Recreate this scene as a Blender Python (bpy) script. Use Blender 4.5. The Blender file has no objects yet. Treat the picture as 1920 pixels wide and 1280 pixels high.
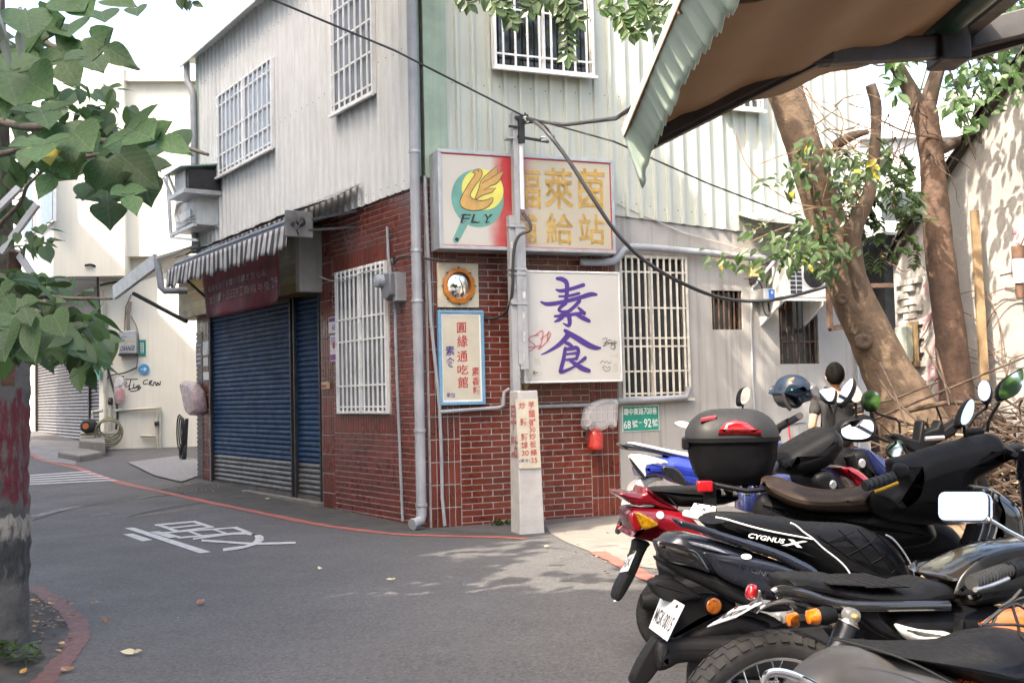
import bpy, bmesh, math, random
from mathutils import Vector, Matrix
random.seed(7)
S = bpy.context.scene
COL = S.collection
PI = math.pi
# ------------------------------------------------------------------ camera
F = 2000.0                      # focal length in photo pixels (1920 wide)
CAMZ = 1.3
PITCH, ROLL = math.radians(2.86), math.radians(1.40)
fw = Vector((0, math.cos(PITCH), math.sin(PITCH)))
up0 = Vector((0, -math.sin(PITCH), math.cos(PITCH)))
r0 = Vector((1, 0, 0))
RT = r0*math.cos(ROLL) - up0*math.sin(ROLL)
UP = up0*math.cos(ROLL) + r0*math.sin(ROLL)
CAM = Vector((0, 0, CAMZ))
cd = bpy.data.cameras.new('camera'); cam = bpy.data.objects.new('camera', cd); COL.objects.link(cam)
cd.sensor_width = 36; cd.lens = 36*F/1920; cd.clip_end = 2000; cd.clip_start = .05
m = Matrix.Identity(4)
for i, v in enumerate((RT, UP, -fw)):
    for j in range(3): m[j][i] = v[j]
m.translation = CAM
cam.matrix_world = m
S.camera = cam
# ------------------------------------------------------------------ light
SUN = Vector((-.70, -.70, 1.2)).normalized()      # direction towards the sun
W = bpy.data.worlds.new("World"); S.world = W; W.use_nodes = True
wn = W.node_tree
sk = wn.nodes.new('ShaderNodeTexSky'); sk.sky_type = 'NISHITA'; sk.sun_disc = False
sk.sun_elevation = math.asin(SUN.z); sk.sun_rotation = math.atan2(SUN.x, SUN.y)
sk.air_density = 1.0; sk.dust_density = 6.0; sk.ozone_density = 1.0
wn.nodes['Background'].inputs[1].default_value = .15
wn.links.new(sk.outputs[0], wn.nodes['Background'].inputs[0])
sl = bpy.data.lights.new('sun', 'SUN'); sl.energy = 2.2; sl.angle = math.radians(.53); sl.color = (1, .93, .82)
so = bpy.data.objects.new('sun', sl); COL.objects.link(so)
so.rotation_euler = SUN.to_track_quat('Z', 'Y').to_euler()
S.view_settings.view_transform = 'Standard'; S.view_settings.look = 'None'
S.view_settings.exposure = 2.68; S.view_settings.gamma = 1; S.view_settings.use_curve_mapping = False
S.view_settings.use_white_balance = True; S.view_settings.white_balance_temperature = 6950; S.view_settings.white_balance_tint = 10   # camera set for open shade
S.cycles.max_bounces = 8; S.cycles.diffuse_bounces = 4; S.cycles.transparent_max_bounces = 16
S.cycles.caustics_reflective = False; S.cycles.caustics_refractive = False

# ------------------------------------------------------------------ photo geometry -> world
def rayd(px, py): return (fw + RT*((px-960)/F) + UP*((640-py)/F))
GK = [(-400, 0), (11, 0), (13.5, .035), (16.2, .11), (19, .24), (22, .40), (26, .56), (32, .7), (600, .7)]
def g(x, y):
    for (a, va), (b, vb) in zip(GK, GK[1:]):
        if y <= b:
            t = (y-a)/(b-a); v = va+(vb-va)*t
            break
    else: v = .7
    k = min(1, max(0, (2.0-x)/3.0)); k = k*k*(3-2*k)
    return v*k
def ground_pt(px, py, dz=0):
    d = rayd(px, py); t0, t1 = 1.0, 1.0
    while t1 < 400:
        t1 = t0*1.02+.02; p = CAM+d*t1
        if p.z <= g(p.x, p.y): break
        t0 = t1
    for _ in range(30):
        t = (t0+t1)/2; p = CAM+d*t
        if p.z > g(p.x, p.y): t0 = t
        else: t1 = t
    p = CAM+d*t1
    return Vector((p.x, p.y, g(p.x, p.y)+dz))
def at(px, py, Y):
    d = rayd(px, py); return CAM+d*((Y-CAM.y)/d.y)
class Frame:
    """X right, -Y out towards the viewer, Z up"""
    def __init__(s, o, rz): s.o = Vector(o); s.rz = rz; s.M = Matrix.Translation(s.o) @ Matrix.Rotation(rz, 4, 'Z'); s.I = s.M.inverted()
    def p(s, px, py, out=0.0):
        oc = s.I @ CAM; d = s.I.to_3x3() @ rayd(px, py)
        t = (-out-oc.y)/d.y; q = oc+d*t
        return (q.x, q.z)
    def pts(s, l, out=0.0): return [s.p(a, b, out) for a, b in l]
    def box(s, l, out=0.0):
        q = s.pts(l, out); xs = [a for a, b in q]; zs = [b for a, b in q]
        return min(xs), max(xs), min(zs), max(zs)
    def rect(s, x0, y0, x1, y1, out=0.0):
        """average axis-aligned rectangle of the four photo corners"""
        a = s.p(x0, y0, out); b = s.p(x1, y0, out); c = s.p(x1, y1, out); d = s.p(x0, y1, out)
        return ((a[0]+d[0])/2, (b[0]+c[0])/2, (c[1]+d[1])/2, (a[1]+b[1])/2)
    def at(s, x, y, z): return Frame(s.M @ Vector((x, y, z)), s.rz)

# ------------------------------------------------------------------ materials
MATS = {}
def mat(name, col, rough=.6, metal=0, var=.12, scale=5, bump=0, bscale=60, streak=0, coat=0, spec=.5, col2=None, amt=.5, trans=0, alpha=1, rand=0, emit=None, thr=(.45, .7), sss=0):
    if name in MATS: return MATS[name]
    m = bpy.data.materials.new(name); m.use_nodes = True; MATS[name] = m
    nt = m.node_tree; b = nt.nodes['Principled BSDF']; L = nt.links.new
    c = (*col, 1)
    b.inputs['Roughness'].default_value = rough; b.inputs['Metallic'].default_value = metal
    b.inputs['Specular IOR Level'].default_value = spec
    b.inputs['Coat Weight'].default_value = coat; b.inputs['Coat Roughness'].default_value = .06
    if trans: b.inputs['Transmission Weight'].default_value = trans
    if alpha < 1: b.inputs['Alpha'].default_value = alpha
    b.inputs['Base Color'].default_value = c
    geo = nt.nodes.new('ShaderNodeNewGeometry')
    src = None
    def rgb(cc):
        n = nt.nodes.new('ShaderNodeRGB'); n.outputs[0].default_value = (*cc, 1); return n.outputs[0]
    def noise(sc, vec=None, det=6, ro=.6):
        n = nt.nodes.new('ShaderNodeTexNoise'); n.inputs['Scale'].default_value = sc; n.inputs['Detail'].default_value = det; n.inputs['Roughness'].default_value = ro
        L(vec or geo.outputs['Position'], n.inputs['Vector']); return n.outputs['Fac']
    def ramp(f, a, bb):
        n = nt.nodes.new('ShaderNodeMapRange'); L(f, n.inputs[0]); n.inputs[1].default_value = a; n.inputs[2].default_value = bb; return n.outputs[0]
    def mix(f, a, bb, k=1.0, typ='MIX'):
        n = nt.nodes.new('ShaderNodeMix'); n.data_type = 'RGBA'; n.blend_type = typ
        if k != 1.0:
            q = nt.nodes.new('ShaderNodeMath'); q.operation = 'MULTIPLY'; L(f, q.inputs[0]); q.inputs[1].default_value = k; f = q.outputs[0]
        L(f, n.inputs[0]); L(a, n.inputs[6]); L(bb, n.inputs[7]); return n.outputs[2]
    cur = rgb(col)
    if col2: cur = mix(ramp(noise(scale*.7), *thr), cur, rgb(col2), amt)
    if var:
        dark = tuple(max(0, x*(1-2.2*var)) for x in col); lite = tuple(min(1, x*(1+1.2*var)) for x in col)
        v = mix(ramp(noise(scale), .3, .7), rgb(dark), rgb(lite))
        n = nt.nodes.new('ShaderNodeMix'); n.data_type = 'RGBA'; n.inputs[0].default_value = .55 if col2 else 1.0
        L(cur, n.inputs[6]); L(v, n.inputs[7]); cur = n.outputs[2]
    if streak:
        mp = nt.nodes.new('ShaderNodeMapping'); L(geo.outputs['Position'], mp.inputs['Vector']); mp.inputs['Scale'].default_value = (9, 9, .35)
        f = ramp(noise(1.6, mp.outputs[0], 5, .65), .5, .78)
        cur = mix(f, cur, rgb((.10, .095, .085)), streak)
    if rand:
        oi = nt.nodes.new('ShaderNodeObjectInfo')
        hs = nt.nodes.new('ShaderNodeHueSaturation'); L(cur, hs.inputs['Color'])
        L(ramp(oi.outputs['Random'], 0, 1), hs.inputs['Value'])
        hs.inputs['Value'].default_value = 1
        q = nt.nodes.new('ShaderNodeMapRange'); L(oi.outputs['Random'], q.inputs[0]); q.inputs[3].default_value = 1-rand; q.inputs[4].default_value = 1+rand
        L(q.outputs[0], hs.inputs['Value']); cur = hs.outputs[0]
    L(cur, b.inputs['Base Color'])
    if sss: 
        pass
    if var:
        rr = nt.nodes.new('ShaderNodeMapRange'); L(noise(scale*2.3), rr.inputs[0]); rr.inputs[1].default_value = .3; rr.inputs[2].default_value = .7
        rr.inputs[3].default_value = max(.02, rough-.1); rr.inputs[4].default_value = min(1, rough+.12); L(rr.outputs[0], b.inputs['Roughness'])
    if bump:
        bp = nt.nodes.new('ShaderNodeBump'); bp.inputs['Strength'].default_value = min(1, bump*8); bp.inputs['Distance'].default_value = .012*bump*8
        L(noise(bscale, None, 5), bp.inputs['Height']); L(bp.outputs[0], b.inputs['Normal'])
    if emit: b.inputs['Emission Color'].default_value = (*emit, 1); b.inputs['Emission Strength'].default_value = 1
    return m
def leafmat(name, col, back=None, gloss=.45, var=.25, trans=.35, yellow=0, vein=False):
    if name in MATS: return MATS[name]
    m = bpy.data.materials.new(name); m.use_nodes = True; MATS[name] = m
    nt = m.node_tree; L = nt.links.new; b = nt.nodes['Principled BSDF']; out = nt.nodes['Material Output']
    geo = nt.nodes.new('ShaderNodeNewGeometry'); n = nt.nodes.new('ShaderNodeTexNoise'); n.inputs['Scale'].default_value = 2.5
    L(geo.outputs['Position'], n.inputs['Vector'])
    r = nt.nodes.new('ShaderNodeValToRGB'); L(n.outputs['Fac'], r.inputs[0])
    e = r.color_ramp.elements
    e[0].position = .3; e[0].color = (*[x*(1-var*1.5) for x in col], 1); e[1].position = .68; e[1].color = (*[min(1, x*(1+var*1.6)) for x in col], 1)
    if yellow:
        q = e.new(.75); q.color = (.32, .26, .03, 1)
    rnd = nt.nodes.new('ShaderNodeMapRange'); L(geo.outputs['Random Per Island'], rnd.inputs[0]); rnd.inputs[3].default_value = .65; rnd.inputs[4].default_value = 1.35
    hs = nt.nodes.new('ShaderNodeHueSaturation'); L(r.outputs[0], hs.inputs['Color']); L(rnd.outputs[0], hs.inputs['Value'])
    if vein:
        tc = nt.nodes.new('ShaderNodeTexCoord'); sp = nt.nodes.new('ShaderNodeSeparateXYZ'); L(tc.outputs['Object'], sp.inputs[0])
        def mth(op, x, y=None):
            q = nt.nodes.new('ShaderNodeMath'); q.operation = op
            for i, v in enumerate((x, y)):
                if v is None: continue
                if isinstance(v, (int, float)): q.inputs[i].default_value = v
                else: L(v, q.inputs[i])
            return q.outputs[0]
        ax = mth('ABSOLUTE', sp.outputs[0]); rib = mth('LESS_THAN', ax, .012)
        s2 = mth('LESS_THAN', mth('PINGPONG', mth('SUBTRACT', sp.outputs[1], mth('MULTIPLY', ax, .75)), .07), .006)
        mk = mth('MULTIPLY', mth('MAXIMUM', rib, s2), .45)
        mv = nt.nodes.new('ShaderNodeMix'); mv.data_type = 'RGBA'; L(mk, mv.inputs[0]); L(hs.outputs[0], mv.inputs[6]); mv.inputs[7].default_value = (.13, .17, .10, 1)
        n2 = nt.nodes.new('ShaderNodeTexNoise'); n2.inputs['Scale'].default_value = 14; n2.inputs['Detail'].default_value = 4; L(tc.outputs['Object'], n2.inputs['Vector'])
        h3 = nt.nodes.new('ShaderNodeHueSaturation'); L(mv.outputs[2], h3.inputs['Color']); m5 = nt.nodes.new('ShaderNodeMapRange'); L(n2.outputs['Fac'], m5.inputs[0]); m5.inputs[1].default_value = .3; m5.inputs[2].default_value = .7; m5.inputs[3].default_value = .75; m5.inputs[4].default_value = 1.2; L(m5.outputs[0], h3.inputs['Value']); hs = h3
        bp = nt.nodes.new('ShaderNodeBump'); bp.inputs['Strength'].default_value = .5; bp.inputs['Distance'].default_value = .03; bp.invert = True; L(mk, bp.inputs['Height']); L(bp.outputs[0], b.inputs['Normal'])
    L(hs.outputs[0], b.inputs['Base Color']); b.inputs['Roughness'].default_value = gloss
    t = nt.nodes.new('ShaderNodeBsdfTranslucent')
    h2 = nt.nodes.new('ShaderNodeHueSaturation'); h2.inputs['Saturation'].default_value = 1.15; h2.inputs['Value'].default_value = 1.6; L(hs.outputs[0], h2.inputs['Color']); L(h2.outputs[0], t.inputs[0])
    mx = nt.nodes.new('ShaderNodeMixShader'); mx.inputs[0].default_value = trans; L(b.outputs[0], mx.inputs[1]); L(t.outputs[0], mx.inputs[2]); L(mx.outputs[0], out.inputs[0])
    return m
def stripemat(name, c1, c2, period, duty, axis=0, rough=.7, dirt=.35):
    m = bpy.data.materials.new(name); m.use_nodes = True; nt = m.node_tree; L = nt.links.new; b = nt.nodes['Principled BSDF']
    tc = nt.nodes.new('ShaderNodeTexCoord'); sp = nt.nodes.new('ShaderNodeSeparateXYZ'); L(tc.outputs['Object'], sp.inputs[0])
    md = nt.nodes.new('ShaderNodeMath'); md.operation = 'PINGPONG'; L(sp.outputs[axis], md.inputs[0]); md.inputs[1].default_value = period/2
    gt = nt.nodes.new('ShaderNodeMath'); gt.operation = 'GREATER_THAN'; L(md.outputs[0], gt.inputs[0]); gt.inputs[1].default_value = period/2*duty
    mx = nt.nodes.new('ShaderNodeMix'); mx.data_type = 'RGBA'; L(gt.outputs[0], mx.inputs[0]); mx.inputs[6].default_value = (*c1, 1); mx.inputs[7].default_value = (*c2, 1)
    n = nt.nodes.new('ShaderNodeTexNoise'); n.inputs['Scale'].default_value = 7; n.inputs['Detail'].default_value = 6; L(tc.outputs['Object'], n.inputs['Vector'])
    mr = nt.nodes.new('ShaderNodeMapRange'); L(n.outputs['Fac'], mr.inputs[0]); mr.inputs[1].default_value = .42; mr.inputs[2].default_value = .72; mr.inputs[4].default_value = dirt
    m2 = nt.nodes.new('ShaderNodeMix'); m2.data_type = 'RGBA'; L(mr.outputs[0], m2.inputs[0]); L(mx.outputs[2], m2.inputs[6]); m2.inputs[7].default_value = (.05, .048, .045, 1)
    L(m2.outputs[2], b.inputs['Base Color']); b.inputs['Roughness'].default_value = rough
    return m

# ------------------------------------------------------------------ mesh building
class MB:
    def __init__(s, M=None): s.v = []; s.f = []; s.M = M
    def add(s, vs, fs, M=None):
        o = len(s.v)
        for v in vs:
            v = Vector(v)
            if M is not None: v = M @ v
            if s.M is not None: v = s.M @ v
            s.v.append(v)
        s.f += [tuple(i+o for i in f) for f in fs]
        return s
    def box(s, x0, x1, y0, y1, z0, z1, M=None):
        return s.add([(x0, y0, z0), (x1, y0, z0), (x1, y1, z0), (x0, y1, z0), (x0, y0, z1), (x1, y0, z1), (x1, y1, z1), (x0, y1, z1)],
                     [(3, 2, 1, 0), (4, 5, 6, 7), (0, 1, 5, 4), (1, 2, 6, 5), (2, 3, 7, 6), (3, 0, 4, 7)], M)
    def bar(s, a, b, w, h=None, up=(0, 0, 1)):
        a = Vector(a); b = Vector(b); d = b-a; h = h or w
        z = d.normalized(); u = Vector(up)
        if abs(z.dot(u)) > .98: u = Vector((0, 1, 0))
        x = z.cross(u).normalized(); y = x.cross(z)
        vs = []
        for p in (a, b):
            for sx, sy in ((-1, -1), (1, -1), (1, 1), (-1, 1)): vs.append(p+x*sx*w/2+y*sy*h/2)
        return s.add(vs, [(0, 1, 2, 3), (7, 6, 5, 4), (0, 4, 5, 1), (1, 5, 6, 2), (2, 6, 7, 3), (3, 7, 4, 0)])
    def tube(s, pts, r, n=8, caps=True, closed=False, jit=0):
        pts = [Vector(p) for p in pts]; N = len(pts)
        rs = r if isinstance(r, (list, tuple)) else [r]*N
        vs = []; fs = []; pu = None
        for i, p in enumerate(pts):
            if closed: t = pts[(i+1) % N]-pts[i-1]
            else: t = pts[min(i+1, N-1)]-pts[max(i-1, 0)]
            t = t.normalized() if t.length > 1e-9 else Vector((0, 0, 1))
            if pu is None:
                pu = t.orthogonal().normalized()
            else:
                pu = pu - t*pu.dot(t); pu = pu.normalized() if pu.length > 1e-6 else t.orthogonal().normalized()
            w = t.cross(pu)
            for k in range(n):
                a = 2*PI*k/n; rr = rs[i]*(1+jit*random.uniform(-1, 1))
                vs.append(p+pu*math.cos(a)*rr+w*math.sin(a)*rr)
        for i in range(N if closed else N-1):
            j = (i+1) % N
            for k in range(n):
                k2 = (k+1) % n; fs.append((i*n+k, i*n+k2, j*n+k2, j*n+k))
        if caps and not closed: fs.append(tuple(range(n-1, -1, -1))); fs.append(tuple((N-1)*n+k for k in range(n)))
        return s.add(vs, fs)
    def lathe(s, prof, n=24, M=None, closed=False):
        """prof: (r, z) pairs about local Z"""
        vs = []; fs = []
        for r, z in prof:
            for k in range(n): a = 2*PI*k/n; vs.append((r*math.cos(a), r*math.sin(a), z))
        N = len(prof)
        for i in range(N if closed else N-1):
            j = (i+1) % N
            for k in range(n): k2 = (k+1) % n; fs.append((i*n+k, i*n+k2, j*n+k2, j*n+k))
        if not closed: fs.append(tuple(range(n-1, -1, -1))); fs.append(tuple((N-1)*n+k for k in range(n)))
        return s.add(vs, fs, M)
    def prism(s, poly, y0, y1, M=None):
        n = len(poly)
        vs = [(x, y0, z) for x, z in poly]+[(x, y1, z) for x, z in poly]
        return s.add(vs, [tuple(range(n)), tuple(range(2*n-1, n-1, -1))]+[(i, i+n, (i+1) % n+n, (i+1) % n) for i in range(n)], M)
    def flat(s, poly, y, M=None): return s.add([(x, y, z) for x, z in poly], [tuple(range(len(poly)))], M)
    def ribbon(s, pts, w, y, M=None):
        """stroke in the XZ plane; pts (x,z) or (x,z,width)"""
        n = len(pts); vs = []
        for i, p in enumerate(pts):
            a = pts[max(i-1, 0)]; b = pts[min(i+1, n-1)]
            dx, dz = b[0]-a[0], b[1]-a[1]; l = math.hypot(dx, dz) or 1
            ww = (p[2] if len(p) > 2 else w)/2
            vs += [(p[0]-dz/l*ww, y, p[1]+dx/l*ww), (p[0]+dz/l*ww, y, p[1]-dx/l*ww)]
        return s.add(vs, [(2*i, 2*i+1, 2*i+3, 2*i+2) for i in range(n-1)], M)
    def inflate(s, poly, yc, hw, b=.03, bul=None, n=4, M=None):
        """outline in XZ thickened to +-hw with rounded edges"""
        A = sum(poly[i-1][0]*poly[i][1]-poly[i][0]*poly[i-1][1] for i in range(len(poly)))
        if A < 0: poly = poly[::-1]
        N = len(poly); P = [Vector((a, c)) for a, c in poly]; nor = []; lim = []
        for i in range(N):
            d = (P[(i+1) % N]-P[i-1]); d = d.normalized() if d.length > 1e-9 else Vector((1, 0)); nor.append(Vector((-d.y, d.x)))
        for i in range(N):
            best = 1e9; o = P[i]; d = nor[i]
            for j in range(N):
                if j == i or (j+1) % N == i: continue
                a = P[j]; e = P[(j+1) % N]-a; den = d.x*e.y-d.y*e.x
                if abs(den) < 1e-9: continue
                q = a-o; t = (q.x*e.y-q.y*e.x)/den; u = (q.x*d.y-q.y*d.x)/den
                if t > 1e-5 and 0 <= u <= 1: best = min(best, t)
            lim.append(min(b, best*.42))
        for _ in range(2): lim = [min(lim[i], (lim[i-1]+lim[(i+1) % N])/2*1.15) for i in range(N)]
        bul = min(hw, bul if bul is not None else b)
        rings = []
        for k in range(n, -1, -1): a = k/n*PI/2; rings.append((1-math.cos(a), -(hw-bul)-bul*math.sin(a)))
        for k in range(0, n+1): a = k/n*PI/2; rings.append((1-math.cos(a), (hw-bul)+bul*math.sin(a)))
        if hw-bul < 1e-6: rings.pop(n)
        vs = []; fs = []
        for ins, y in rings:
            for i in range(N): q = P[i]+nor[i]*lim[i]*ins; vs.append((q.x, yc+y, q.y))
        R = len(rings)
        for r in range(R-1):
            for i in range(N): j = (i+1) % N; fs.append((r*N+i, r*N+j, (r+1)*N+j, (r+1)*N+i))
        fs.append(tuple(range(N))[::1]); fs.append(tuple((R-1)*N+i for i in range(N-1, -1, -1)))
        return s.add(vs, fs, M)
    def build(s, name, m, parent=None, smooth=None, bev=0, loc=None, rot=None):
        me = bpy.data.meshes.new(name); me.from_pydata(s.v, [], s.f); me.update()
        if smooth is not None:
            me.polygons.foreach_set('use_smooth', [True]*len(me.polygons)); me.set_sharp_from_angle(angle=math.radians(smooth))
        return link(name, me, m, parent, bev, loc, rot)
def link(name, me, m=None, parent=None, bev=0, loc=None, rot=None):
    if m is not None and not me.materials: me.materials.append(m)
    o = bpy.data.objects.new(name, me); COL.objects.link(o)
    if parent is not None: o.parent = parent
    if loc is not None: o.location = loc
    if rot is not None: o.rotation_euler = rot
    if bev:
        q = o.modifiers.new('bevel', 'BEVEL'); q.width = bev; q.segments = 2; q.limit_method = 'ANGLE'; q.angle_limit = math.radians(35)
    return o
def recalc(o):
    bm = bmesh.new(); bm.from_mesh(o.data); bmesh.ops.recalc_face_normals(bm, faces=bm.faces); bm.to_mesh(o.data); bm.free(); return o
def tag(o, label=None, cat=None, group=None, kind=None):
    for k, v in (('label', label), ('category', cat), ('group', group), ('kind', kind)):
        if v: o[k] = v
    return o
def thing(name, label, cat, fr=None, loc=(0, 0, 0), rz=0, group=None):
    o = bpy.data.objects.new(name, None); COL.objects.link(o); o.empty_display_size = .1
    if fr is not None: loc = fr.o; rz = fr.rz
    o.location = loc; o.rotation_euler = (0, 0, rz)
    return tag(o, label, cat, group)
UC = {}
def cube(name, m, parent, x0, x1, y0, y1, z0, z1):
    """a box piece sharing one unit mesh per material"""
    me = UC.get(m.name)
    if me is None:
        q = MB().box(-.5, .5, -.5, .5, -.5, .5); me = bpy.data.meshes.new('box_piece'); me.from_pydata(q.v, [], q.f); me.materials.append(m); UC[m.name] = me
    o = bpy.data.objects.new(name, me); COL.objects.link(o); o.parent = parent
    o.location = ((x0+x1)/2, (y0+y1)/2, (z0+z1)/2); o.scale = (x1-x0, y1-y0, z1-z0)
    return o
def chaikin(p, it=2, closed=True):
    for _ in range(it):
        q = []
        n = len(p)
        for i in range(n if closed else n-1):
            a = p[i]; b = p[(i+1) % n]
            q += [tuple(a[k]*.75+b[k]*.25 for k in range(len(a))), tuple(a[k]*.25+b[k]*.75 for k in range(len(a)))]
        if not closed: q = [p[0]]+q+[p[-1]]
        p = q
    return p
def circ(cx, cz, r, n=24, rz=None): return [(cx+r*math.cos(2*PI*k/n), cz+(rz or r)*math.sin(2*PI*k/n)) for k in range(n)]
def rrect(x0, x1, z0, z1, r, n=4):
    o = []
    for cx, cz, a0 in ((x1-r, z0+r, -90), (x1-r, z1-r, 0), (x0+r, z1-r, 90), (x0+r, z0+r, 180)):
        for k in range(n+1): a = math.radians(a0+90*k/n); o.append((cx+r*math.cos(a), cz+r*math.sin(a)))
    return o
# text: one mesh in the XZ plane from glyph boxes
_tc = {}
def glyph(body, bold=0):
    k = (body, bold)
    if k not in _tc:
        c = bpy.data.curves.new('t', 'FONT'); c.body = body; c.offset = bold; c.resolution_u = 3
        o = bpy.data.objects.new('t', c); COL.objects.link(o)
        me = bpy.data.meshes.new_from_object(o.evaluated_get(bpy.context.evaluated_depsgraph_get()))
        vs = [(v.co.x, v.co.y) for v in me.vertices]; fs = [tuple(p.vertices) for p in me.polygons]
        bpy.data.objects.remove(o); bpy.data.curves.remove(c); bpy.data.meshes.remove(me)
        _tc[k] = (vs, fs)
    return _tc[k]
def chars(mb, items, y, bold=.012, shear=0, rise=0, M=None):
    for body, x0, x1, z0, z1 in items:
        vs, fs = glyph(body, bold)
        if not vs: continue
        a0 = min(v[0] for v in vs); a1 = max(v[0] for v in vs); b0 = min(v[1] for v in vs); b1 = max(v[1] for v in vs)
        out = []
        for a, b in vs:
            u = (a-a0)/max(1e-6, a1-a0); w = (b-b0)/max(1e-6, b1-b0)
            out.append((x0+(x1-x0)*u+shear*(w-.5)*(z1-z0), y, z0+(z1-z0)*w+rise*(u-.5)*(x1-x0)))
        mb.add(out, fs, M)
    return mb
def column(text, x0, x1, z1, z0, gap=.12):
    n = len(text); h = (z1-z0)/n; o = []
    for i, c in enumerate(text):
        t = z1-h*i; o.append((c, x0, x1, t-h*(1-gap), t))
    return o
# ------------------------------------------------------------------ common materials
ASPH = mat('asphalt', (.072, .069, .068), .85, var=.13, scale=.55, bump=.012, bscale=300, col2=(.060, .057, .056), amt=.7)
nt = ASPH.node_tree; b = nt.nodes['Principled BSDF']; src = b.inputs['Base Color'].links[0].from_socket
gg = nt.nodes.new('ShaderNodeNewGeometry'); vv = nt.nodes.new('ShaderNodeTexVoronoi'); vv.inputs['Scale'].default_value = 70; nt.links.new(gg.outputs['Position'], vv.inputs['Vector'])
m1 = nt.nodes.new('ShaderNodeMapRange'); nt.links.new(vv.outputs['Color'], m1.inputs[0]); m1.inputs[1].default_value = .0; m1.inputs[2].default_value = 1; m1.inputs[3].default_value = .6; m1.inputs[4].default_value = 1.4
hs = nt.nodes.new('ShaderNodeHueSaturation'); nt.links.new(src, hs.inputs['Color']); nt.links.new(m1.outputs[0], hs.inputs['Value'])
v2 = nt.nodes.new('ShaderNodeTexVoronoi'); v2.inputs['Scale'].default_value = 26; nt.links.new(gg.outputs['Position'], v2.inputs['Vector']); m2 = nt.nodes.new('ShaderNodeMath'); m2.operation = 'LESS_THAN'; nt.links.new(v2.outputs['Distance'], m2.inputs[0]); m2.inputs[1].default_value = .09
mx = nt.nodes.new('ShaderNodeMix'); mx.data_type = 'RGBA'; m3 = nt.nodes.new('ShaderNodeMath'); m3.operation = 'MULTIPLY'; nt.links.new(m2.outputs[0], m3.inputs[0]); m3.inputs[1].default_value = .35; nt.links.new(m3.outputs[0], mx.inputs[0]); nt.links.new(hs.outputs[0], mx.inputs[6]); mx.inputs[7].default_value = (.3, .29, .28, 1); nt.links.new(mx.outputs[2], b.inputs['Base Color'])
CONC = mat('concrete', (.17, .157, .138), .85, var=.18, scale=4, bump=.04, bscale=90, col2=(.10, .092, .08), amt=.6)
WHITEP = mat('white_road_paint', (.40, .40, .39), .75, var=.10, scale=14, col2=(.12, .12, .12), amt=.75, thr=(.5, .62))
REDP = mat('red_kerb_paint', (.30, .085, .065), .75, var=.2, scale=9, col2=(.13, .085, .08), amt=.75, thr=(.45, .7))
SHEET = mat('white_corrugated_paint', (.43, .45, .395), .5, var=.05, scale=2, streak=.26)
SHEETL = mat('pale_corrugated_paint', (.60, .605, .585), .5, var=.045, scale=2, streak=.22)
GREENF = mat('green_flashing_paint', (.27, .35, .27), .55, var=.1, scale=3, streak=.25)
MORTAR = mat('grey_mortar', (.38, .36, .335), .9, var=.15, scale=12)
BRICK = mat('red_glazed_tile', (.135, .026, .015), .30, var=.22, scale=2.2, rand=.22, bump=.012, bscale=50, col2=(.075, .020, .015), amt=.6)
PLAST = mat('old_white_plaster', (.335, .32, .30), .9, var=.07, scale=2.4, bump=.03, bscale=30, streak=.6, col2=(.26, .245, .225), amt=.5, thr=(.5, .75))
BLUESL = mat('blue_slat_paint', (.006, .040, .105), .6, spec=.25, var=.22, scale=3, col2=(.010, .028, .055), amt=.5)
BARESL = mat('bare_slat_metal', (.10, .092, .088), .5, metal=.2, var=.2, scale=5)
STEEL = mat('galvanised_steel', (.44, .45, .46), .45, metal=.55, var=.15, scale=8, col2=(.28, .26, .24), amt=.5)
DARKST = mat('dark_steel', (.035, .034, .036), .5, metal=.3, var=.2, scale=8)
WHITEM = mat('white_enamel_metal', (.74, .74, .72), .45, var=.06, scale=7, streak=.25)
PVC = mat('grey_pvc', (.30, .31, .33), .5, var=.1, scale=4, streak=.15)
DARKGL = mat('dark_window_glass', (.012, .013, .014), .08, var=0, spec=.6)
GREYGL = mat('grey_window_glass', (.045, .05, .055), .12, var=.2, scale=3)
PALEGL = mat('pale_window_glass', (.17, .19, .21), .15, var=.15, scale=2)
BLACK = mat('black_rubber', (.02, .02, .021), .7, var=.15, scale=20)
CABLE = mat('black_cable', (.025, .025, .027), .6, var=0)
RUST = mat('rusty_iron', (.10, .055, .035), .8, var=.3, scale=14)

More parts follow.
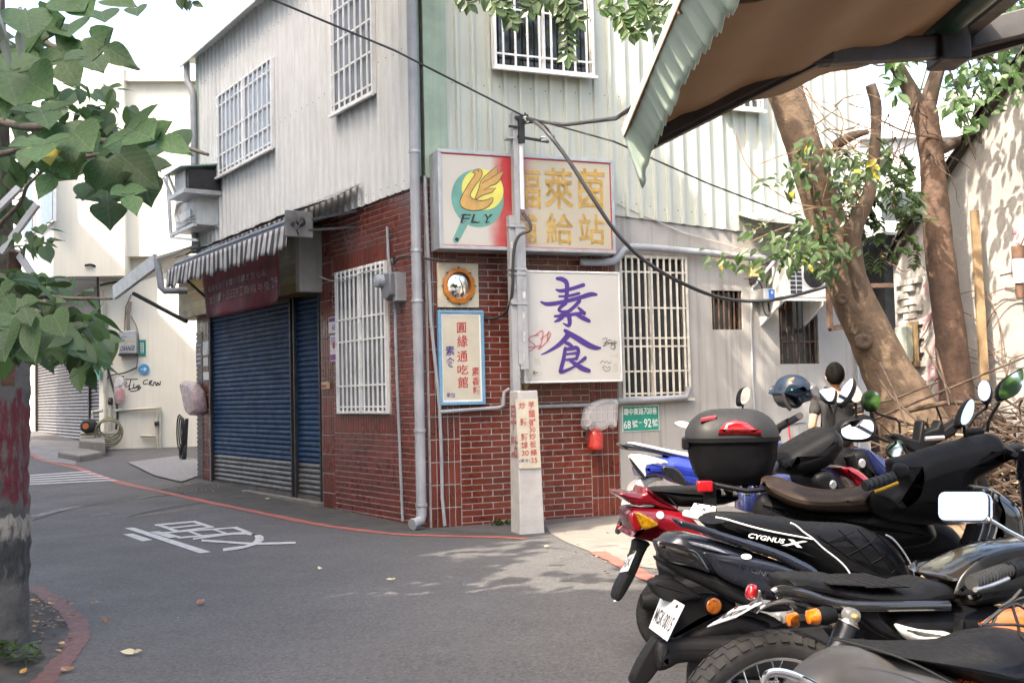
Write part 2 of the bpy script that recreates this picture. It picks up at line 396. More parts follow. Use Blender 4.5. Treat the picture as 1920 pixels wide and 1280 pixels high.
# ------------------------------------------------------------------ ground
def grid_axis(lo, hi, fine_lo, fine_hi, st):
    a = [lo, lo/2, lo/4] if lo < fine_lo-5 else [lo]
    a = [x for x in (lo, lo*.5, lo*.25, lo*.12) if x < fine_lo-.5]
    x = fine_lo
    while x <= fine_hi+1e-6: a.append(x); x += st
    a += [x for x in (hi*.12, hi*.25, hi*.5, hi) if x > fine_hi+.5]
    return a
xs = grid_axis(-300, 300, -14, 8, .5); ys = grid_axis(-300, 300, -6, 34, .5)
mb = MB(); mb.v = [Vector((x, y, g(x, y))) for y in ys for x in xs]; nx = len(xs)
mb.f = [(j*nx+i, j*nx+i+1, (j+1)*nx+i+1, (j+1)*nx+i) for j in range(len(ys)-1) for i in range(nx-1)]
tag(mb.build('road', ASPH), kind='structure')
def sheet(name, px, m, lift, kind='structure', sub=3):
    """a flat sheet on the ground from photo corners"""
    P = [ground_pt(*p) for p in px]
    bm = bmesh.new(); bm.faces.new([bm.verts.new(v) for v in P]); bmesh.ops.triangulate(bm, faces=bm.faces[:])
    for _ in range(sub):
        bmesh.ops.subdivide_edges(bm, edges=[e for e in bm.edges if e.calc_length() > .35], cuts=1, use_grid_fill=False)
        bmesh.ops.triangulate(bm, faces=bm.faces[:])
    for v in bm.verts: v.co.z = g(v.co.x, v.co.y)+lift
    me = bpy.data.meshes.new(name); bm.to_mesh(me); bm.free()
    o = link(name, me, m); recalc(o)
    return tag(o, kind=kind)
def band(name, px, w, m, lift):
    P = chaikin([tuple(ground_pt(*p)) for p in px], 3, False)
    vs = []; n = len(P)
    for i, p in enumerate(P):
        a = Vector(P[max(0, i-1)]); b = Vector(P[min(n-1, i+1)]); d = (b-a); d.z = 0; d.normalize(); q = Vector((-d.y, d.x, 0))
        ww = w*(1+.12*math.sin(i*1.7)+.1*math.sin(i*.53))
        for s_ in (-1, 1):
            v = Vector(p)+q*ww/2*s_; v.z = g(v.x, v.y)+lift; vs.append(v)
    mb = MB().add(vs, [(2*i, 2*i+1, 2*i+3, 2*i+2) for i in range(n-1)])
    return tag(mb.build(name, m), kind='structure')
sheet('concrete_apron', [(1032, 1000), (1022, 985), (1165, 966), (1330, 955), (1420, 1010), (1420, 1100), (1300, 1075), (1190, 1062), (1120, 1040), (1060, 1016)], CONC, .006)
sheet('concrete_ramp', [(240, 868), (330, 856), (372, 862), (373, 893), (340, 905), (290, 893)], mat('pebbled_concrete', (.19, .186, .186), .85, var=.2, scale=30, bump=.06, bscale=60), .02)
band('red_kerb_line', [(40, 842), (62, 851), (85, 866), (140, 874), (200, 898), (300, 921), (400, 943), (520, 968), (600, 984), (690, 996), (760, 1003), (860, 1005), (960, 1008), (985, 1010)], .11, REDP, .004)
band('red_kerb_line', [(1120, 1036), (1160, 1055), (1215, 1085), (1290, 1120)], .13, REDP, .010)
band('red_kerb_line', [(60, 1100), (90, 1117), (120, 1138), (146, 1165), (150, 1190), (136, 1218), (112, 1245), (85, 1275), (60, 1300)], .115, mat('worn_red_paint', (.12, .052, .046), .75, var=.2, scale=9, col2=(.07, .06, .058), amt=.6), .004)
VERGE = mat('old_verge_asphalt', (.048, .046, .043), .9, var=.25, scale=3, bump=.05, bscale=70, col2=(.075, .075, .05), amt=.5)
sheet('verge', [(300, 917), (376, 905), (600, 932), (612, 950), (800, 990), (1010, 1004), (960, 1006), (860, 1003), (760, 1001), (690, 994), (600, 982), (520, 966), (400, 941)], VERGE, .0025)
CRK = mat('road_crack_tar', (.016, .015, .015), .9, var=.2, scale=30)
for pts, w_, m_ in (([(60, 976), (150, 948), (260, 934), (420, 918), (560, 912)], .035, CRK), ([(400, 938), (300, 955), (240, 968)], .025, CRK), ([(62, 968), (110, 956), (160, 948)], .14, mat('pale_road_patch', (.17, .165, .16), .9, var=.2, scale=12)), ([(170, 946), (250, 937), (290, 927)], .10, mat('tan_road_stain', (.125, .11, .08), .9, var=.2, scale=12)), ([(420, 944), (330, 958), (250, 968)], .12, MATS['tan_road_stain']), ([(170, 965), (205, 962)], .05, MATS['pale_road_patch'])):
    band('road_crack', pts, w_, m_, .003 if m_ is CRK else .0022)
# road crossing bars
for k in range(5):
    y0 = 889+4.0*k; o = .5*k
    sheet('crossing_stripe', [(40, y0+2.5), (165+12*k, y0-6), (172+12*k, y0-4.4), (40, y0+4.3)], WHITEP, .005, sub=2)
# painted road character, stroke by stroke
def c3(x, y): return (x/2.667, 800+y/2.667)
CH = [[(622, 507), (668, 504), (1055, 627), (1000, 634)], [(614, 538), (664, 535), (762, 566), (712, 574)], [(748, 527), (795, 522), (888, 552), (846, 556)]]
LN = [([(775, 492), (980, 474)], 8), ([(790, 490), (888, 524)], 13), ([(968, 474), (1055, 502)], 13), ([(838, 508), (1010, 490)], 7), ([(880, 525), (1068, 501)], 7),
      ([(800, 532), (1190, 504)], 7), ([(815, 530), (905, 556)], 12), ([(940, 522), (1010, 546)], 9), ([(1065, 513), (1140, 538)], 9), ([(1172, 504), (1236, 528)], 13), ([(890, 556), (1240, 529)], 8),
      ([(965, 562), (1150, 537), (1235, 535)], 8), ([(1235, 535), (1285, 541), (1303, 558), (1285, 582), (1230, 602), (1115, 617)], 14), ([(1008, 570), (1110, 576), (1200, 583), (1290, 587), (1478, 581)], 10)]
mb = MB()
for poly in CH: mb.add([ground_pt(*c3(*p), .005) for p in poly], [tuple(range(len(poly)))])
for k, (pts, w_) in enumerate(LN):
    P = chaikin(pts, 2, False) if len(pts) > 2 else pts; vs = []
    for i, p in enumerate(P):
        q0 = P[max(0, i-1)]; q1 = P[min(len(P)-1, i+1)]; dx, dy = q1[0]-q0[0], q1[1]-q0[1]
        # stroke width is measured on the road: wider along the photo's x than its y
        if abs(dy) > abs(dx)*.22: o_ = (w_*1.5, 0)
        else: o_ = (0, w_*.5)
        vs += [ground_pt(*c3(p[0]-o_[0], p[1]-o_[1]), .005), ground_pt(*c3(p[0]+o_[0], p[1]+o_[1]), .005)]
    for v in vs: v.z += .0001*k
    mb.add(vs, [(2*i, 2*i+1, 2*i+3, 2*i+2) for i in range(len(P)-1)])
tag(recalc(mb.build('road_marking', WHITEP)), kind='structure')

# ------------------------------------------------------------------ shop building
CP = ground_pt(808, 989)
C0 = Vector((CP.x, CP.y, 0))
RW = Frame(C0, math.radians(21.7))
LW = Frame(C0, math.atan2(-.827, .562))
shop = thing('shop_building', 'two storey corner shop of red tiles below and white corrugated sheets above', 'building', loc=C0)
def wallpart(name, m, frame, **k):
    """an empty-origin mesh in wall coordinates parented to the shop"""
    return None
def wchild(mb, name, m, fr, parent=shop, **k):
    return mb.build(name, m, parent, rot=(0, 0, fr.rz), **k)
LEN_L = -LW.p(383, 900)[0]; LEN_R = 5.45
# cores (behind the skins)
mb = MB(); mb.box(-LEN_L, -.02, .062, .3, -.2, 6.4); wchild(mb, 'wall', MORTAR, LW)
mb = MB(); mb.box(0, LEN_R, .2, .4, -.3, 8.0); wchild(mb, 'wall', PLAST, RW)
# --- corrugated sheets
def sheetpart(fr, a0, a1, zb0, zb1, zt, m, pitch, out=.0, holes=()):
    n = max(1, round((a1-a0)/(pitch*5)))
    for i in range(n):
        s0 = a0+(a1-a0)*i/n; s1 = a0+(a1-a0)*(i+1)/n; mb = MB(); prof = []
        k = 5; w = (s1-s0)/k
        for j in range(k):
            b = s0+w*j
            prof += [(b, 0), (b+w*.66, 0), (b+w*.74, -.030), (b+w*.92, -.030), (b+w, 0)]
        vs = []
        for a, y in prof:
            zb = zb0+(zb1-zb0)*(a-a0)/(a1-a0)
            vs += [(a, y-out, zb), (a, y-out, zt)]
        mb.add(vs, [(2*q, 2*q+2, 2*q+3, 2*q+1) for q in range(len(prof)-1)])
        o = wchild(mb, 'corrugated_sheet', m, fr)
        o.location = (0, 0, random.uniform(-.008, .008))
EAVE = LW.p(440, 55)[1]
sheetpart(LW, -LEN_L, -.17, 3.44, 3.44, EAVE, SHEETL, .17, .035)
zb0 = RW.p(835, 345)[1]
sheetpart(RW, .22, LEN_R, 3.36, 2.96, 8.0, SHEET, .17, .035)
# fixing screws in rows across the sheets
SCR = mat('dark_screw', (.03, .028, .026), .6)
for fr, x0_, x1_, rows in ((RW, .3, LEN_R, lambda x: (3.36-.4*(x-.22)/(LEN_R-.22)+.13, 4.5, 5.6)), (LW, -LEN_L+.1, -.25, lambda x: (3.52, 4.9, 6.2))):
    mb = MB(); x = x0_
    while x < x1_:
        for z in rows(x): mb.lathe([(.007, 0), (.005, .005), (.001, .006)], 6, Matrix.Translation((x, -.066, z+random.uniform(-.01, .01))) @ Matrix.Rotation(math.radians(90), 4, 'X'))
        x += .1735
    tag(wchild(mb, 'screws', SCR, fr), kind='stuff')
# green corner flashing (L-shaped)
zf = 3.52
wchild(MB().box(-.19, .012, -.062, -.03, zf, EAVE+1.5), 'corner_flashing', GREENF, LW, bev=.004)
wchild(MB().box(0, .24, -.064, -.03, zf-.02, 8.0), 'corner_flashing', GREENF, RW, bev=.004)
wchild(MB().box(-LEN_L-.03, -LEN_L+.10, -.066, .3, 2.9, EAVE), 'corner_flashing', GREENF, LW, bev=.004)
# eave on the left wall with gutter
mb = MB(); mb.box(-LEN_L-.3, .1, -.22, .35, EAVE-.0, EAVE+.04)
mb.box(-LEN_L-.3, .1, -.24, -.215, EAVE-.10, EAVE+.05)
wchild(mb, 'eave', WHITEM, LW, bev=.006)
mb = MB(); mb.add([(-LEN_L-.3, -.2, EAVE+.05), (.3, -.2, EAVE+.05), (.3, 3.2, EAVE+1.3), (-LEN_L-.3, 3.2, EAVE+1.3), (-LEN_L-.3, -.2, EAVE+.09), (.3, -.2, EAVE+.09), (.3, 3.2, EAVE+1.34), (-LEN_L-.3, 3.2, EAVE+1.34)], [(3, 2, 1, 0), (4, 5, 6, 7), (0, 1, 5, 4), (1, 2, 6, 5), (2, 3, 7, 6), (3, 0, 4, 7)])
wchild(mb, 'roof', STEEL, LW)
wchild(MB().box(-LEN_L, -LEN_L+.25, .3, 3.0, -.2, EAVE), 'side_wall', PLAST, LW)
# --- plaster part of the right wall: the visible face butts the tiles
A_BR = RW.p(1163, 900)[0]
zp = RW.p(1163, 380)[1]
mb = MB()
wb_ = RW.rect(1166, 486, 1284, 742); ws1 = RW.rect(1333, 545, 1390, 618); ws2 = RW.rect(1459, 556, 1532, 682); ws3 = RW.rect(1452, 545, 1476, 553)
def holed(mb, x0, x1, z0, z1, y0, y1, holes):
    xs_ = sorted(set([x0, x1]+[h[0] for h in holes]+[h[1] for h in holes]))
    for a, b_ in zip(xs_, xs_[1:]):
        z = z0
        for h in sorted([h for h in holes if h[0] <= a and h[1] >= b_], key=lambda h: h[2]): mb.box(a, b_, y0, y1, z, h[2]); z = h[3]
        mb.box(a, b_, y0, y1, z, z1)
holed(mb, A_BR, LEN_R, -.3, 3.42, -.02, .2, [wb_, ws1, ws2]); wchild(mb, 'plaster_wall', PLAST, RW)
# ---- tiles
TP, TH, TL, BP = .0625, .0525, .2165, .2265
brick_me = {}
def brick_mesh(L, H):
    k = (round(L, 3), round(H, 3))
    if k not in brick_me:
        e = .004; q = MB(); x, z = L/2, H/2
        q.add([(-x, 0, -z), (x, 0, -z), (x, 0, z), (-x, 0, z), (-x, -.008, -z), (x, -.008, -z), (x, -.008, z), (-x, -.008, z),
               (-x+e, -.012, -z+e), (x-e, -.012, -z+e), (x-e, -.012, z-e), (-x+e, -.012, z-e)],
              [(0, 1, 5, 4), (1, 2, 6, 5), (2, 3, 7, 6), (3, 0, 4, 7), (4, 5, 9, 8), (5, 6, 10, 9), (6, 7, 11, 10), (7, 4, 8, 11), (8, 9, 10, 11)])
        me = bpy.data.meshes.new('tile'); me.from_pydata(q.v, [], q.f); me.materials.append(BRICK); brick_me[k] = me
    return brick_me[k]
bricks = []      # (frame, a, z, L, H)
def field(fr, a0, a1, z0, z1, holes, phase=0):
    r = 0; z = z0
    while z < z1-.01:
        a = a0-(BP/2 if (r+phase) % 2 else 0)
        while a < a1-.01:
            b0, b1 = max(a, a0), min(a+TL, a1)
            segs = [(b0, b1)]
            for h0, h1, k0, k1 in holes:
                if z+TH > k0 and z < k1:
                    ns = []
                    for s0, s1 in segs:
                        if s1 <= h0 or s0 >= h1: ns.append((s0, s1)); continue
                        if s0 < h0: ns.append((s0, h0-.005))
                        if s1 > h1: ns.append((h1+.005, s1))
                    segs = ns
            for s0, s1 in segs:
                if s1-s0 > .025: bricks.append((fr, (s0+s1)/2, z+TH/2, round((s1-s0)*200)/200, TH))
            a += BP
        z += TP; r += 1
def soldiers(fr, a0, a1, z0, z1, holes=()):
    n = max(1, int((a1-a0+.01)/TP)); st = (a1-a0+.008)/n
    z = z0
    while z < z1-.02:
        h = min(TL, z1-z)
        for i in range(n):
            a = a0+st*i
            if any(a+st > h0 and a < h1 and z+h > k0 and z < k1 for h0, h1, k0, k1 in holes): continue
            bricks.append((fr, a+(st-.008)/2, z+h/2, round((st-.008)*200)/200, round(h*200)/200))
        z += BP
wl = LW.rect(638, 505, 728, 770)            # barred window in the left tiles
ax = LW.p(606, 800)[0]; bx = LW.p(628, 800)[0]
ZB = 3.46
hole = (wl[0]-.05, wl[1]+.05, wl[2]-.03, wl[3]+.03)
zr_ = lambda z: -.02+TP*round((z+.02)/TP)
hole2 = (wl[0]-.17, wl[1]+.17, zr_(wl[2]-.25), zr_(wl[3]+.25))
field(LW, bx+.01, -.07, -.02, ZB, [hole2])
soldiers(LW, ax, bx, -.02, ZB)
for za, zb_ in ((hole2[2], hole[2]-.008), (hole[3]+.008, hole2[3]-.008)):
    n_ = int((hole2[1]-hole2[0])/TP)
    for i in range(n_): bricks.append((LW, hole2[0]+(i+.5)*(hole2[1]-hole2[0])/n_, (za+zb_)/2, round(((hole2[1]-hole2[0])/n_-.009)*200)/200, round((zb_-za)*200)/200))
for zz in range(int((hole[3]-hole[2])/TP)):
    for s0, s1 in ((hole2[0], hole[0]-.01), (hole[1]+.01, hole2[1])): bricks.append((LW, (s0+s1)/2, hole[2]+TP*zz+TH/2, round((s1-s0-.01)*200)/200, TH))
soldiers(LW, -.065, -.012, -.02, ZB)
# pillar beyond the shutter
pl = LW.rect(372, 600, 393, 890)
soldiers(LW, pl[0], pl[1], .06, 2.58)
# right wall
c1 = RW.p(866, 950)[0]; c2 = RW.p(1110, 950)[0]
soldiers(RW, .012, c1-.01, -.03, 2.85)
field(RW, c1, c2, -.03, 2.85, [])
field(RW, .012, A_BR-.02, 2.87, 3.40, [])
soldiers(RW, c2+.01, A_BR-.01, -.03, 2.85)
# the 300 that show largest: low rows and the strip between the boards
def rank(b):
    fr, a, z, L, H = b; P = fr.M @ Vector((a, 0, z)); d = (P-CAM).length
    hid = 0
    if fr is RW:
        if 2.5 < z and -.1 < a < 2.2: hid = 2
        if z < 1.0 and 1.9 < a: hid = 3
        if .12 < a < .45 and 1.15 < z < 2.5: hid = 3
        if .85 < a < 1.25: hid = 3
        if 1.15 < a < 2.1 and 1.35 < z < 2.5: hid = 3
    return d+hid-(.9 if fr is RW else 0)-min(L*H, .0114)*60
bricks.sort(key=rank)
bw = {}
for fr, nm in ((LW, 'L'), (RW, 'R')):
    if fr is LW: mb = MB().box(ax-.02, -.008, -.006, .06, -.2, ZB); wchild(MB().box(pl[0]-.02, pl[1]+.02, -.008, .06, -.1, 2.6), 'brick_wall', MORTAR, LW)
    else: mb = MB().box(.0, A_BR-.004, -.006, .05, -.2, 3.42)
    bw[nm] = wchild(mb, 'brick_wall', MORTAR, fr)
for i, (fr, a, z, L, H) in enumerate(bricks[:300]):
    o = bpy.data.objects.new('brick', brick_mesh(L, H)); COL.objects.link(o); o.parent = bw['L' if fr is LW else 'R']
    o.location = (a+random.uniform(-.001, .001), -.0008-random.uniform(0, .0015), z); o.rotation_euler = (random.uniform(-.008, .008), random.uniform(-.004, .004), random.uniform(-.01, .01))
BRICKM = mat('red_glazed_tile_rest', (.135, .026, .015), .30, var=.22, scale=2.2, bump=.012, bscale=50, col2=(.075, .020, .015), amt=.6)
def island_rand(m, amt):
    nt = m.node_tree; b = nt.nodes['Principled BSDF']; src = b.inputs['Base Color'].links[0].from_socket
    gg = nt.nodes.new('ShaderNodeNewGeometry'); q = nt.nodes.new('ShaderNodeMapRange'); nt.links.new(gg.outputs['Random Per Island'], q.inputs[0]); q.inputs[3].default_value = 1-amt; q.inputs[4].default_value = 1+amt
    hs = nt.nodes.new('ShaderNodeHueSaturation'); nt.links.new(src, hs.inputs['Color']); nt.links.new(q.outputs[0], hs.inputs['Value']); nt.links.new(hs.outputs[0], b.inputs['Base Color'])
island_rand(BRICKM, .22)
for fr, nm in ((LW, 'L'), (RW, 'R')):
    mb = MB()
    for f2, a, z, L, H in bricks[300:]:
        if f2 is fr:
            me = brick_mesh(L, H); mb.add([v.co for v in me.vertices], [tuple(p.vertices) for p in me.polygons], Matrix.Translation((a, -.0008-random.uniform(0, .0015), z)))
    tag(mb.build('brick_rest', BRICKM, bw[nm]), kind='stuff')
# ---- windows
def window(parent, fr, rc, bars, rails, fm, glass=DARKGL, out=.06, bw_=.016, depth=.10, split=0, sill=True, curtain=None, rot=True):
    x0, x1, z0, z1 = rc
    t = .03
    mb = MB()
    mb.box(x0-t, x0, -out, depth, z0-t, z1+t); mb.box(x1, x1+t, -out, depth, z0-t, z1+t)
    mb.box(x0, x1, -out, depth, z1, z1+t); mb.box(x0, x1, -out, depth, z0-t, z0)
    w = mb.build('window', fm, parent, rot=(0, 0, fr.rz) if rot else None, bev=.003)
    mb = MB().box(x0, x1, depth-.02, depth, z0, z1); pn = mb.build('pane', glass, w)
    if split:
        for k in range(split):
            xm = x0+(x1-x0)*(k+1)/(split+1); cube('mullion', fm, w, xm-.02, xm+.02, depth-.05, depth-.0205, z0, z1)
    for i in range(bars):
        a = x0+(x1-x0)*(i+.5)/bars; cube('bar', fm, w, a-bw_/2, a+bw_/2, -out-.012, -out+.004, z0-.02, z1+.02)
    for zf_ in rails:
        zz = z0+(z1-z0)*zf_; cube('rail', fm, w, x0-.02, x1+.02, -out-.003, -out+.012, zz-.009, zz+.009)
    if sill: cube('sill', fm, w, x0-.05, x1+.05, -out-.03, -out+.01, z0-t-.03, z0-t)
    return w
window(shop, LW, wl, 11, (.03, .18, .50, .66, .97), WHITEM, PALEGL, out=.05, sill=False, split=1, depth=-.008)
q = LW.rect(421, 152, 523, 305); xm = (q[0]+q[1])/2
for r_ in ((q[0], xm-.03, q[2], q[3]), (xm+.03, q[1], q[2], q[3])):
    window(shop, LW, r_, 6, (.04, .24, .5, .88), WHITEM, PALEGL, out=.12, bw_=.02, depth=-.068)
q = LW.rect(638, 15, 713, 195); q = (q[0], q[1], q[2], 6.05)
window(shop, LW, q, 7, (.05, .3, .55, .8), WHITEM, PALEGL, out=.12, bw_=.018, depth=-.068)
q = RW.rect(920, -60, 1096, 137)
window(shop, RW, q, 8, (.10, .52, .76), WHITEM, DARKGL, out=.16, bw_=.02, split=1, depth=-.068)
q = RW.rect(1345, 60, 1412, 205); window(shop, RW, q, 5, (.1, .45, .8), WHITEM, GREYGL, out=.14, bw_=.02, depth=-.068)
q = RW.rect(1166, 486, 1284, 742); wbig = q
window(shop, RW, q, 10, (.02, .18, .36, .42, .64, .90), mat('cream_enamel_metal', (.62, .58, .5), .5, var=.12, scale=9, streak=.3), GREYGL, out=.05, bw_=.02, split=1)
q = RW.rect(1333, 545, 1390, 618); window(shop, RW, q, 6, (), RUST, DARKGL, out=.0, bw_=.013, sill=False, depth=.12)
q = RW.rect(1459, 556, 1532, 682); window(shop, RW, q, 7, (.33,), RUST, GREYGL, out=.0, bw_=.013, sill=False, depth=.12)
# soot stains are in the plaster; pipe under the big window is its own thing below
# ---- roller shutters
SL = .066
slat_me = None
def slatmesh(L):
    mb = MB(); prof = [(-.004, 0), (-.012, .008), (-.016, .028), (-.012, .048), (-.002, .056), (0, .062)]
    vs = []
    for y, z in prof: vs += [(0, y, z), (L, y, z)]
    mb.add(vs, [(2*i, 2*i+1, 2*i+3, 2*i+2) for i in range(len(prof)-1)]); me = bpy.data.meshes.new('slat'); me.from_pydata(mb.v, [], mb.f)
    me.polygons.foreach_set('use_smooth', [True]*len(me.polygons)); return me
zbot = LW.p(500, 916)[1]; ztop = 2.62
def shutter(a0, a1, zb, zt, nbare, m):
    sh = MB().box(a0, a1, .05, .058, zb-.05, zt).build('roller_shutter', BARESL, shop, rot=(0, 0, LW.rz))
    me1 = slatmesh(a1-a0); me1.materials.append(m); me2 = me1.copy(); me2.materials.clear(); me2.materials.append(BARESL)
    n = int((zt-zb)/SL)
    for i in range(n):
        o = bpy.data.objects.new('slat', me2 if i < nbare else me1); COL.objects.link(o); o.parent = sh; o.location = (a0, .035+random.uniform(-.002, .002), zb+SL*i)
    for s0 in (a0-.035, a1): cube('guide_rail', DARKST, sh, s0, s0+.035, -.02, .05, zb-.06, zt)
    cube('bottom_rail', BARESL, sh, a0, a1, -.0, .045, zb-.06, zb)
s0 = LW.p(398, 800)[0]; s1 = LW.p(547, 800)[0]; s2 = LW.p(556, 800)[0]; s3 = LW.p(603, 800)[0]
shutter(s0, s1, zbot, ztop, 6, BLUESL); shutter(s2, s3-.03, zbot, ztop, 6, BLUESL)
# threshold, lintel box, yellow fascia
wchild(MB().box(pl[0]-.1, ax+.02, -.10, .06, -.2, zbot-.05), 'threshold', CONC, LW, bev=.01)
FZ0 = 2.60
wchild(MB().box(pl[0]-.25, s3-.02, -.22, .05, FZ0, 3.42), 'fascia', mat('yellow_fascia', (.20, .12, .012), .45, var=.15, scale=2, col2=(.08, .06, .03), amt=.6), LW, bev=.01)
mb = MB(); mb.box(pl[0]-.25, s3-.02, -.2225, -.2205, FZ0+.12, FZ0+.22); mb.box(pl[0]-.25, s3-.02, -.2225, -.2205, FZ0+.36, FZ0+.40)
wchild(mb, 'fascia_stripe', mat('pale_yellow_print', (.28, .24, .10), .5), LW)
wchild(MB().box(s3-.018, ax+.06, -.30, .05, FZ0-.02, 3.36), 'fascia_end', mat('dirty_white_panel', (.30, .29, .265), .6, var=.12, scale=3, streak=.35), LW, bev=.012)
wchild(MB().box(-LEN_L, pl[0]-.005, -.01, .05, .0, FZ0), 'side_shutter', BARESL, LW)
mb = MB()
for k in range(33): mb.box(-LEN_L+.02, pl[0]-.02, -.022, -.0105, .1+.07*k, .1+.07*k+.05)
tag(wchild(mb, 'side_shutter_slats', BARESL, LW), kind='stuff')
# ------------------------------------------------------------------ things on the shop walls
def on(fr, px, py, out=0):
    x, z = fr.p(px, py, out); return fr.at(x, -out, z)
def lc(fr, f0): # local (x,z) of frame f0 for photo points on plane at out (relative to f0's own plane)
    return None
C4 = lambda x, y: (560+x/2.667, 250+y/2.667)
C2 = lambda x, y: (580+x/2.667, 680+y/2.667)
# large light-box sign with swan
RED = mat('red_print', (.42, .015, .02), .4, var=.1, scale=4)
OUT1 = .34
f1 = on(RW, 986, 380, OUT1)
r = f1.rect(829, 296, 1147, 464)
t = thing('shop_sign', 'large weathered light box sign with a golden swan and faded gold characters', 'sign', f1)
x0, x1, z0, z1 = r
mb = MB(); e = .035
mb.box(x0-e, x1+e, -.0, OUT1-.05, z1, z1+e); mb.box(x0-e, x1+e, 0, OUT1-.05, z0-e, z0); mb.box(x0-e, x0, 0, OUT1-.05, z0, z1); mb.box(x1, x1+e, 0, OUT1-.05, z0, z1)
mb.build('frame', STEEL, t, bev=.004)
FACE = bpy.data.materials.new('sign_face'); FACE.use_nodes = True
nt = FACE.node_tree; b = nt.nodes['Principled BSDF']; tc = nt.nodes.new('ShaderNodeTexCoord'); sp = nt.nodes.new('ShaderNodeSeparateXYZ'); nt.links.new(tc.outputs['Object'], sp.inputs[0])
xr0 = f1.p(925, 380)[0]; xr1 = f1.p(962, 380)[0]; xr2 = f1.p(992, 380)[0]
rp = nt.nodes.new('ShaderNodeValToRGB'); mr = nt.nodes.new('ShaderNodeMapRange'); nz = nt.nodes.new('ShaderNodeTexNoise'); nz.inputs['Scale'].default_value = 5; nz.inputs['Detail'].default_value = 4
nt.links.new(tc.outputs['Object'], nz.inputs['Vector'])
ad = nt.nodes.new('ShaderNodeMath'); ad.operation = 'MULTIPLY_ADD'; nt.links.new(nz.outputs['Fac'], ad.inputs[0]); ad.inputs[1].default_value = .10; nt.links.new(sp.outputs[0], ad.inputs[2])
# a leaning sprayed red band: x shifted with height
ad2 = nt.nodes.new('ShaderNodeMath'); ad2.operation = 'MULTIPLY_ADD'; nt.links.new(sp.outputs[2], ad2.inputs[0]); ad2.inputs[1].default_value = -.05; nt.links.new(ad.outputs[0], ad2.inputs[2])
nt.links.new(ad2.outputs[0], mr.inputs[0]); mr.inputs[1].default_value = xr0-.02; mr.inputs[2].default_value = xr2+.12; nt.links.new(mr.outputs[0], rp.inputs[0])
cr = rp.color_ramp; cr.elements[0].position = .0; cr.elements[0].color = (.47, .45, .40, 1); cr.elements[1].position = 1; cr.elements[1].color = (.43, .385, .29, 1)
for p_, c_ in ((.05, (.47, .45, .40, 1)), (.30, (.40, .03, .03, 1)), (.55, (.36, .02, .025, 1)), (.82, (.44, .27, .24, 1))): q = cr.elements.new(p_); q.color = c_
n2 = nt.nodes.new('ShaderNodeTexNoise'); n2.inputs['Scale'].default_value = 3; n2.inputs['Detail'].default_value = 8; nt.links.new(tc.outputs['Object'], n2.inputs['Vector'])
m3 = nt.nodes.new('ShaderNodeMapRange'); nt.links.new(n2.outputs['Fac'], m3.inputs[0]); m3.inputs[1].default_value = .5; m3.inputs[2].default_value = .8; m3.inputs[4].default_value = .35
mx = nt.nodes.new('ShaderNodeMix'); mx.data_type = 'RGBA'; nt.links.new(m3.outputs[0], mx.inputs[0]); nt.links.new(rp.outputs[0], mx.inputs[6]); mx.inputs[7].default_value = (.38, .32, .26, 1)
nt.links.new(mx.outputs[2], b.inputs['Base Color']); b.inputs['Roughness'].default_value = .4
MB().box(x0, x1, .012, .03, z0, z1).build('panel', FACE, t)
mb = MB()
for q in ((x0, x1, z1-.014, z1), (x0, x1, z0, z0+.008), (x1-.012, x1, z0+.008, z1-.014)): mb.add([(q[0], .0105, q[2]), (q[1], .0105, q[2]), (q[1], .0105, q[3]), (q[0], .0105, q[3])], [(0, 1, 2, 3)])
mb.build('red_border', RED, t)
PA = lambda pts: [f1.p(*C4(*p)) for p in pts]
k = f1.p(*C4(0, 0)); k2 = f1.p(*C4(100, 0)); U = abs(k2[0]-k[0])/100      # metres per crop pixel
TEAL = mat('teal_print', (.12, .30, .25), .4, var=.1, scale=3); YEL = mat('yellow_print', (.62, .58, .12), .4, var=.06); TAN = mat('tan_gold_print', (.50, .30, .09), .45, var=.15, scale=6); INK = mat('black_ink', (.015, .014, .02), .5, var=0)
cx, cz = PA([(897, 325)])[0]
pan = circ(cx, cz, 147*U, 40, 153*U)
mb = MB().flat(pan, .0100)
mb.flat(PA([(848, 455), (800, 545), (786, 551), (774, 542), (772, 528), (812, 440)])[::-1], .0098)
mb.build('emblem_disc', TEAL, t)
cx, cz = PA([(922, 280)])[0]
MB().flat(circ(cx, cz, 118*U, 36, 110*U), .0088).build('emblem_sun', YEL, t)
SW = [(868, 195), (885, 180), (905, 177), (918, 186), (920, 205), (908, 230), (880, 265), (855, 310), (868, 325), (900, 335), (935, 335), (977, 316), (970, 345), (945, 370), (910, 384), (860, 386), (822, 374), (805, 350), (812, 320), (840, 270), (868, 228), (885, 205), (880, 198)]
WG = [(902, 275), (910, 240), (930, 215), (960, 190), (993, 162), (998, 200), (1028, 190), (1008, 230), (985, 255), (960, 262), (925, 285), (962, 275), (988, 272), (968, 295), (935, 305), (915, 312), (890, 330), (882, 325), (895, 295)]
mb = MB(); mb.flat(PA(chaikin(SW, 1))[::-1], .0076); mb.flat(PA(WG)[::-1], .0072); mb.build('emblem_swan', TAN, t)
mb = MB()
for poly in (chaikin(SW, 1), WG):
    q = PA(poly); q.append(q[0]); mb.ribbon(q, .006, .0060)
mb.ribbon(PA([(998, 200), (960, 225), (915, 250)]), .005, .0058)
ec = PA([(900, 188)])[0]; mb.flat(circ(ec[0], ec[1], .007, 10), .0058); ec = PA([(792, 530)])[0]; mb.flat(circ(ec[0], ec[1], .02, 14), .0058)
for ch_, a in (('F', 815), ('L', 868), ('Y', 925)):
    p0 = PA([(a, 447)])[0]; p1 = PA([(a+40, 405)])[0]; chars(mb, [(ch_, p0[0], p1[0], p0[1], p1[1])], .0056, .0, shear=.35)
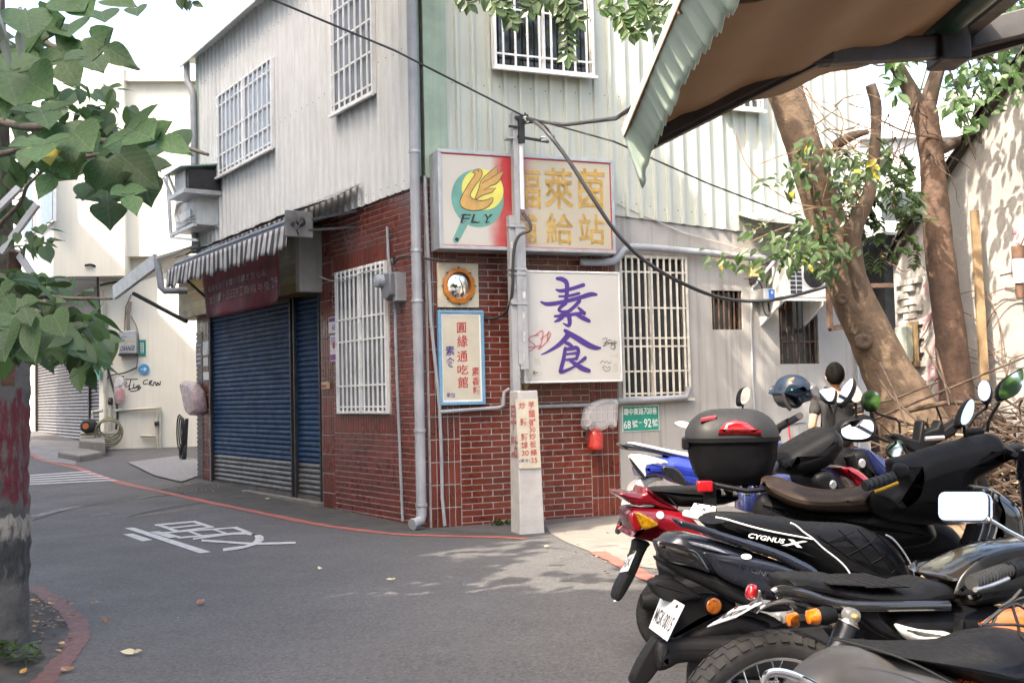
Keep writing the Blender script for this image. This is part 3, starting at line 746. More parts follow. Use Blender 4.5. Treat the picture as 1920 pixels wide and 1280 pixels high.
for pts in ([(812, 410), (830, 403), (850, 408), (862, 404)], [(810, 440), (822, 447), (836, 440)], [(868, 446), (880, 438), (900, 446), (908, 440)], [(925, 412), (938, 404), (948, 420), (962, 404)], [(930, 440), (940, 448), (955, 440)]): mb.ribbon(PA(pts), .006, .0054)
mb.build('lettering', INK, t)
GOLD = mat('gold_print', (.47, .29, .07), .45, var=.22, scale=9)
mb = MB()
def bx(x0, y0, x1, y1, C=C4, fr=f1, out=0):
    a = fr.p(*C(x0, y1), out); b = fr.p(*C(x1, y0), out); return a[0], b[0], a[1], b[1]
chars(mb, [('福', *bx(1080, 178, 1208, 372)), ('萊', *bx(1232, 178, 1372, 372)), ('茵', *bx(1392, 180, 1530, 372))], .0075, .012)
chars(mb, [('補', *bx(1080, 405, 1192, 548)), ('給', *bx(1240, 402, 1372, 552)), ('站', *bx(1404, 405, 1530, 552))], .0075, .010)
mb.build('lettering', GOLD, t)
# dark support bracket behind
MB().box(x0+.1, x0+.14, OUT1-.05, OUT1-.01, z0+.1, z1-.1).box(x1-.2, x1-.16, OUT1-.05, OUT1-.01, z0+.1, z1-.1).build('bracket', DARKST, t)

# white sign with two purple characters
OUT2 = .30
f2 = on(RW, 1070, 610, OUT2)
x0, x1, z0, z1 = f2.rect(984, 512, 1161, 713)
t = thing('shop_sign', 'white square sign with two big purple characters and scribbled tags', 'sign', f2)
MB().box(x0, x1, .0, .16, z0, z1).build('panel', mat('white_sign_face', (.50, .485, .45), .4, var=.04, scale=3, col2=(.5, .47, .42), amt=.3), t, bev=.004)
mb = MB(); e = .02
mb.box(x0-e, x1+e, -.008, .17, z1, z1+e); mb.box(x0-e, x1+e, -.008, .17, z0-e, z0); mb.box(x0-e, x0, -.008, .17, z0, z1); mb.box(x1, x1+e, -.008, .17, z0, z1)
mb.build('frame', WHITEM, t, bev=.004)
MB().box(x0+.1, x0+.14, .16, OUT2-.01, z0+.2, z0+.24).box(x1-.2, x1-.16, .16, OUT2-.01, z0+.2, z0+.24).build('bracket', DARKST, t)
PURP = mat('purple_print', (.065, .028, .20), .45, var=.08)
PB = lambda pts, o=0: [f2.p(*C4(*p[:2]))+((p[2]*U*.95,) if len(p) > 2 else ()) for p in pts]
def brush(mb, strokes, y):
    for i, st in enumerate(strokes):
        P = chaikin(PB(st), 2, False); mb.ribbon(P, .01, y-.0002*i)
        for q in (P[0], P[-1]): mb.flat(circ(q[0], q[1], q[2]/2*.97, 10), y-.0002*i-.0001)
mb = MB()
brush(mb, [[(1292, 726, 20), (1318, 728, 30), (1343, 745, 30), (1341, 800, 26), (1335, 845, 26)],
           [(1288, 782, 12), (1312, 790, 24), (1370, 776, 22), (1424, 758, 24)],
           [(1302, 815, 12), (1350, 814, 18), (1402, 800, 18)],
           [(1212, 843, 12), (1240, 856, 26), (1310, 846, 24), (1400, 824, 24), (1460, 803, 30), (1488, 806, 18)],
           [(1336, 850, 20), (1312, 866, 22), (1296, 884, 18), (1318, 894, 16), (1362, 886, 16)],
           [(1404, 838, 24), (1380, 866, 22), (1340, 896, 20), (1290, 916, 14)],
           [(1280, 914, 14), (1330, 912, 20), (1390, 902, 20), (1430, 896, 18)],
           [(1398, 872, 14), (1418, 890, 26), (1428, 902, 20)],
           [(1350, 905, 28), (1356, 940, 28), (1352, 966, 22), (1322, 950, 8)],
           [(1318, 918, 26), (1300, 934, 22), (1278, 942, 8)],
           [(1388, 908, 12), (1420, 922, 30), (1452, 938, 22)]], -.0015)
brush(mb, [[(1330, 985, 20), (1352, 1000, 36), (1330, 1030, 30), (1290, 1065, 22), (1240, 1094, 12), (1214, 1104, 6)],
           [(1352, 1000, 30), (1390, 1022, 34), (1440, 1054, 36), (1480, 1072, 30), (1508, 1072, 12)],
           [(1322, 1040, 14), (1350, 1052, 26), (1366, 1062, 16)],
           [(1328, 1078, 14), (1350, 1078, 22), (1392, 1068, 24), (1400, 1090, 24), (1388, 1128, 18)],
           [(1338, 1104, 12), (1386, 1098, 16)], [(1334, 1132, 12), (1388, 1126, 18)],
           [(1332, 1075, 22), (1324, 1130, 24), (1310, 1180, 26), (1306, 1196, 22), (1340, 1184, 18), (1380, 1164, 10)],
           [(1432, 1122, 22), (1412, 1140, 20), (1392, 1150, 10)],
           [(1350, 1128, 14), (1380, 1152, 26), (1420, 1176, 32), (1452, 1186, 22)]], -.0045)
mb.build('lettering', PURP, t)
mb = MB()
def scrib(mb, pts, w, y, C, fr): mb.ribbon(chaikin([fr.p(*C(*p)) for p in pts], 2, False), w, y)
for pts in ([(1200, 1008), (1160, 1012), (1145, 1035), (1175, 1050), (1185, 1070), (1150, 1090)], [(1180, 1010), (1225, 975), (1215, 1040), (1200, 1078)], [(1205, 1030), (1250, 1000)], [(1195, 1078), (1240, 1045), (1262, 1000), (1245, 985), (1240, 1050), (1250, 1020)], [(1140, 1070), (1170, 1068), (1210, 1060)]): scrib(mb, pts, .0075, -.0075, C4, f2)
mb.build('tag_scribble', mat('red_marker', (.50, .06, .09), .5, var=0), t)
mb = MB()
for pts in ([(1515, 1030), (1545, 1018), (1530, 1055), (1515, 1068), (1570, 1040), (1590, 1075), (1550, 1080), (1585, 1020), (1575, 1085)], [(1520, 1045), (1590, 1050)], [(1525, 1058), (1560, 1022), (1565, 1065), (1592, 1040)], [(1505, 1150), (1520, 1132), (1530, 1150), (1540, 1135), (1550, 1152), (1562, 1140)],
            [(1520, 1165), (1525, 1188), (1555, 1186), (1556, 1162), (1540, 1175), (1530, 1160), (1518, 1170)], [(1195, 1196), (1170, 1194)], [(1180, 1186), (1170, 1194), (1182, 1206)]): scrib(mb, pts, .005, -.0075, C4, f2)
mb.build('tag_scribble', INK, t)
mb = MB()
for q in ((1145, 1145, 1168, 1215), (1178, 1122, 1208, 1158), (1172, 1190, 1220, 1215), (1560, 1095, 1598, 1120), (1572, 1148, 1594, 1192)):
    a = bx(*q, C4, f2); mb.flat([(a[0], a[2]), (a[1], a[2]), (a[1], a[3]), (a[0], a[3])], -.0012)
mb.build('tape_patch', mat('old_tape', (.50, .48, .42), .6, var=.1), t)

# blue framed menu board
OUT3 = .07
R8 = lambda x, y: (820+x/4.267, 480+y/4.267)
f3 = on(RW, 865, 670, OUT3)
x0, x1, z0, z1 = f3.rect(828, 587, 903, 753)
t = thing('menu_board', 'narrow cream board in a sky blue frame with red and purple characters', 'sign', f3)
MB().box(x0, x1, .006, .045, z0, z1).build('panel', mat('cream_board', (.50, .46, .36), .6, var=.05, scale=4), t)
mb = MB(); e = .03; BLUEW = mat('sky_blue_wood_paint', (.14, .30, .44), .6, var=.15, scale=14, col2=(.08, .15, .2), amt=.4)
for q in ((x0-e, x1+e, z1, z1+e), (x0-e, x1+e, z0-e, z0), (x0-e, x0, z0, z1), (x1, x1+e, z0, z1)): MB().box(q[0], q[1], -.012, .05, q[2], q[3]).build('frame', BLUEW, t, bev=.003)
mb = MB(); e = .018; WB = mat('white_board_paint', (.68, .68, .66), .5, var=.05)
for q in ((x0, x1, z1-.028, z1), (x0, x1, z0, z0+.02), (x0, x0+e, z0+.02, z1-.028), (x1-e, x1, z0+.02, z1-.028)): mb.add([(q[0], .0045, q[2]), (q[1], .0045, q[2]), (q[1], .0045, q[3]), (q[0], .0045, q[3])], [(0, 1, 2, 3)])
mb.build('white_border', WB, t)
RCH = mat('red_lettering', (.42, .055, .05), .5, var=.1)
def g8(x0, y0, x1, y1): return bx(x0, y0, x1, y1, R8, f3)
mb = MB(); chars(mb, [('圓', *g8(158, 530, 230, 614)), ('緣', *g8(160, 632, 243, 728)), ('通', *g8(160, 758, 243, 846)), ('吃', *g8(162, 868, 248, 946)), ('館', *g8(166, 962, 246, 1056)),
                      ('素', *g8(276, 886, 336, 956)), ('香', *g8(282, 964, 338, 1032)), ('麵', *g8(286, 1040, 342, 1106))], .0035, .012, rise=.06)
mb.build('lettering', RCH, t)
mb = MB(); chars(mb, [('素', *g8(66, 716, 138, 796)), ('食', *g8(66, 808, 142, 890)), ('早', *g8(76, 1094, 106, 1132)), ('點', *g8(108, 1094, 142, 1132))], .0035, .012, rise=.08)
mb.build('lettering', PURP, t)

# convex mirror on a cream backboard
f4 = on(RW, 861, 536, .06)
t = thing('traffic_mirror', 'octagonal orange framed convex mirror on a cream backboard', 'mirror', f4)
x0, x1, z0, z1 = f4.rect(821, 493, 898, 576)
MB().box(x0, x1, .01, .035, z0, z1).build('backboard', mat('cream_backboard', (.55, .50, .38), .7, var=.15, scale=7, col2=(.3, .26, .2), amt=.5), t, bev=.003)
cx, cz = f4.p(860, 536, 0); hw_ = .2; OC = [(cx+.178*math.cos(math.radians(22.5+45*k)), cz+.19*math.sin(math.radians(22.5+45*k))) for k in range(8)]
IC = circ(cx, cz, .128, 32, .142)
def ringprism(mb, outer, inner, y0, y1):
    n = len(inner); O = []
    for k in range(n):                     # outer resampled by angle
        a = 2*PI*k/n; best = None
        for i in range(len(outer)):
            p = outer[i]; q = outer[(i+1) % len(outer)]; dx, dz = math.cos(a), math.sin(a); ex, ez = q[0]-p[0], q[1]-p[1]; den = dx*ez-dz*ex
            if abs(den) < 1e-9: continue
            wx, wz = p[0]-cx, p[1]-cz; tt = (wx*ez-wz*ex)/den; uu = (wx*dz-wz*dx)/den
            if tt > 0 and -1e-6 <= uu <= 1+1e-6: best = tt
        O.append((cx+best*math.cos(a), cz+best*math.sin(a)))
    vs = [(x, y0, z) for x, z in O]+[(x, y0-.012, z) for x, z in inner]+[(x, y1, z) for x, z in O]+[(x, y1, z) for x, z in inner]
    fs = []
    for k in range(n): j = (k+1) % n; fs += [(k, j, n+j, n+k), (2*n+k, k+0, j, 2*n+j)[::1], (n+k, n+j, 3*n+j, 3*n+k)]
    mb.add(vs, fs)
mb = MB(); ringprism(mb, OC, IC, -.02, .012); mb.build('mirror_frame', mat('orange_plastic', (.52, .17, .015), .4, var=.1, scale=5, col2=(.35, .12, .02), amt=.4), t)
prof = []; mb = MB()
for i in range(9): a = i/8; prof.append((.132*a+.0005, .030*(1-a*a)))
mb.lathe(prof, 32, Matrix.Translation((cx, .0, cz)) @ Matrix.Diagonal((1, 1, 1.09, 1)) @ Matrix.Rotation(math.radians(90), 4, 'X'))
mb.build('mirror_glass', mat('mirror_silver', (.75, .76, .77), .03, metal=1, var=0), t, smooth=60)
mb = MB()
for k in range(8): a = PI/4*k; mb.box(cx+.175*math.cos(a)-.006, cx+.175*math.cos(a)+.006, -.024, -.0, cz+.187*math.sin(a)-.006, cz+.187*math.sin(a)+.006)
mb.build('bolt', DARKST, t)

# grey steel pole with white conduit
P0 = ground_pt(983, 985)
f5 = Frame((P0.x, P0.y-.02, 0), math.radians(21.7))
t = thing('utility_pole', 'tall grey steel channel pole with taped notices in front of the sign', 'pole', f5)
b0 = f5.p(972, 740)[1]; b1 = f5.p(966, 405)[1]; b2 = f5.p(970, 212)[1]
ax0 = f5.p(957, 600)[0]; ax1 = f5.p(986, 600)[0]; axm = f5.p(971, 600)[0]
POLE = mat('grey_pole_paint', (.33, .34, .35), .6, var=.14, scale=7, col2=(.46, .46, .44), amt=.6, streak=.2)
MB().box(ax0, axm, -.03, .05, 1.0, b1).build('channel', POLE, t, bev=.004)
MB().box(axm+.002, ax1, -.045, .05, b0+.25, b1-.06).build('channel', POLE, t, bev=.004)
MB().box(axm-.02, axm+.035, -.05, .04, b0+.3, b2).build('channel', POLE, t, bev=.004)
mb = MB(); mb.tube([(axm+.065, -.03, f5.p(985, 395)[1]), (axm+.065, -.03, f5.p(985, 252)[1])], .026, 12); mb.build('conduit', WHITEM, t, smooth=40)
mb = MB()
for z in (b1-.12, b1-.55, b1-.6, b0+.9, b2-.28): mb.box(ax0-.004, ax1+.004, -.056, .055, z, z+.018)
mb.build('band', STEEL, t)
mb = MB(); random.seed(3)
for k in range(16):
    a = random.uniform(ax0+.01, ax1-.03); z = random.uniform(b0+.3, b1-.1); w_ = random.uniform(.015, .045)
    y = -.0312 if a+w_ < axm else -.0465; a = min(a, axm-w_-.002) if y > -.04 else max(a, axm+.004)
    mb.add([(a, y, z), (a+w_, y, z+random.uniform(-.01, .01)), (a+w_, y, z+random.uniform(.03, .08)), (a, y, z+random.uniform(.03, .07))], [(0, 1, 2, 3)])
mb.build('torn_notice', mat('torn_paper', (.55, .55, .53), .8, var=.25, scale=20), t)
mb = MB()
PORC = mat('white_porcelain', (.68, .67, .65), .25, var=.05)
za = b2-.10
mb.lathe([(.028, 0), (.036, .01), (.026, .022), (.036, .036), (.024, .05), (.010, .055)], 14, Matrix.Translation((axm+.11, -.06, za)))
mb.lathe([(.028, 0), (.036, .01), (.026, .022), (.036, .036), (.024, .05), (.010, .055)], 14, Matrix.Translation((axm+.30, -.06, za-.19)))
mb.build('insulator', PORC, t, smooth=40)
mb = MB(); mb.bar((axm+.02, -.06, za-.16), (axm+.36, -.06, za-.19), .025).bar((axm-.07, -.06, za-.06), (axm+.02, -.06, za-.06), .02).bar((axm+.11, -.06, za-.02), (axm+.11, -.06, za+.09), .016).bar((axm+.0, -.06, za+.03), (axm+.14, -.06, za+.06), .03).bar((axm+.06, -.06, za-.22), (axm+.06, -.06, za+.02), .06)
mb.build('bracket', DARKST, t)
POLE_TOP = f5.M @ Vector((axm+.11, -.06, b2-.03))
# small sprouting plant on the pole
f6 = on(RW, 985, 715, .42)
t = thing('sprout', 'wispy dry sprout growing where the steel pole meets the concrete post', 'plant', f6)
mb = MB(); random.seed(5)
for k in range(9):
    a = random.uniform(-1.2, 1.4); l = random.uniform(.06, .2); mb.tube([(0, -.02, -.09), (l*math.sin(a)*.5, -.04, l*.3-.03), (l*math.sin(a), -.05, l*math.cos(a)*.5)], [.003, .002, .001], 4)
mb.build('stem', mat('dry_stem', (.10, .10, .05), .8), t)

# concrete post with price list
P0 = ground_pt(998, 1000)
f7 = Frame(P0, math.radians(19))
t = thing('concrete_post', 'stubby white concrete post painted with a red price list', 'post', f7)
xa, xb = f7.p(975, 998)[0], f7.p(1022, 998)[0]; xc, xd = f7.p(971, 735)[0], f7.p(1009, 730)[0]; zt = f7.p(990, 732)[1]; dp = .27
WC = mat('flaking_white_paint', (.42, .41, .395), .8, var=.14, scale=7, col2=(.24, .23, .21), amt=.75, thr=(.56, .7), bump=.03)
mb = MB(); mb.add([(xa, 0, -.08), (xb, 0, -.08), (xb, dp, -.08), (xa, dp, -.08), (xc, .01, zt), (xd, .01, zt), (xd, dp-.02, zt), (xc, dp-.02, zt)], [(3, 2, 1, 0), (4, 5, 6, 7), (0, 1, 5, 4), (1, 2, 6, 5), (2, 3, 7, 6), (3, 0, 4, 7)])
mb.build('post', WC, t, bev=.012)
def c22(x0, y0, x1, y1): return bx(x0, y0, x1, y1, C2, f7, .012)
q = f7.rect(967, 747, 1012, 878, .012)
lx0, lx1 = f7.p(*C2(1035, 300), .012)[0], f7.p(*C2(1150, 300), .012)[0]
pq = [f7.p(*C2(*p), .012) for p in ((1050, 528), (1158, 525), (1143, 178), (1032, 182))]
mb = MB(); mb.add([(x, -.012, z) for x, z in pq]+[(x, .006, z) for x, z in pq], [(0, 1, 2, 3), (7, 6, 5, 4), (0, 4, 5, 1), (1, 5, 6, 2), (2, 6, 7, 3), (3, 7, 4, 0)])
mb.build('price_board', mat('cream_price_board', (.50, .46, .36), .6, var=.08, scale=6), t)
mb = MB()
chars(mb, [('芋', *c22(1094, 192, 1124, 228)), ('頭', *c22(1096, 236, 1128, 274)), ('粥', *c22(1098, 280, 1130, 318)), ('30', *c22(1100, 322, 1130, 346)), ('炒', *c22(1100, 350, 1132, 384)), ('板', *c22(1103, 388, 1134, 424)), ('條', *c22(1105, 430, 1138, 464)), ('35', *c22(1108, 472, 1140, 500)),
           ('炒', *c22(1048, 196, 1080, 230)), ('麵', *c22(1054, 276, 1086, 314)), ('麵', *c22(1058, 352, 1090, 388)), ('線', *c22(1060, 392, 1092, 428)), ('30', *c22(1062, 436, 1096, 464))], -.0145, .010)
mb.build('lettering', RCH, t)
mb = MB(); chars(mb, [('(素食)', *c22(1050, 478, 1104, 500))], -.0145, .008); mb.build('lettering', PURP, t)
# characters on its left face
M_ = Matrix.Translation((xa-.002, 0, 0)) @ Matrix.Rotation(math.radians(-90), 4, 'Z')
mb = MB(); lean = (xc-xa)/zt
zA = lambda y: f7.p(*C2(1010, y))[1]
def onleft(items):
    m2 = MB()
    for ch_, a0, a1, z0, z1 in items: chars(m2, [(ch_, a0, a1, z0, z1)], 0, .015)
    out = []
    for v in m2.v: out.append((xa+lean*v.z-.004, dp-v.x if False else v.x, v.z))
    # reading direction left-to-right seen from the left is far -> near
    o2 = [(p[0], .24-(p[1]), p[2]) for p in out]
    mb.add(o2, m2.f)
onleft([('早', .02, .20, zA(340), zA(212)), ('點', .03, .21, zA(480), zA(368))])
mb.build('lettering', mat('worn_red_lettering', (.36, .12, .12), .6, var=.3, scale=25), t)

# drain pipes
def pipe(label, cat, pts_world, r, m, name='drain_pipe', parts=None, n=14):
    o = Vector(pts_world[-1]); t = thing(name, label, cat, loc=o)
    MB().tube([Vector(p)-o for p in pts_world], r, n).build('pipe', m, t, smooth=40)
    return t, o
def LWw(px, py, out): x, z = LW.p(px, py, out); return LW.M @ Vector((x, -out, z))
def RWw(px, py, out): x, z = RW.p(px, py, out); return RW.M @ Vector((x, -out, z))
a = LWw(790, 940, .13); base = LW.I @ a
zt = 8.0
pp = [LW.M @ Vector((base.x, -.13, z)) for z in (zt, 1.0, .14)]
gz = g(*(LW.M @ Vector((base.x, -.13, 0))).xy)
pp += [LW.M @ Vector((base.x+.01, -.15, gz+.09)), LW.M @ Vector((base.x+.03, -.24, gz+.065))]
t, o = pipe('thick grey drain pipe down the brick corner with an elbow at the road', 'pipe', pp, .052, PVC)
mb = MB()
for z in (LW.p(790, 282, .13)[1], LW.p(790, 470, .13)[1], LW.p(793, 565, .13)[1], LW.p(795, 810, .13)[1], LW.p(797, 950, .13)[1]):
    MB().lathe([(.054, 0), (.060, .002), (.060, .03), (.054, .032)], 16, Matrix.Translation((LW.M @ Vector((base.x, -.13, z)))-o)).build('collar', STEEL, t, smooth=40)
MB().tube([pp[-1]-o+Vector((0, 0, 0)), LW.M @ Vector((base.x+.034, -.256, gz+.062))-o], .058, 16).build('elbow', PVC, t, smooth=40)
# thin conduit beside the left window
pts = [LWw(726, 425, .05), LWw(728, 480, .05), LWw(740, 560, .05), LWw(744, 700, .05), LWw(752, 900, .05), LWw(755, 976, .05)]
pipe('thin grey conduit running down the tiles beside the smaller barred window in the tiles', 'pipe', pts, .016, PVC, 'conduit', n=8)
pts = [RWw(797, 330, .06), RWw(801, 430, .06), RWw(808, 600, .06), RWw(818, 700, .06), RWw(824, 760, .06), RWw(828, 860, .06), RWw(829, 930, .06), RWw(834, 985, .07)]
t, o = pipe('thin pale conduit running down the building corner next to the blue framed board', 'pipe', pts, .018, PVC, 'conduit', n=8)
# horizontal water pipe
pts = [RWw(824, 772, .06), RWw(935, 764, .06), RWw(944, 760, .06), RWw(945, 735, .06), RWw(955, 729, .06)]
pipe('grey water pipe stepping up from conduit to the concrete post', 'pipe', pts, .02, PVC, 'water_pipe', n=10)
pts = [RWw(1008, 762, .06), RWw(1100, 759, .06), RWw(1165, 752, .06)]
pipe('grey water pipe crossing the tiles from the concrete post to the extinguisher', 'pipe', pts, .02, PVC, 'water_pipe', n=10)
pts = [RWw(1158, 752, .09), RWw(1250, 747, .09), RWw(1286, 744, .09), RWw(1290, 735, .09), RWw(1290, 725, .09)]
pipe('thick grey water pipe below the large barred window', 'pipe', pts, .035, PVC, 'water_pipe', n=12)
pts = [RWw(1088, 490, .10), RWw(1100, 492, .12), RWw(1145, 492, .12), RWw(1158, 485, .12), RWw(1170, 466, .12), RWw(1190, 462, .10), RWw(1300, 472, .09), RWw(1400, 482, .09), RWw(1475, 490, .09)]
t, o = pipe('pale grey vent pipe bending out under the big sign along the plaster', 'pipe', chaikin([tuple(p) for p in pts], 1, False), .04, PVC, 'vent_pipe', n=12)

# electricity meter
f8 = on(LW, 722, 535, .18)
t = thing('electric_meter', 'grey electric meter with a round glass dial beside the barred window', 'meter', f8)
MB().inflate([(-.10, -.02), (-.12, .12), (.10, .13), (.12, .11), (.12, -.10), (.02, -.16), (-.06, -.13)], .08, .09, .02).build('box', mat('grey_meter_plastic', (.14, .15, .16), .5, var=.1), t, smooth=40)
MB().box(.06, .15, .05, .175, -.17, .13).build('mounting_plate', STEEL, t, bev=.004)
mb = MB(); mb.lathe([(.075, 0), (.075, .03), (.07, .07), (.05, .085), (.001, .088)], 24, Matrix.Translation((-.06, .0, .05)) @ Matrix.Rotation(math.radians(90), 4, 'X') ); mb.build('dial', mat('dial_glass', (.33, .36, .40), .12, var=.2, scale=18, coat=.5), t, smooth=40)

# house number plates
f9 = on(LW, 625, 608, .02)
t = thing('house_number', 'white house number plate with purple band above a paper notice', 'sign', f9)
x0, x1, z0, z1 = f9.rect(616, 594, 632, 624)
MB().box(x0, x1, 0, .01, z0, z1).build('plate', WB, t)
VIO = mat('violet_print', (.22, .05, .22), .5)
mb = MB(); mb.flat([(x0+.01, z1-.055), (x1-.01, z1-.055), (x1-.01, z1-.008), (x0+.01, z1-.008)], -.0015); chars(mb, [('68', x0+.10, x1-.03, z0+.03, z1-.09)], -.0015, .02); mb.build('lettering', VIO, t)
f9 = on(LW, 626, 652, .02)
t = thing('paper_notice', 'white and pink paper notice with a round crest below the house number', 'notice', f9)
x0, x1, z0, z1 = f9.rect(619, 628, 633, 677)
MB().box(x0, x1, 0, .006, z0, z1).build('paper', mat('notice_paper', (.68, .66, .68), .6, var=.05), t)
mb = MB(); mb.flat(circ((x0+x1)/2, (z0+z1)/2+.03, .04, 18), -.0015); mb.build('crest', RCH, t)
mb = MB(); mb.flat([(x0+.005, z0+.01), (x1-.005, z0+.01), (x1-.005, z0+.08), (x0+.005, z0+.08)], -.0015)
for i in range(4): mb.flat([(x0+.03, z1-.04-.022*i), (x1-.03, z1-.04-.022*i), (x1-.03, z1-.03-.022*i), (x0+.03, z1-.03-.022*i)], -.0015)
mb.build('lettering', VIO, t)
f9 = on(LW, 372, 662, .02)
t = thing('paper_notice', 'white notice with a round red crest on the narrow tile pillar past shutter', 'notice', f9)
x0, x1, z0, z1 = f9.rect(367, 645, 376, 682)
MB().box(x0, x1, 0, .006, z0, z1).build('paper', MATS['notice_paper'], t)
MB().flat(circ((x0+x1)/2, (z0+z1)/2+.05, .05, 18), -.0015).build('crest', RCH, t)
for (xa_, ya_, xb_, yb_), lb, mm in (((380, 640, 391, 665), 'small grey sticker plate high on the tile pillar past the shutter', STEEL), ((381, 670, 390, 686), 'small weathered sticker midway up the tile pillar past the shutter', STEEL), ((381, 697, 391, 712), 'small white sticker low on the tile pillar past the shutter', WB)):
    ff = on(LW, (xa_+xb_)/2, (ya_+yb_)/2, .022); q = ff.rect(xa_, ya_, xb_, yb_)
    t = thing('sticker', lb, 'sticker', ff, group='stickers on the tile pillar'); MB().box(q[0], q[1], 0, .006, q[2], q[3]).build('plate', mm, t)
ff = on(LW, 607, 721, .05)
t = thing('door_bell', 'small yellow and red door bell on the tiles between shutter and barred window', 'bell', ff)
q = ff.rect(602, 716, 613, 729)
MB().box(q[0], q[1], 0, .045, q[2], q[3]).build('case', mat('bell_cream', (.5, .42, .25), .5), t, bev=.004); MB().box(q[0]+.01, q[1]-.01, -.004, -.0005, q[2]+.02, q[2]+.05).build('button', RED, t)

# road name sign
f10 = on(RW, 1200, 782, .03)
x0, x1, z0, z1 = f10.rect(1167, 760, 1236, 808)
t = thing('road_sign', 'green road name sign with white characters low on the plaster wall', 'sign', f10)
TSG = mat('sign_green', (.015, .24, .17), .4, var=.08, scale=8); PWH = mat('white_lettering', (.72, .74, .72), .45, var=.03)
MB().box(x0, x1, .0, .012, z0, z1).build('plate', PWH, t, bev=.003)
MB().box(x0+.008, x1-.008, -.002, .0, z0+.008, z1-.008).build('field', TSG, t)
C10 = lambda x, y: (1140+x/4.268, 680+y/4.268)
def c10(x0, y0, x1, y1): return bx(x0, y0, x1, y1, C10, f10)
mb = MB()
chars(mb, [('環', *c10(124, 366, 160, 420)), ('中', *c10(164, 362, 200, 418)), ('東', *c10(204, 360, 240, 416)), ('路', *c10(244, 358, 282, 414)), ('708', *c10(286, 356, 348, 412)), ('巷', *c10(352, 354, 388, 410)),
           ('68', *c10(126, 462, 180, 528)), ('號', *c10(194, 456, 236, 516)), ('—', *c10(246, 474, 272, 480)), ('92', *c10(288, 446, 344, 516)), ('號', *c10(354, 446, 396, 508))], -.004, .012)
mb.build('lettering', PWH, t)

# fire extinguishers in clear bags
PLASTIC = mat('clear_plastic_bag', (.75, .75, .75), .25, var=0, alpha=.32)
EXR = mat('extinguisher_red', (.45, .02, .018), .35, var=.1, coat=.3)
def bag(mb, poly, hw, seed):
    random.seed(seed); b = chaikin(poly, 1); i0 = len(mb.v); mb.inflate(b, 0, hw, .05, None, 4)
    for v in mb.v[i0:]: v += Vector((random.uniform(-1, 1), random.uniform(-1, 1), random.uniform(-1, 1)))*.010
    return mb
def extinguisher(fr, label, rect, sc=1.0):
    t = thing('fire_extinguisher', label, 'fire extinguisher', fr, group='fire extinguishers hung in plastic bags')
    x0, x1, z0, z1 = rect; cx = (x0+x1)/2; r = (x1-x0)/2
    MB().lathe([(r*.92, z0), (r, z0+.015), (r, z1-r*.9), (r*.85, z1-r*.35), (r*.4, z1), (r*.35, z1+.03), (.001, z1+.03)], 20, Matrix.Translation((cx, .02, 0))).build('cylinder', EXR, t, smooth=40)
    MB().lathe([(r*1.003, z0+.03), (r*1.006, z0+.031), (r*1.006, z0+.16), (r*1.003, z0+.161)], 20, Matrix.Translation((cx, .02, 0))).build('label_band', mat('extinguisher_label', (.52, .05, .04), .5, var=.2, scale=30), t)
    mb = MB().box(cx-.02, cx+.02, .0, .04, z1+.03, z1+.07).box(cx-.02, cx+.12, .01, .03, z1+.06, z1+.075); mb.build('valve', DARKST, t)
    mb = MB().tube([(cx, -.02, z1+.04), (cx-r*1.2, -.03, z1+.02), (cx-r*1.5, -.02, z1-.12), (cx-r*1.35, -.02, z0+.1)], .012, 8); mb.build('hose', BLACK, t)
    return t
f11 = on(RW, 1117, 815, .14)
t = extinguisher(f11, 'red fire extinguisher in a torn clear bag on the tile wall', f11.rect(1104, 803, 1131, 842))
bb = bag(MB(), [f11.p(*C2(*p)) for p in ((1370, 330), (1366, 280), (1378, 230), (1420, 195), (1480, 178), (1535, 180), (1533, 250), (1525, 335), (1490, 300), (1470, 340), (1400, 335))], .09, 2); o = bb.build('plastic_bag', PLASTIC, t, smooth=70)
# plastic bag hanging left of the shutter
f12 = on(LW, 364, 745, .12)
t = thing('hanging_bag', 'crumpled clear plastic bag with faded red print hung on the tile pillar', 'bag', f12)
CC2 = lambda x, y: (x/2.667, 400+y/2.667)
bag(MB(), [f12.p(*CC2(*p)) for p in ((930, 832), (970, 850), (985, 870), (1000, 900), (1010, 985), (1000, 1005), (965, 1010), (945, 960), (928, 880))], .1, 4).build('plastic_bag', mat('cloudy_plastic_bag', (.55, .42, .44), .35, var=.2, scale=15, alpha=.75), t, smooth=70)
MB().inflate([f12.p(*CC2(*p)) for p in ((945, 910), (990, 910), (1000, 990), (965, 1000), (950, 960))], 0, .05, .03).build('contents', mat('faded_red_card', (.35, .06, .07), .6, var=.3, scale=20), t, smooth=60)

# ---------------------------------------------------------------- striped awning
awL = LW.p(320, 505, .75); awR = LW.p(548, 430, .75); awT = LW.p(600, 372, .05)
xl = awL[0]; xr = LW.p(560, 425, .6)[0]
zfr = (awL[1]+awR[1])/2
f13 = LW.at(xl, -.05, 0)
t = thing('shop_awning', 'grey and white striped roll awning sagging over the blue shutter', 'awning', f13)
STR = stripemat('striped_canvas', (.035, .033, .034), (.42, .41, .40), .17, .5, 0, .85, .4)
wd = awR[0]-xl; ztop_ = awT[1]-.02; proj = .72
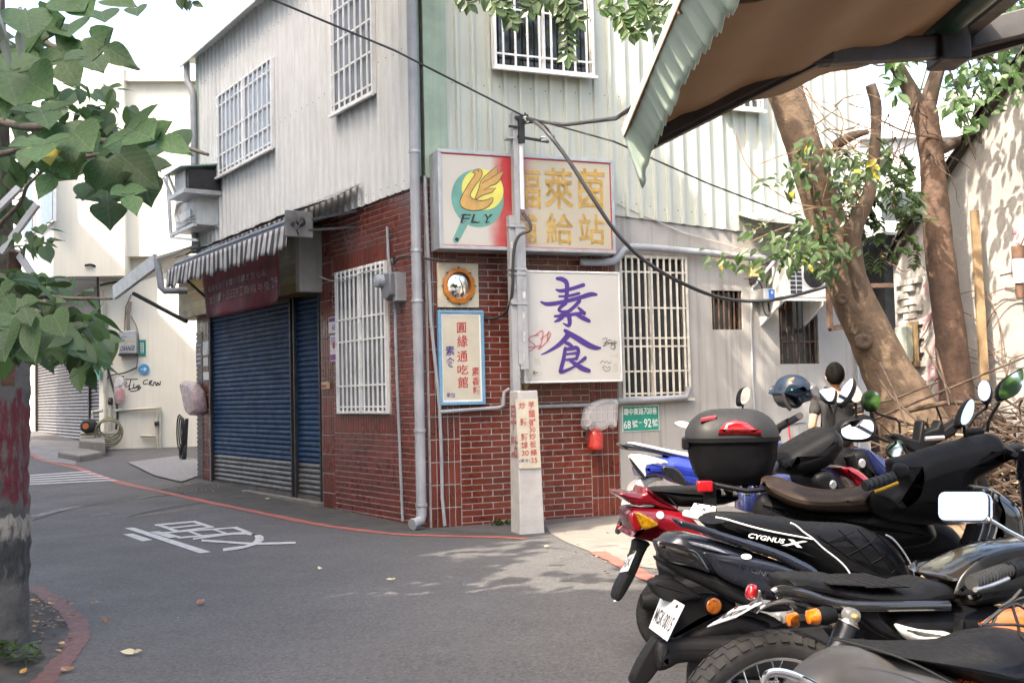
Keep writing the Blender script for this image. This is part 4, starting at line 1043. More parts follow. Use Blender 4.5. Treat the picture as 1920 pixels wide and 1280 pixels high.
# sloping canvas
NX, NY = 40, 6; vs = []
for j in range(NY+1):
    for i in range(NX+1):
        u, v = i/NX, j/NY; wide = wd+.35*(1-v)
        vs.append((u*wide, -.02-(proj-.10)*v, ztop_+(zfr+.20-ztop_)*v-.03*math.sin(v*PI)+.008*math.sin(i*1.3)*v))
mb = MB().add(vs, [(j*(NX+1)+i, (j+1)*(NX+1)+i, (j+1)*(NX+1)+i+1, j*(NX+1)+i+1) for j in range(NY) for i in range(NX)])
o = mb.build('canvas', STR, t, smooth=60); q = o.modifiers.new('solid', 'SOLIDIFY'); q.thickness = .006
vs = []; NX = 100; NZ = 5
for j in range(NZ+1):
    for i in range(NX+1):
        u = i/NX; v = j/NZ; sc = abs(math.sin(u*PI*17)); h = .24+.045*sc
        vs.append((u*wd, -proj-.03-.012*math.sin(u*PI*34)*v-.05*v*math.sin(u*9)*.4-.02*v, zfr+.02-h*v+.02*math.sin(u*PI*17)*v*v))
mb = MB().add(vs, [(j*(NX+1)+i, (j+1)*(NX+1)+i, (j+1)*(NX+1)+i+1, j*(NX+1)+i+1) for j in range(NZ) for i in range(NX)])
o = mb.build('valance', STR, t, smooth=60); q = o.modifiers.new('solid', 'SOLIDIFY'); q.thickness = .005
MB().tube([(0, -proj+.10, zfr+.10), (wd+.03, -proj+.10, zfr+.10)], .04, 14).build('roller', mat('blue_grey_tube', (.10, .12, .15), .5), t, smooth=40)
MB().tube([(0, -proj, zfr+.02), (wd+.08, -proj, zfr+.02)], .024, 10).build('front_rail', DARKST, t, smooth=40)
mb = MB().box(wd+.02, wd+.06, -proj-.08, -proj+.24, zfr-.12, zfr+.17); mb.build('end_bracket', mat('dull_bracket', (.17, .17, .165), .6, metal=.2, var=.2), t, bev=.01)
mb = MB().lathe([(.05, 0), (.05, .03), (.03, .04)], 14, Matrix.Translation((wd+.06, -proj+.09, zfr+.05)) @ Matrix.Rotation(math.radians(90), 4, 'Y')); mb.tube([(wd+.1, -proj+.09, zfr+.05), (wd+.1, -proj+.03, zfr-.05), (wd+.1, -proj+.05, zfr-.1)], .01, 6); mb.build('crank_gear', DARKST, t)
mb = MB().bar((wd+.04, -proj+.2, zfr+.08), (wd+.16, -.0, zfr+.20), .03); mb.bar((wd+.04, -proj+.15, zfr-.04), (wd+.16, -.0, zfr+.02), .025); mb.build('arm', DARKST, t)
mb = MB().bar((.05, -proj+.1, zfr), (.05, 0, zfr-.55), .03); mb.build('arm', DARKST, t)
# banner below it
f14 = LW.at(0, -.62, 0)
bl = [f14.p(*CC2(*p)) for p in ((1015, 330), (1390, 210), (1395, 455), (1020, 505))]
t = thing('banner', 'dark red cloth banner with handwritten white characters hanging under the awning', 'banner', f14)
NX, NZ = 30, 12; vs = []
xL, xR = bl[0][0], bl[1][0]; zT = (bl[0][1]+bl[1][1])/2+.1; zBm = (bl[2][1]+bl[3][1])/2
by = lambda u, v: -.0+.05*math.sin(u*7+v*2)*v+.03*math.sin(u*17)*v*v
for j in range(NZ+1):
    for i in range(NX+1):
        u, v = i/NX, j/NZ; vs.append((xL+(xR-xL)*u, by(u, v), zT+(zBm-zT)*v-.05*math.sin(u*PI)*v))
mb = MB().add(vs, [(j*(NX+1)+i, (j+1)*(NX+1)+i, (j+1)*(NX+1)+i+1, j*(NX+1)+i+1) for j in range(NZ) for i in range(NX)])
o = mb.build('cloth', mat('dark_red_cloth', (.085, .008, .014), .85, var=.2, scale=3), t, smooth=60); q = o.modifiers.new('solid', 'SOLIDIFY'); q.thickness = .004; q.offset = 1
mb = MB(); w_ = xR-xL
row2 = '農曆初一十五日手工麵線半價'; n = len(row2)
its = []
for i, c in enumerate('麵線孤成行善一初答一定愛心飯'): its.append((c, xL+w_*(.06+.058*i), xL+w_*(.06+.058*i+.045), zT-(zT-zBm)*.47, zT-(zT-zBm)*.34))
for i, c in enumerate(row2): its.append((c, xL+w_*(.06+.063*i), xL+w_*(.06+.063*i+.052), zT-(zT-zBm)*.74, zT-(zT-zBm)*.57))
its.append(('29', xL+w_*.90, xL+w_*.98, zT-(zT-zBm)*.72, zT-(zT-zBm)*.54))
chars(mb, its, 0, .0)
for v in mb.v: u = (v.x-xL)/w_; vv = (zT-v.z)/(zT-zBm); v.y = by(u, vv)-.012
mb.build('lettering', mat('faded_white_print', (.20, .15, .145), .8, var=.35, scale=20), t)
# ------------------------------------------------------------------ AC units on the left end of the shop
def C1(x, y): return (x/2.667, y/2.667)
ACW = mat('ac_white', (.62, .62, .60), .5, var=.07, scale=5, streak=.2)
def ac_unit(label, fr, rect, depth, mount=True, grille='fan', brk=None):
    """outdoor unit: local -Y faces out of the wall"""
    x0, x1, z0, z1 = rect
    t = thing('air_conditioner', label, 'air conditioner', fr)
    MB().box(x0, x1, 0, depth, z0, z1).build('case', ACW, t, bev=.012)
    return t, x0, x1, z0, z1
# upper box unit under a small green canopy
fA = on(LW, 380, 320, .55)
x0, x1, z0, z1 = fA.rect(352, 297, 403, 338); x1 = LW.p(414, 320, .05)[0]-(LW.I @ fA.o).x; x0 = x1-.62
t = thing('air_conditioner', 'white box air conditioner under a small green canopy high beside the first upstairs window', 'air conditioner', fA)
MB().box(x0, x1-.12, 0, .5, z0, z1-.02).build('case', ACW, t, bev=.01)
MB().box(x1-.118, x1, .02, .5, z0, z1-.02).build('side_grille', DARKST, t)
mb = MB(); mb.add([(x0-.1, -.12, z1-.02), (x1+.05, -.12, z1-.02), (x1+.05, .52, z1+.08), (x0-.1, .52, z1+.08), (x0-.1, -.12, z1), (x1+.05, -.12, z1), (x1+.05, .52, z1+.1), (x0-.1, .52, z1+.1)], [(3, 2, 1, 0), (4, 5, 6, 7), (0, 1, 5, 4), (1, 2, 6, 5), (2, 3, 7, 6), (3, 0, 4, 7)])
mb.build('canopy', mat('green_sheet', (.20, .32, .28), .5, var=.1), t)
mb = MB(); mb.box(x0-.1, x1+.02, -.06, .52, z0-.07, z0-.005); mb.build('tray', STEEL, t, bev=.005)
mb = MB(); mb.bar((x0+.02, -.1, z1-.01), (x0+.25, -.04, z0-.05), .03); mb.bar((x0-.2, -.1, z1-.01), (x0+.05, -.04, z0-.05), .03); mb.build('strut', STEEL, t)
# lower unit seen from the side with tubes
fB = on(LW, 348, 395, .35)
x0, x1, z0, z1 = fB.rect(328, 350, 368, 430)
t = thing('air_conditioner', 'white outdoor air conditioner with bent pipes on an angle bracket by green corner', 'air conditioner', fB)
MB().box(x0, x1, 0, .32, z0, z1).build('case', ACW, t, bev=.012)
MB().box(x0+.08, x1-.12, -.02, -.001, z1-.22, z1-.06).box(x0+.12, x1-.2, -.03, -.001, z0+.05, z0+.25).build('cover', WHITEM, t, bev=.006)
mb = MB()
for k in range(3): mb.tube(chaikin([(x0+.2+.06*k, -.02, z1-.2), (x0+.1+.05*k, -.05, z1-.4), (x0+.3+.05*k, -.05, z1-.55), (x1-.02, -.02, z1-.5-.05*k)], 2, False), .012, 6)
mb.build('pipe', mat('pale_tube', (.5, .5, .48), .5), t, smooth=60)
mb = MB(); mb.bar((x0-.05, -.05, z0-.02), (x1+.1, -.05, z0-.02), .05); mb.bar((x0-.05, .3, z0-.02), (x1+.1, .3, z0-.02), .05); mb.bar((x0-.05, -.05, z0-.05), (x1+.1, -.02, z0-.25), .035); mb.bar((x0-.08, -.05, z0), (x0-.25, -.05, z1+.3), .03); mb.bar((x0-.02, -.05, z0), (x0-.12, -.05, z1), .03); mb.build('bracket', STEEL, t)
# rain pipe at the far end of the eave
e0 = LW.M @ Vector((-LEN_L-.16, -.16, EAVE-.02)); o = e0
t = thing('rain_pipe', 'pale grey rain pipe bending down from the far end of the eave', 'pipe', loc=e0)
MB().tube(chaikin([tuple(LW.M @ Vector(v)-o) for v in ((-LEN_L-.16, -.16, EAVE-.02), (-LEN_L-.16, -.16, EAVE-.35), (-LEN_L-.02, -.12, EAVE-.5), (-LEN_L+.02, -.12, EAVE-.7), (-LEN_L+.02, -.12, 3.6))], 1, False), .05, 12).build('pipe', PVC, t, smooth=40)

# ------------------------------------------------------------------ cream building beyond
CB = ground_pt(195, 842)
KW = Frame((CB.x, CB.y, 0), math.radians(4))            # frontal cream wall, to the right of the corner
KL = Frame((CB.x, CB.y, 0), math.radians(-57))          # face with the shutter, to the left of the corner
gz = CB.z
CREAM = mat('cream_render', (.72, .68, .57), .85, var=.05, scale=1.2, streak=.12, bump=.01, bscale=30, col2=(.62, .58, .48), amt=.4)
WTILE = bpy.data.materials.new('white_wall_tile'); WTILE.use_nodes = True
nt = WTILE.node_tree; b = nt.nodes['Principled BSDF']; tc = nt.nodes.new('ShaderNodeTexCoord'); mp = nt.nodes.new('ShaderNodeMapping'); mp.inputs['Rotation'].default_value = (math.radians(90), 0, 0)
bt = nt.nodes.new('ShaderNodeTexBrick'); bt.inputs['Color1'].default_value = (.72, .72, .72, 1); bt.inputs['Color2'].default_value = (.68, .68, .68, 1); bt.inputs['Mortar'].default_value = (.52, .52, .53, 1); bt.inputs['Scale'].default_value = 1; bt.inputs['Brick Width'].default_value = .23; bt.inputs['Row Height'].default_value = .07; bt.inputs['Mortar Size'].default_value = .006
nt.links.new(tc.outputs['Object'], mp.inputs[0]); nt.links.new(mp.outputs[0], bt.inputs[0]); nt.links.new(bt.outputs[0], b.inputs['Base Color']); b.inputs['Roughness'].default_value = .6
cream = thing('cream_building', 'cream rendered building with grey shutter and white tiled upper floor where the lane bends', 'building', loc=(CB.x, CB.y, gz))
def kb(mb, name, m, fr, **k): return mb.build(name, m, cream, rot=(0, 0, fr.rz), loc=(0, 0, -gz), **k)
z2 = KW.p(250, 500)[1]                     # underside of upper storey
kb(MB().box(0, 7, 0, .3, gz-.4, 7.8), 'wall', CREAM, KW)
# face with shutter
shl = KL.p(64, 800)[0]; shr = KL.p(186, 800)[0]; szt = KL.p(186, 585)[1]; szb = KL.p(150, 826)[1]
kb(MB().box(shr, 0, .0, .3, gz-.4, 4.2).box(shl-3, shl, 0, .3, gz-.4, 4.2).box(shl, shr, 0, .3, szt, 4.2).box(shl, shr, .12, .3, gz-.4, szt), 'wall', CREAM, KL)
kb(MB().box(shl, shr, -.03, .0, szt-.02, szt+.55), 'shutter_lintel', mat('dark_lintel', (.16, .16, .165), .6, var=.1), KL)
GRSL = mat('grey_slat_paint', (.085, .08, .082), .5, var=.15, scale=3)
mb = MB(); n = int((szt-szb)/.075)
for i in range(n):
    z = szb+.075*i; mb.add([(shl+.05, .1, z), (shr-.05, .1, z), (shl+.05, .075, z+.035), (shr-.05, .075, z+.035), (shl+.05, .1, z+.07), (shr-.05, .1, z+.07)], [(0, 1, 3, 2), (2, 3, 5, 4)])
tag(kb(mb, 'shutter_slats', GRSL, KL), kind='stuff')
xm = KL.p(162, 760)[0]
kb(MB().box(xm-.05, xm+.05, .04, .11, szb-.1, szt), 'guide_rail', DARKST, KL)
kb(MB().box(shl, shl+.06, .03, .11, szb-.1, szt), 'guide_rail', DARKST, KL); kb(MB().box(shr-.06, shr, .03, .11, szb-.1, szt), 'guide_rail', DARKST, KL)
# upper white tiled volume cantilevered over the shutter face
OUTU = .95
zu = KL.p(175, 482, OUTU)[1]
kb(MB().box(shl-6, -.0, -OUTU, .0, zu, 8.3), 'upper_wall', WTILE, KL)
xb0 = KW.p(178, 400, 0)[0]
cornU = KL.M @ Vector((0, -OUTU, 0)); cu = KW.I @ cornU
xr_ = KW.p(234, 500, -cu.y)[0]
kb(MB().box(cu.x, xr_, cu.y, -.001, KW.p(210, 517, -cu.y)[1], 8.3), 'upper_wall', CREAM, KW)
kb(MB().box(xr_, 7, -.25, -.001, KW.p(290, 480, .25)[1], 7.9), 'upper_wall', CREAM, KW)
for i, (a0, a1, b0, b1) in enumerate(((49, 66, 330, 440), (82, 104, 300, 420))):
    q = KL.rect(a0, b0, a1, b1, OUTU+.01)
    w = kb(MB().box(q[0]-.2, q[1]+.04, -OUTU-.06, -OUTU-.002, q[2]-.05, q[3]+.05), 'window', WHITEM, KL)
    MB().box(q[0]-.0, q[1], -OUTU-.07, -OUTU-.061, q[2], q[3]).build('pane', GREYGL, w)
# parapet band and a brown chimney top
kb(MB().box(xr_, 7, -.40, .3, 7.9, 8.12), 'parapet', CREAM, KW)
# lean-to canopy between cream building and shop
fL = on(LW, 300, 520, .4)
P1, P2 = KW.M @ Vector((0, 0, 0)), None
cr0 = at(215, 545, 17.2); cr1 = at(292, 486, 15.8); cr2 = at(372, 462, 16.3); cr3 = at(320, 508, 17.6)
t = thing('lean_to_canopy', 'small grey sloping canopy with a gutter beside the striped awning', 'canopy', loc=cr0)
mb = MB(); up_ = Vector((0, 0, .04))
mb.add([p-cr0 for p in (cr0, cr1, cr2, cr3)]+[p-cr0+up_ for p in (cr0, cr1, cr2, cr3)], [(3, 2, 1, 0), (4, 5, 6, 7), (0, 1, 5, 4), (1, 2, 6, 5), (2, 3, 7, 6), (3, 0, 4, 7)])
recalc(mb.build('roof_sheet', mat('pale_roof_sheet', (.5, .52, .5), .5, var=.08), t))
MB().bar(Vector((0, 0, -.03)), cr1-cr0+Vector((0, 0, -.03)), .06, .22).build('gutter', STEEL, t)
MB().bar(at(250, 550, 16.8)-cr0, at(350, 603, 16.2)-cr0, .05).build('strut', DARKST, t)
MB().tube([cr1-cr0+Vector((.02, 0, -.05)), at(300, 520, 15.8)-cr0, at(302, 538, 15.8)-cr0, at(308, 545, 15.8)-cr0, at(350, 545, 16.0)-cr0], .05, 10).build('down_pipe', PVC, t, smooth=40)
# meter box, green plate, arrow sign, extinguisher, pipes on the cream wall
f = on(KW, 238, 642, .18); x0, x1, z0, z1 = f.rect(223, 620, 255, 662)
t = thing('meter_box', 'grey steel meter box with yellow and black scribbles on cream wall', 'box', f)
MB().box(x0, x1, 0, .175, z0, z1).build('case', STEEL, t, bev=.01); MB().box(x0-.01, x1+.01, -.02, .175, z0-.05, z0-.005).build('case_base', DARKST, t, bev=.005)
mb = MB(); chars(mb, [('ORANGE', x0+.03, x1-.03, z0+.05, z0+.15)], -.003, .01, shear=.2); mb.build('tag_scribble', INK, t)
mb = MB(); mb.ribbon(chaikin([(x0+.04, z0+.22), (x0+.1, z0+.28), (x0+.13, z0+.2), (x0+.2, z0+.27), (x0+.25, z0+.21), (x0+.32, z0+.28)], 2, False), .02, -.003); mb.build('tag_scribble', mat('yellow_marker', (.5, .4, .05), .5), t)
mb = MB().tube([(0, .1, z1), (0, .08, z1+.35), (.05, .1, z1+.6)], .035, 8).tube([(x0+.08, .1, z1), (x0+.1, .14, z1+.5), (.05, .14, z1+.75)], .015, 6).tube(chaikin([(.05, .14, z1+.3), (x1-.02, .14, z1+.1), (x1+.03, .14, z0+.2), (x1-.03, .14, z0-.3)], 2, False), .012, 6); mb.build('conduit', mat('brown_grey_pipe', (.22, .18, .14), .7), t, smooth=40)
f = on(KW, 266, 652, .02); x0, x1, z0, z1 = f.rect(260, 637, 273, 667)
t = thing('wall_plate', 'small vertical green plate with white characters beside the meter box', 'sign', f)
MB().box(x0, x1, 0, .015, z0, z1).build('plate', TSG, t); MB().box(x0+.04, x1-.04, -.002, -.0005, z0+.06, z1-.06).build('field', PWH, t)
mb = MB()
for k in range(5): z = z1-.09-k*.062*(z1-z0)/.4; mb.flat(circ((x0+x1)/2, z, .02, 8), -.004)
mb.build('lettering', TSG, t)
f = on(KW, 270, 692, .02)
t = thing('arrow_sign', 'round blue sign with a white arrow on the cream wall', 'sign', f)
rr = abs(f.p(280, 692)[0]); MB().lathe([(rr, 0), (rr, .012)], 28, Matrix.Rotation(math.radians(90), 4, 'X')).build('disc', mat('sign_blue', (.06, .30, .55), .4), t)
mb = MB().flat([(-.6*rr, -.09*rr), (.15*rr, -.09*rr), (-.05*rr, -.38*rr), (.14*rr, -.38*rr), (.58*rr, 0), (.14*rr, .38*rr), (-.05*rr, .38*rr), (.15*rr, .09*rr), (-.6*rr, .09*rr)], -.0145); mb.build('arrow', PWH, t)
f = on(KW, 224, 730, .14); t = extinguisher(f, 'faded red fire extinguisher in a bag on the cream wall', f.rect(218, 728, 232, 752))
mb = bag(MB(), [f.p(*p) for p in ((216, 756), (214, 730), (218, 710), (226, 705), (234, 712), (234, 740), (231, 756))], .1, 6); mb.build('plastic_bag', PLASTIC, t, smooth=70)
# graffiti scribbles on the wall belong to the building
mb = MB(); CC2 = lambda x, y: (x/2.667, 400+y/2.667)
for pts in ([(625, 830), (690, 828)], [(655, 830), (645, 870), (650, 885)], [(670, 850), (665, 882), (700, 850), (690, 880)], [(640, 880), (680, 870), (710, 865), (690, 885), (650, 890)], [(740, 832), (720, 835), (715, 855), (740, 850)], [(745, 858), (750, 835), (765, 838), (748, 848), (765, 862)], [(765, 860), (775, 835), (782, 862)], [(785, 862), (788, 838), (798, 865), (803, 838)], [(610, 850), (640, 840), (620, 870), (650, 860)]):
    mb.ribbon(chaikin([KW.p(*CC2(*p)) for p in pts], 1, False), .02, -.004)
kb(mb, 'graffiti', INK, KW)
# pipework
mb = MB(); kw = lambda x, y, o=.06: tuple(Vector((KW.p(*CC2(x, y), o)[0], -o, KW.p(*CC2(x, y), o)[1])))
t = thing('wall_pipes', 'white water pipes forming an angle low on the cream wall', 'pipe', KW)
mb.tube([kw(575, 985), kw(800, 972), kw(800, 1230)], .035, 8); mb.tube([kw(705, 1112), kw(780, 1112)], .03, 8); mb.tube([kw(785, 1010), kw(788, 1230)], .03, 8); mb.tube([kw(550, 940), kw(550, 1140), kw(558, 1230)], .04, 8); mb.tube([kw(532, 450), kw(532, 1040)], .02, 6); mb.tube([kw(520, 380), kw(522, 900)], .03, 6)
mb.build('pipe', mat('cream_pipe', (.5, .47, .38), .6, var=.1), t, smooth=40)
MB().tube([kw(545, 940), kw(560, 940)], .08, 8).tube([kw(785, 1040), kw(788, 1060)], .06, 8).build('valve', DARKST, t)
t = thing('wall_cable', 'black cables drooping down the corner of the cream building', 'cable', KW)
mb = MB().tube(chaikin([kw(425, 260, .5), kw(460, 255, .5), kw(490, 275, .4), kw(488, 380, .1), kw(505, 560), kw(525, 700), kw(545, 800), kw(575, 900), kw(590, 1000), kw(580, 1080)], 2, False), .025, 6)
mb.tube(chaikin([kw(530, 830), kw(560, 805), kw(620, 800), kw(685, 770)], 2, False), .015, 6); mb.tube(chaikin([kw(500, 360), kw(560, 345), kw(640, 340)], 2, False), .02, 6)
mb.build('cable', CABLE, t, smooth=40)
f = on(KL, 181, 690, .1); t = thing('wall_plate', 'green plate half hidden by leaves beside the grey shutter', 'sign', f); q = f.rect(176, 682, 187, 710); MB().box(q[0], q[1], 0, .02, q[2], q[3]).build('plate', TSG, t)
# pump with hose coil
gp = ground_pt(200, 850); f = Frame(KW.M @ Vector((KW.p(*CC2(480, 1080), .3)[0], -.3, KW.p(*CC2(500, 1095), .3)[1])), KW.rz)
t = thing('water_pump', 'small black water pump with a coiled hose on a pipe shelf', 'pump', f)
MB().lathe([(.001, 0), (.12, 0), (.14, .05), (.14, .28), (.10, .34), (.001, .34)], 16, Matrix.Translation((-.12, .1, .14)) @ Matrix.Rotation(math.radians(90), 4, 'X')).build('motor', BLACK, t, smooth=40)
MB().lathe([(.001, 0), (.06, 0), (.06, .03), (.001, .03)], 14, Matrix.Translation((-.12, -.25, .14)) @ Matrix.Rotation(math.radians(90), 4, 'X')).build('cap', mat('orange_cap', (.5, .14, .05), .5), t)
mb = MB().tube([(-.3, 0, -.02), (.5, 0, -.02)], .035, 8).tube([(-.1, .1, .28), (-.1, .1, .42), (.1, .1, .44)], .035, 8); mb.build('pipe', MATS['cream_pipe'], t, smooth=40)
mb = MB()
for k in range(5): mb.tube([(.28+(.22+.02*k)*math.cos(a)*(1 if k % 2 else .9), -.04-.02*k, .1+(.2+.015*k)*math.sin(a)-.03*k) for a in [2*PI*i/20 for i in range(20)]], .016, 6, closed=True)
mb.build('hose', mat('olive_hose', (.16, .15, .09), .6), t, smooth=60)
# step blocks and ramp to the shutter
def lump(name, label, cat, px, h, m, bev=.03):
    P = [ground_pt(*p) for p in px]; o = sum(P, Vector())/len(P); t = None
    mb = MB(); n = len(P); mb.add([p-o+Vector((0, 0, -.1)) for p in P]+[p-o+Vector((0, 0, h)) for p in P], [tuple(range(n)), tuple(range(2*n-1, n-1, -1))]+[(i, (i+1) % n, (i+1) % n+n, i+n) for i in range(n)])
    ob = recalc(mb.build(name, m, None, bev=bev, loc=o)); return tag(ob, label, cat)
lump('concrete_step', 'mossy concrete step block standing under the pump by the cream corner', 'step', [(148, 851), (198, 856), (196, 838), (150, 836)], .28, CONC)
lump('concrete_step', 'low flat concrete slab lying in front of the mossy step', 'step', [(108, 858), (150, 866), (192, 858), (150, 848)], .12, CONC)
o = sheet('driveway', [(45, 846), (60, 850), (85, 865), (140, 872), (148, 858), (190, 832), (150, 828), (60, 824)], mat('grey_driveway', (.16, .155, .15), .85, var=.15, scale=4), .010)
# hand cart / folded trolley with wheel by the shop's left end
f = on(LW, 345, 845, .55)
gzz = ground_pt(343, 862)
f = Frame(gzz, LW.rz); t = thing('hose_reel', 'dark hose looped over a small wheel at the far end of the shop', 'hose', f)
mb = MB(); mb.tube([(.11*math.cos(a), 0, .14+.13*math.sin(a)) for a in [2*PI*i/20 for i in range(20)]], .04, 8, closed=True); mb.build('tyre', BLACK, t, smooth=60)
mb = MB()
for k in range(3): mb.tube([(.02+(.13+.02*k)*math.cos(a), -.03*k, .5+(.26+.03*k)*math.sin(a)) for a in [2*PI*i/20 for i in range(20)]], .014, 6, closed=True)
mb.build('hose', BLACK, t, smooth=60); mb = MB().bar((0, .04, .1), (.06, .06, .75), .05); mb.build('frame', DARKST, t)

# ------------------------------------------------------------------ left foreground: round pillar
gp = ground_pt(28, 1228)
R_ = .30
ex = ground_pt(56, 1222)
pc = Vector((ex.x-R_-.055, ex.y+.06, 0))
t = thing('concrete_pillar', 'round weathered concrete pillar stained with red paint under the leafy branch', 'pillar', loc=pc)
zt = at(58, 690, pc.y)[2]
PILM = mat('weathered_pillar', (.10, .092, .082), .9, var=.35, scale=5, bump=.12, bscale=16, col2=(.055, .052, .05), amt=.8, thr=(.4, .62))
# red paint band and black scrape on the pillar by height
nt = PILM.node_tree; b = nt.nodes['Principled BSDF']; src = b.inputs['Base Color'].links[0].from_socket
gg = nt.nodes.new('ShaderNodeNewGeometry'); sp = nt.nodes.new('ShaderNodeSeparateXYZ'); nt.links.new(gg.outputs['Position'], sp.inputs[0])
nz = nt.nodes.new('ShaderNodeTexNoise'); nz.inputs['Scale'].default_value = 5; nz.inputs['Detail'].default_value = 8
mp = nt.nodes.new('ShaderNodeMapping'); mp.inputs['Scale'].default_value = (2.2, 2.2, .5); nt.links.new(gg.outputs['Position'], mp.inputs[0]); nt.links.new(mp.outputs[0], nz.inputs[0])
zr0, zr1 = at(58, 940, pc.y)[2], at(58, 755, pc.y)[2]
def bandmask(lo, hi, soft, nzamt):
    a = nt.nodes.new('ShaderNodeMath'); a.operation = 'MULTIPLY_ADD'; nt.links.new(nz.outputs['Fac'], a.inputs[0]); a.inputs[1].default_value = nzamt; nt.links.new(sp.outputs[2], a.inputs[2])
    m1 = nt.nodes.new('ShaderNodeMapRange'); nt.links.new(a.outputs[0], m1.inputs[0]); m1.inputs[1].default_value = lo+nzamt/2; m1.inputs[2].default_value = lo+soft+nzamt/2
    m2 = nt.nodes.new('ShaderNodeMapRange'); nt.links.new(a.outputs[0], m2.inputs[0]); m2.inputs[1].default_value = hi+nzamt/2; m2.inputs[2].default_value = hi-soft+nzamt/2
    p = nt.nodes.new('ShaderNodeMath'); p.operation = 'MULTIPLY'; nt.links.new(m1.outputs[0], p.inputs[0]); nt.links.new(m2.outputs[0], p.inputs[1]); return p.outputs[0]
n5 = nt.nodes.new('ShaderNodeTexNoise'); n5.inputs['Scale'].default_value = 13; n5.inputs['Detail'].default_value = 12; n5.inputs['Roughness'].default_value = .7; nt.links.new(mp.outputs[0], n5.inputs[0])
r5 = nt.nodes.new('ShaderNodeMapRange'); nt.links.new(n5.outputs['Fac'], r5.inputs[0]); r5.inputs[1].default_value = .40; r5.inputs[2].default_value = .52
cur = src
for (lo, hi, soft, na, colr, useg) in ((zr0-.02, zr1, .02, .5, (.10, .012, .018, 1), True), (at(58, 1010, pc.y)[2], at(58, 965, pc.y)[2], .01, .2, (.26, .23, .19, 1), True), (at(58, 1090, pc.y)[2], at(58, 1000, pc.y)[2], .05, .3, (.03, .03, .03, 1), True)):
    f_ = bandmask(lo, hi, soft, na)
    if useg:
        p = nt.nodes.new('ShaderNodeMath'); p.operation = 'MULTIPLY'; nt.links.new(f_, p.inputs[0]); nt.links.new(r5.outputs[0], p.inputs[1]); f_ = p.outputs[0]
    mx = nt.nodes.new('ShaderNodeMix'); mx.data_type = 'RGBA'; nt.links.new(f_, mx.inputs[0]); nt.links.new(cur, mx.inputs[6]); mx.inputs[7].default_value = colr; cur = mx.outputs[2]
nt.links.new(cur, b.inputs['Base Color'])
random.seed(11)
prof = [(R_*(1+.012*math.sin(i*2.1)+random.uniform(-.006, .006)), -.1+(zt+.1+.35)*i/48) for i in range(49)]
prof[0] = (R_*1.05, -.1)
mb = MB().lathe(prof, 56)
for v in mb.v: k_ = 1+.012*math.sin(v.z*9+math.atan2(v.y, v.x)*5)+random.uniform(-.012, .012); v.x *= k_; v.y *= k_
mb.build('shaft', PILM, t, smooth=60)
# steel bars leaning out at the left
fb = at(5, 580, 5.2)
t = thing('steel_bars', 'two grey square steel bars sticking out diagonally through the leaves above the round pillar', 'bar', loc=fb)
MB().bar(at(-20, 408, 5.0)-fb, at(36, 352, 5.0)-fb, .028).build('bar', STEEL, t); MB().bar(at(2, 474, 5.2)-fb, at(70, 383, 5.2)-fb, .028).build('bar', STEEL, t); MB().bar(at(32, 472, 5.3)-fb, at(90, 560, 5.3)-fb, .03).build('bar', STEEL, t)
mb = MB().bar(at(28, 470, 5.3)-fb, at(14, 720, 5.5)-fb, .06); mb.build('post', RUST, t)

# ------------------------------------------------------------------ cables across the scene
def wire(label, pts, r, name='overhead_cable', sag=0):
    P = []
    n = len(pts)
    for i in range(n-1):
        a, b_ = Vector(pts[i]), Vector(pts[i+1])
        for k in range(10): u = k/10; p = a.lerp(b_, u); p.z -= sag*4*u*(1-u); P.append(p)
    P.append(Vector(pts[-1])); o = P[0].copy(); 
    ob = MB().tube([p-o for p in P], r, 6).build(name, CABLE, None, smooth=60, loc=o)
    return tag(ob, label, 'cable')
PT = POLE_TOP
wire('black cable running across the upstairs windows down to the pole top', [at(500, -5, 9.0), at(740, 95, 9.7), PT+Vector((0, 0, -.02))], .010)
wire('black cable sloping down along the corrugated wall past the big sign', [PT+Vector((0, 0, -.02)), at(1150, 265, 10.0), at(1330, 345, 10.8), at(1500, 410, 11.6)], .009)
wire('twisted black cable from pole top to the torn canopy edge', [PT+Vector((.05, 0, -.06)), at(1060, 234, 9.0), at(1155, 222, 7.5), at(1200, 192, 6.2), at(1300, 130, 5.5)], .016)
cc = chaikin([tuple(v) for v in (PT+Vector((.02, -.02, -.04)), at(1015, 235, 9.4), at(1060, 290, 9.4), at(1110, 370, 9.4), at(1160, 445, 9.5), at(1220, 500, 9.6), at(1300, 542, 9.9), at(1360, 562, 10.3), at(1430, 566, 10.6), at(1500, 552, 10.8), at(1565, 532, 10.8))], 2, False)
o = Vector(cc[0]); tag(MB().tube([Vector(p)-o for p in cc], .018, 6).build('overhead_cable', CABLE, None, smooth=60, loc=o), 'thick black cable drooping from the pole across the plaster wall to the tree', 'cable')
t = thing('pole_wires', 'tangle of thin black wires looping round the pole insulators', 'cable', loc=PT)
mb = MB()
for k in range(6):
    a = random.uniform(.0, .3); mb.tube(chaikin([(-.02, -.02, -.1), (.1+a*.3, -.06, -.06-.1*a), (.22+a*.3, -.05, -.15-.5*a), (.30+a*.2, -.04, -.35-.3*a), (.28, -.03, -.22)], 2, False), .005, 5)
mb.tube(chaikin([(-.05, -.03, -1.0), (.02, -.09, -1.1), (.03, -.1, -1.2), (-.1, -.1, -1.22), (-.16, -.08, -1.4), (-.17, -.06, -1.9), (-.3, .2, -2.05), (-.6, .3, -2.0)], 2, False), .016, 6)
mb.build('wire', CABLE, t, smooth=60)
cc = chaikin([tuple(LWw(740, 480, .06)), tuple(LWw(735, 500, .08)), tuple(LWw(750, 478, .1)), tuple(RWw(800, 485, .2)), tuple(RWw(830, 488, .2))], 2, False); o = Vector(cc[0])
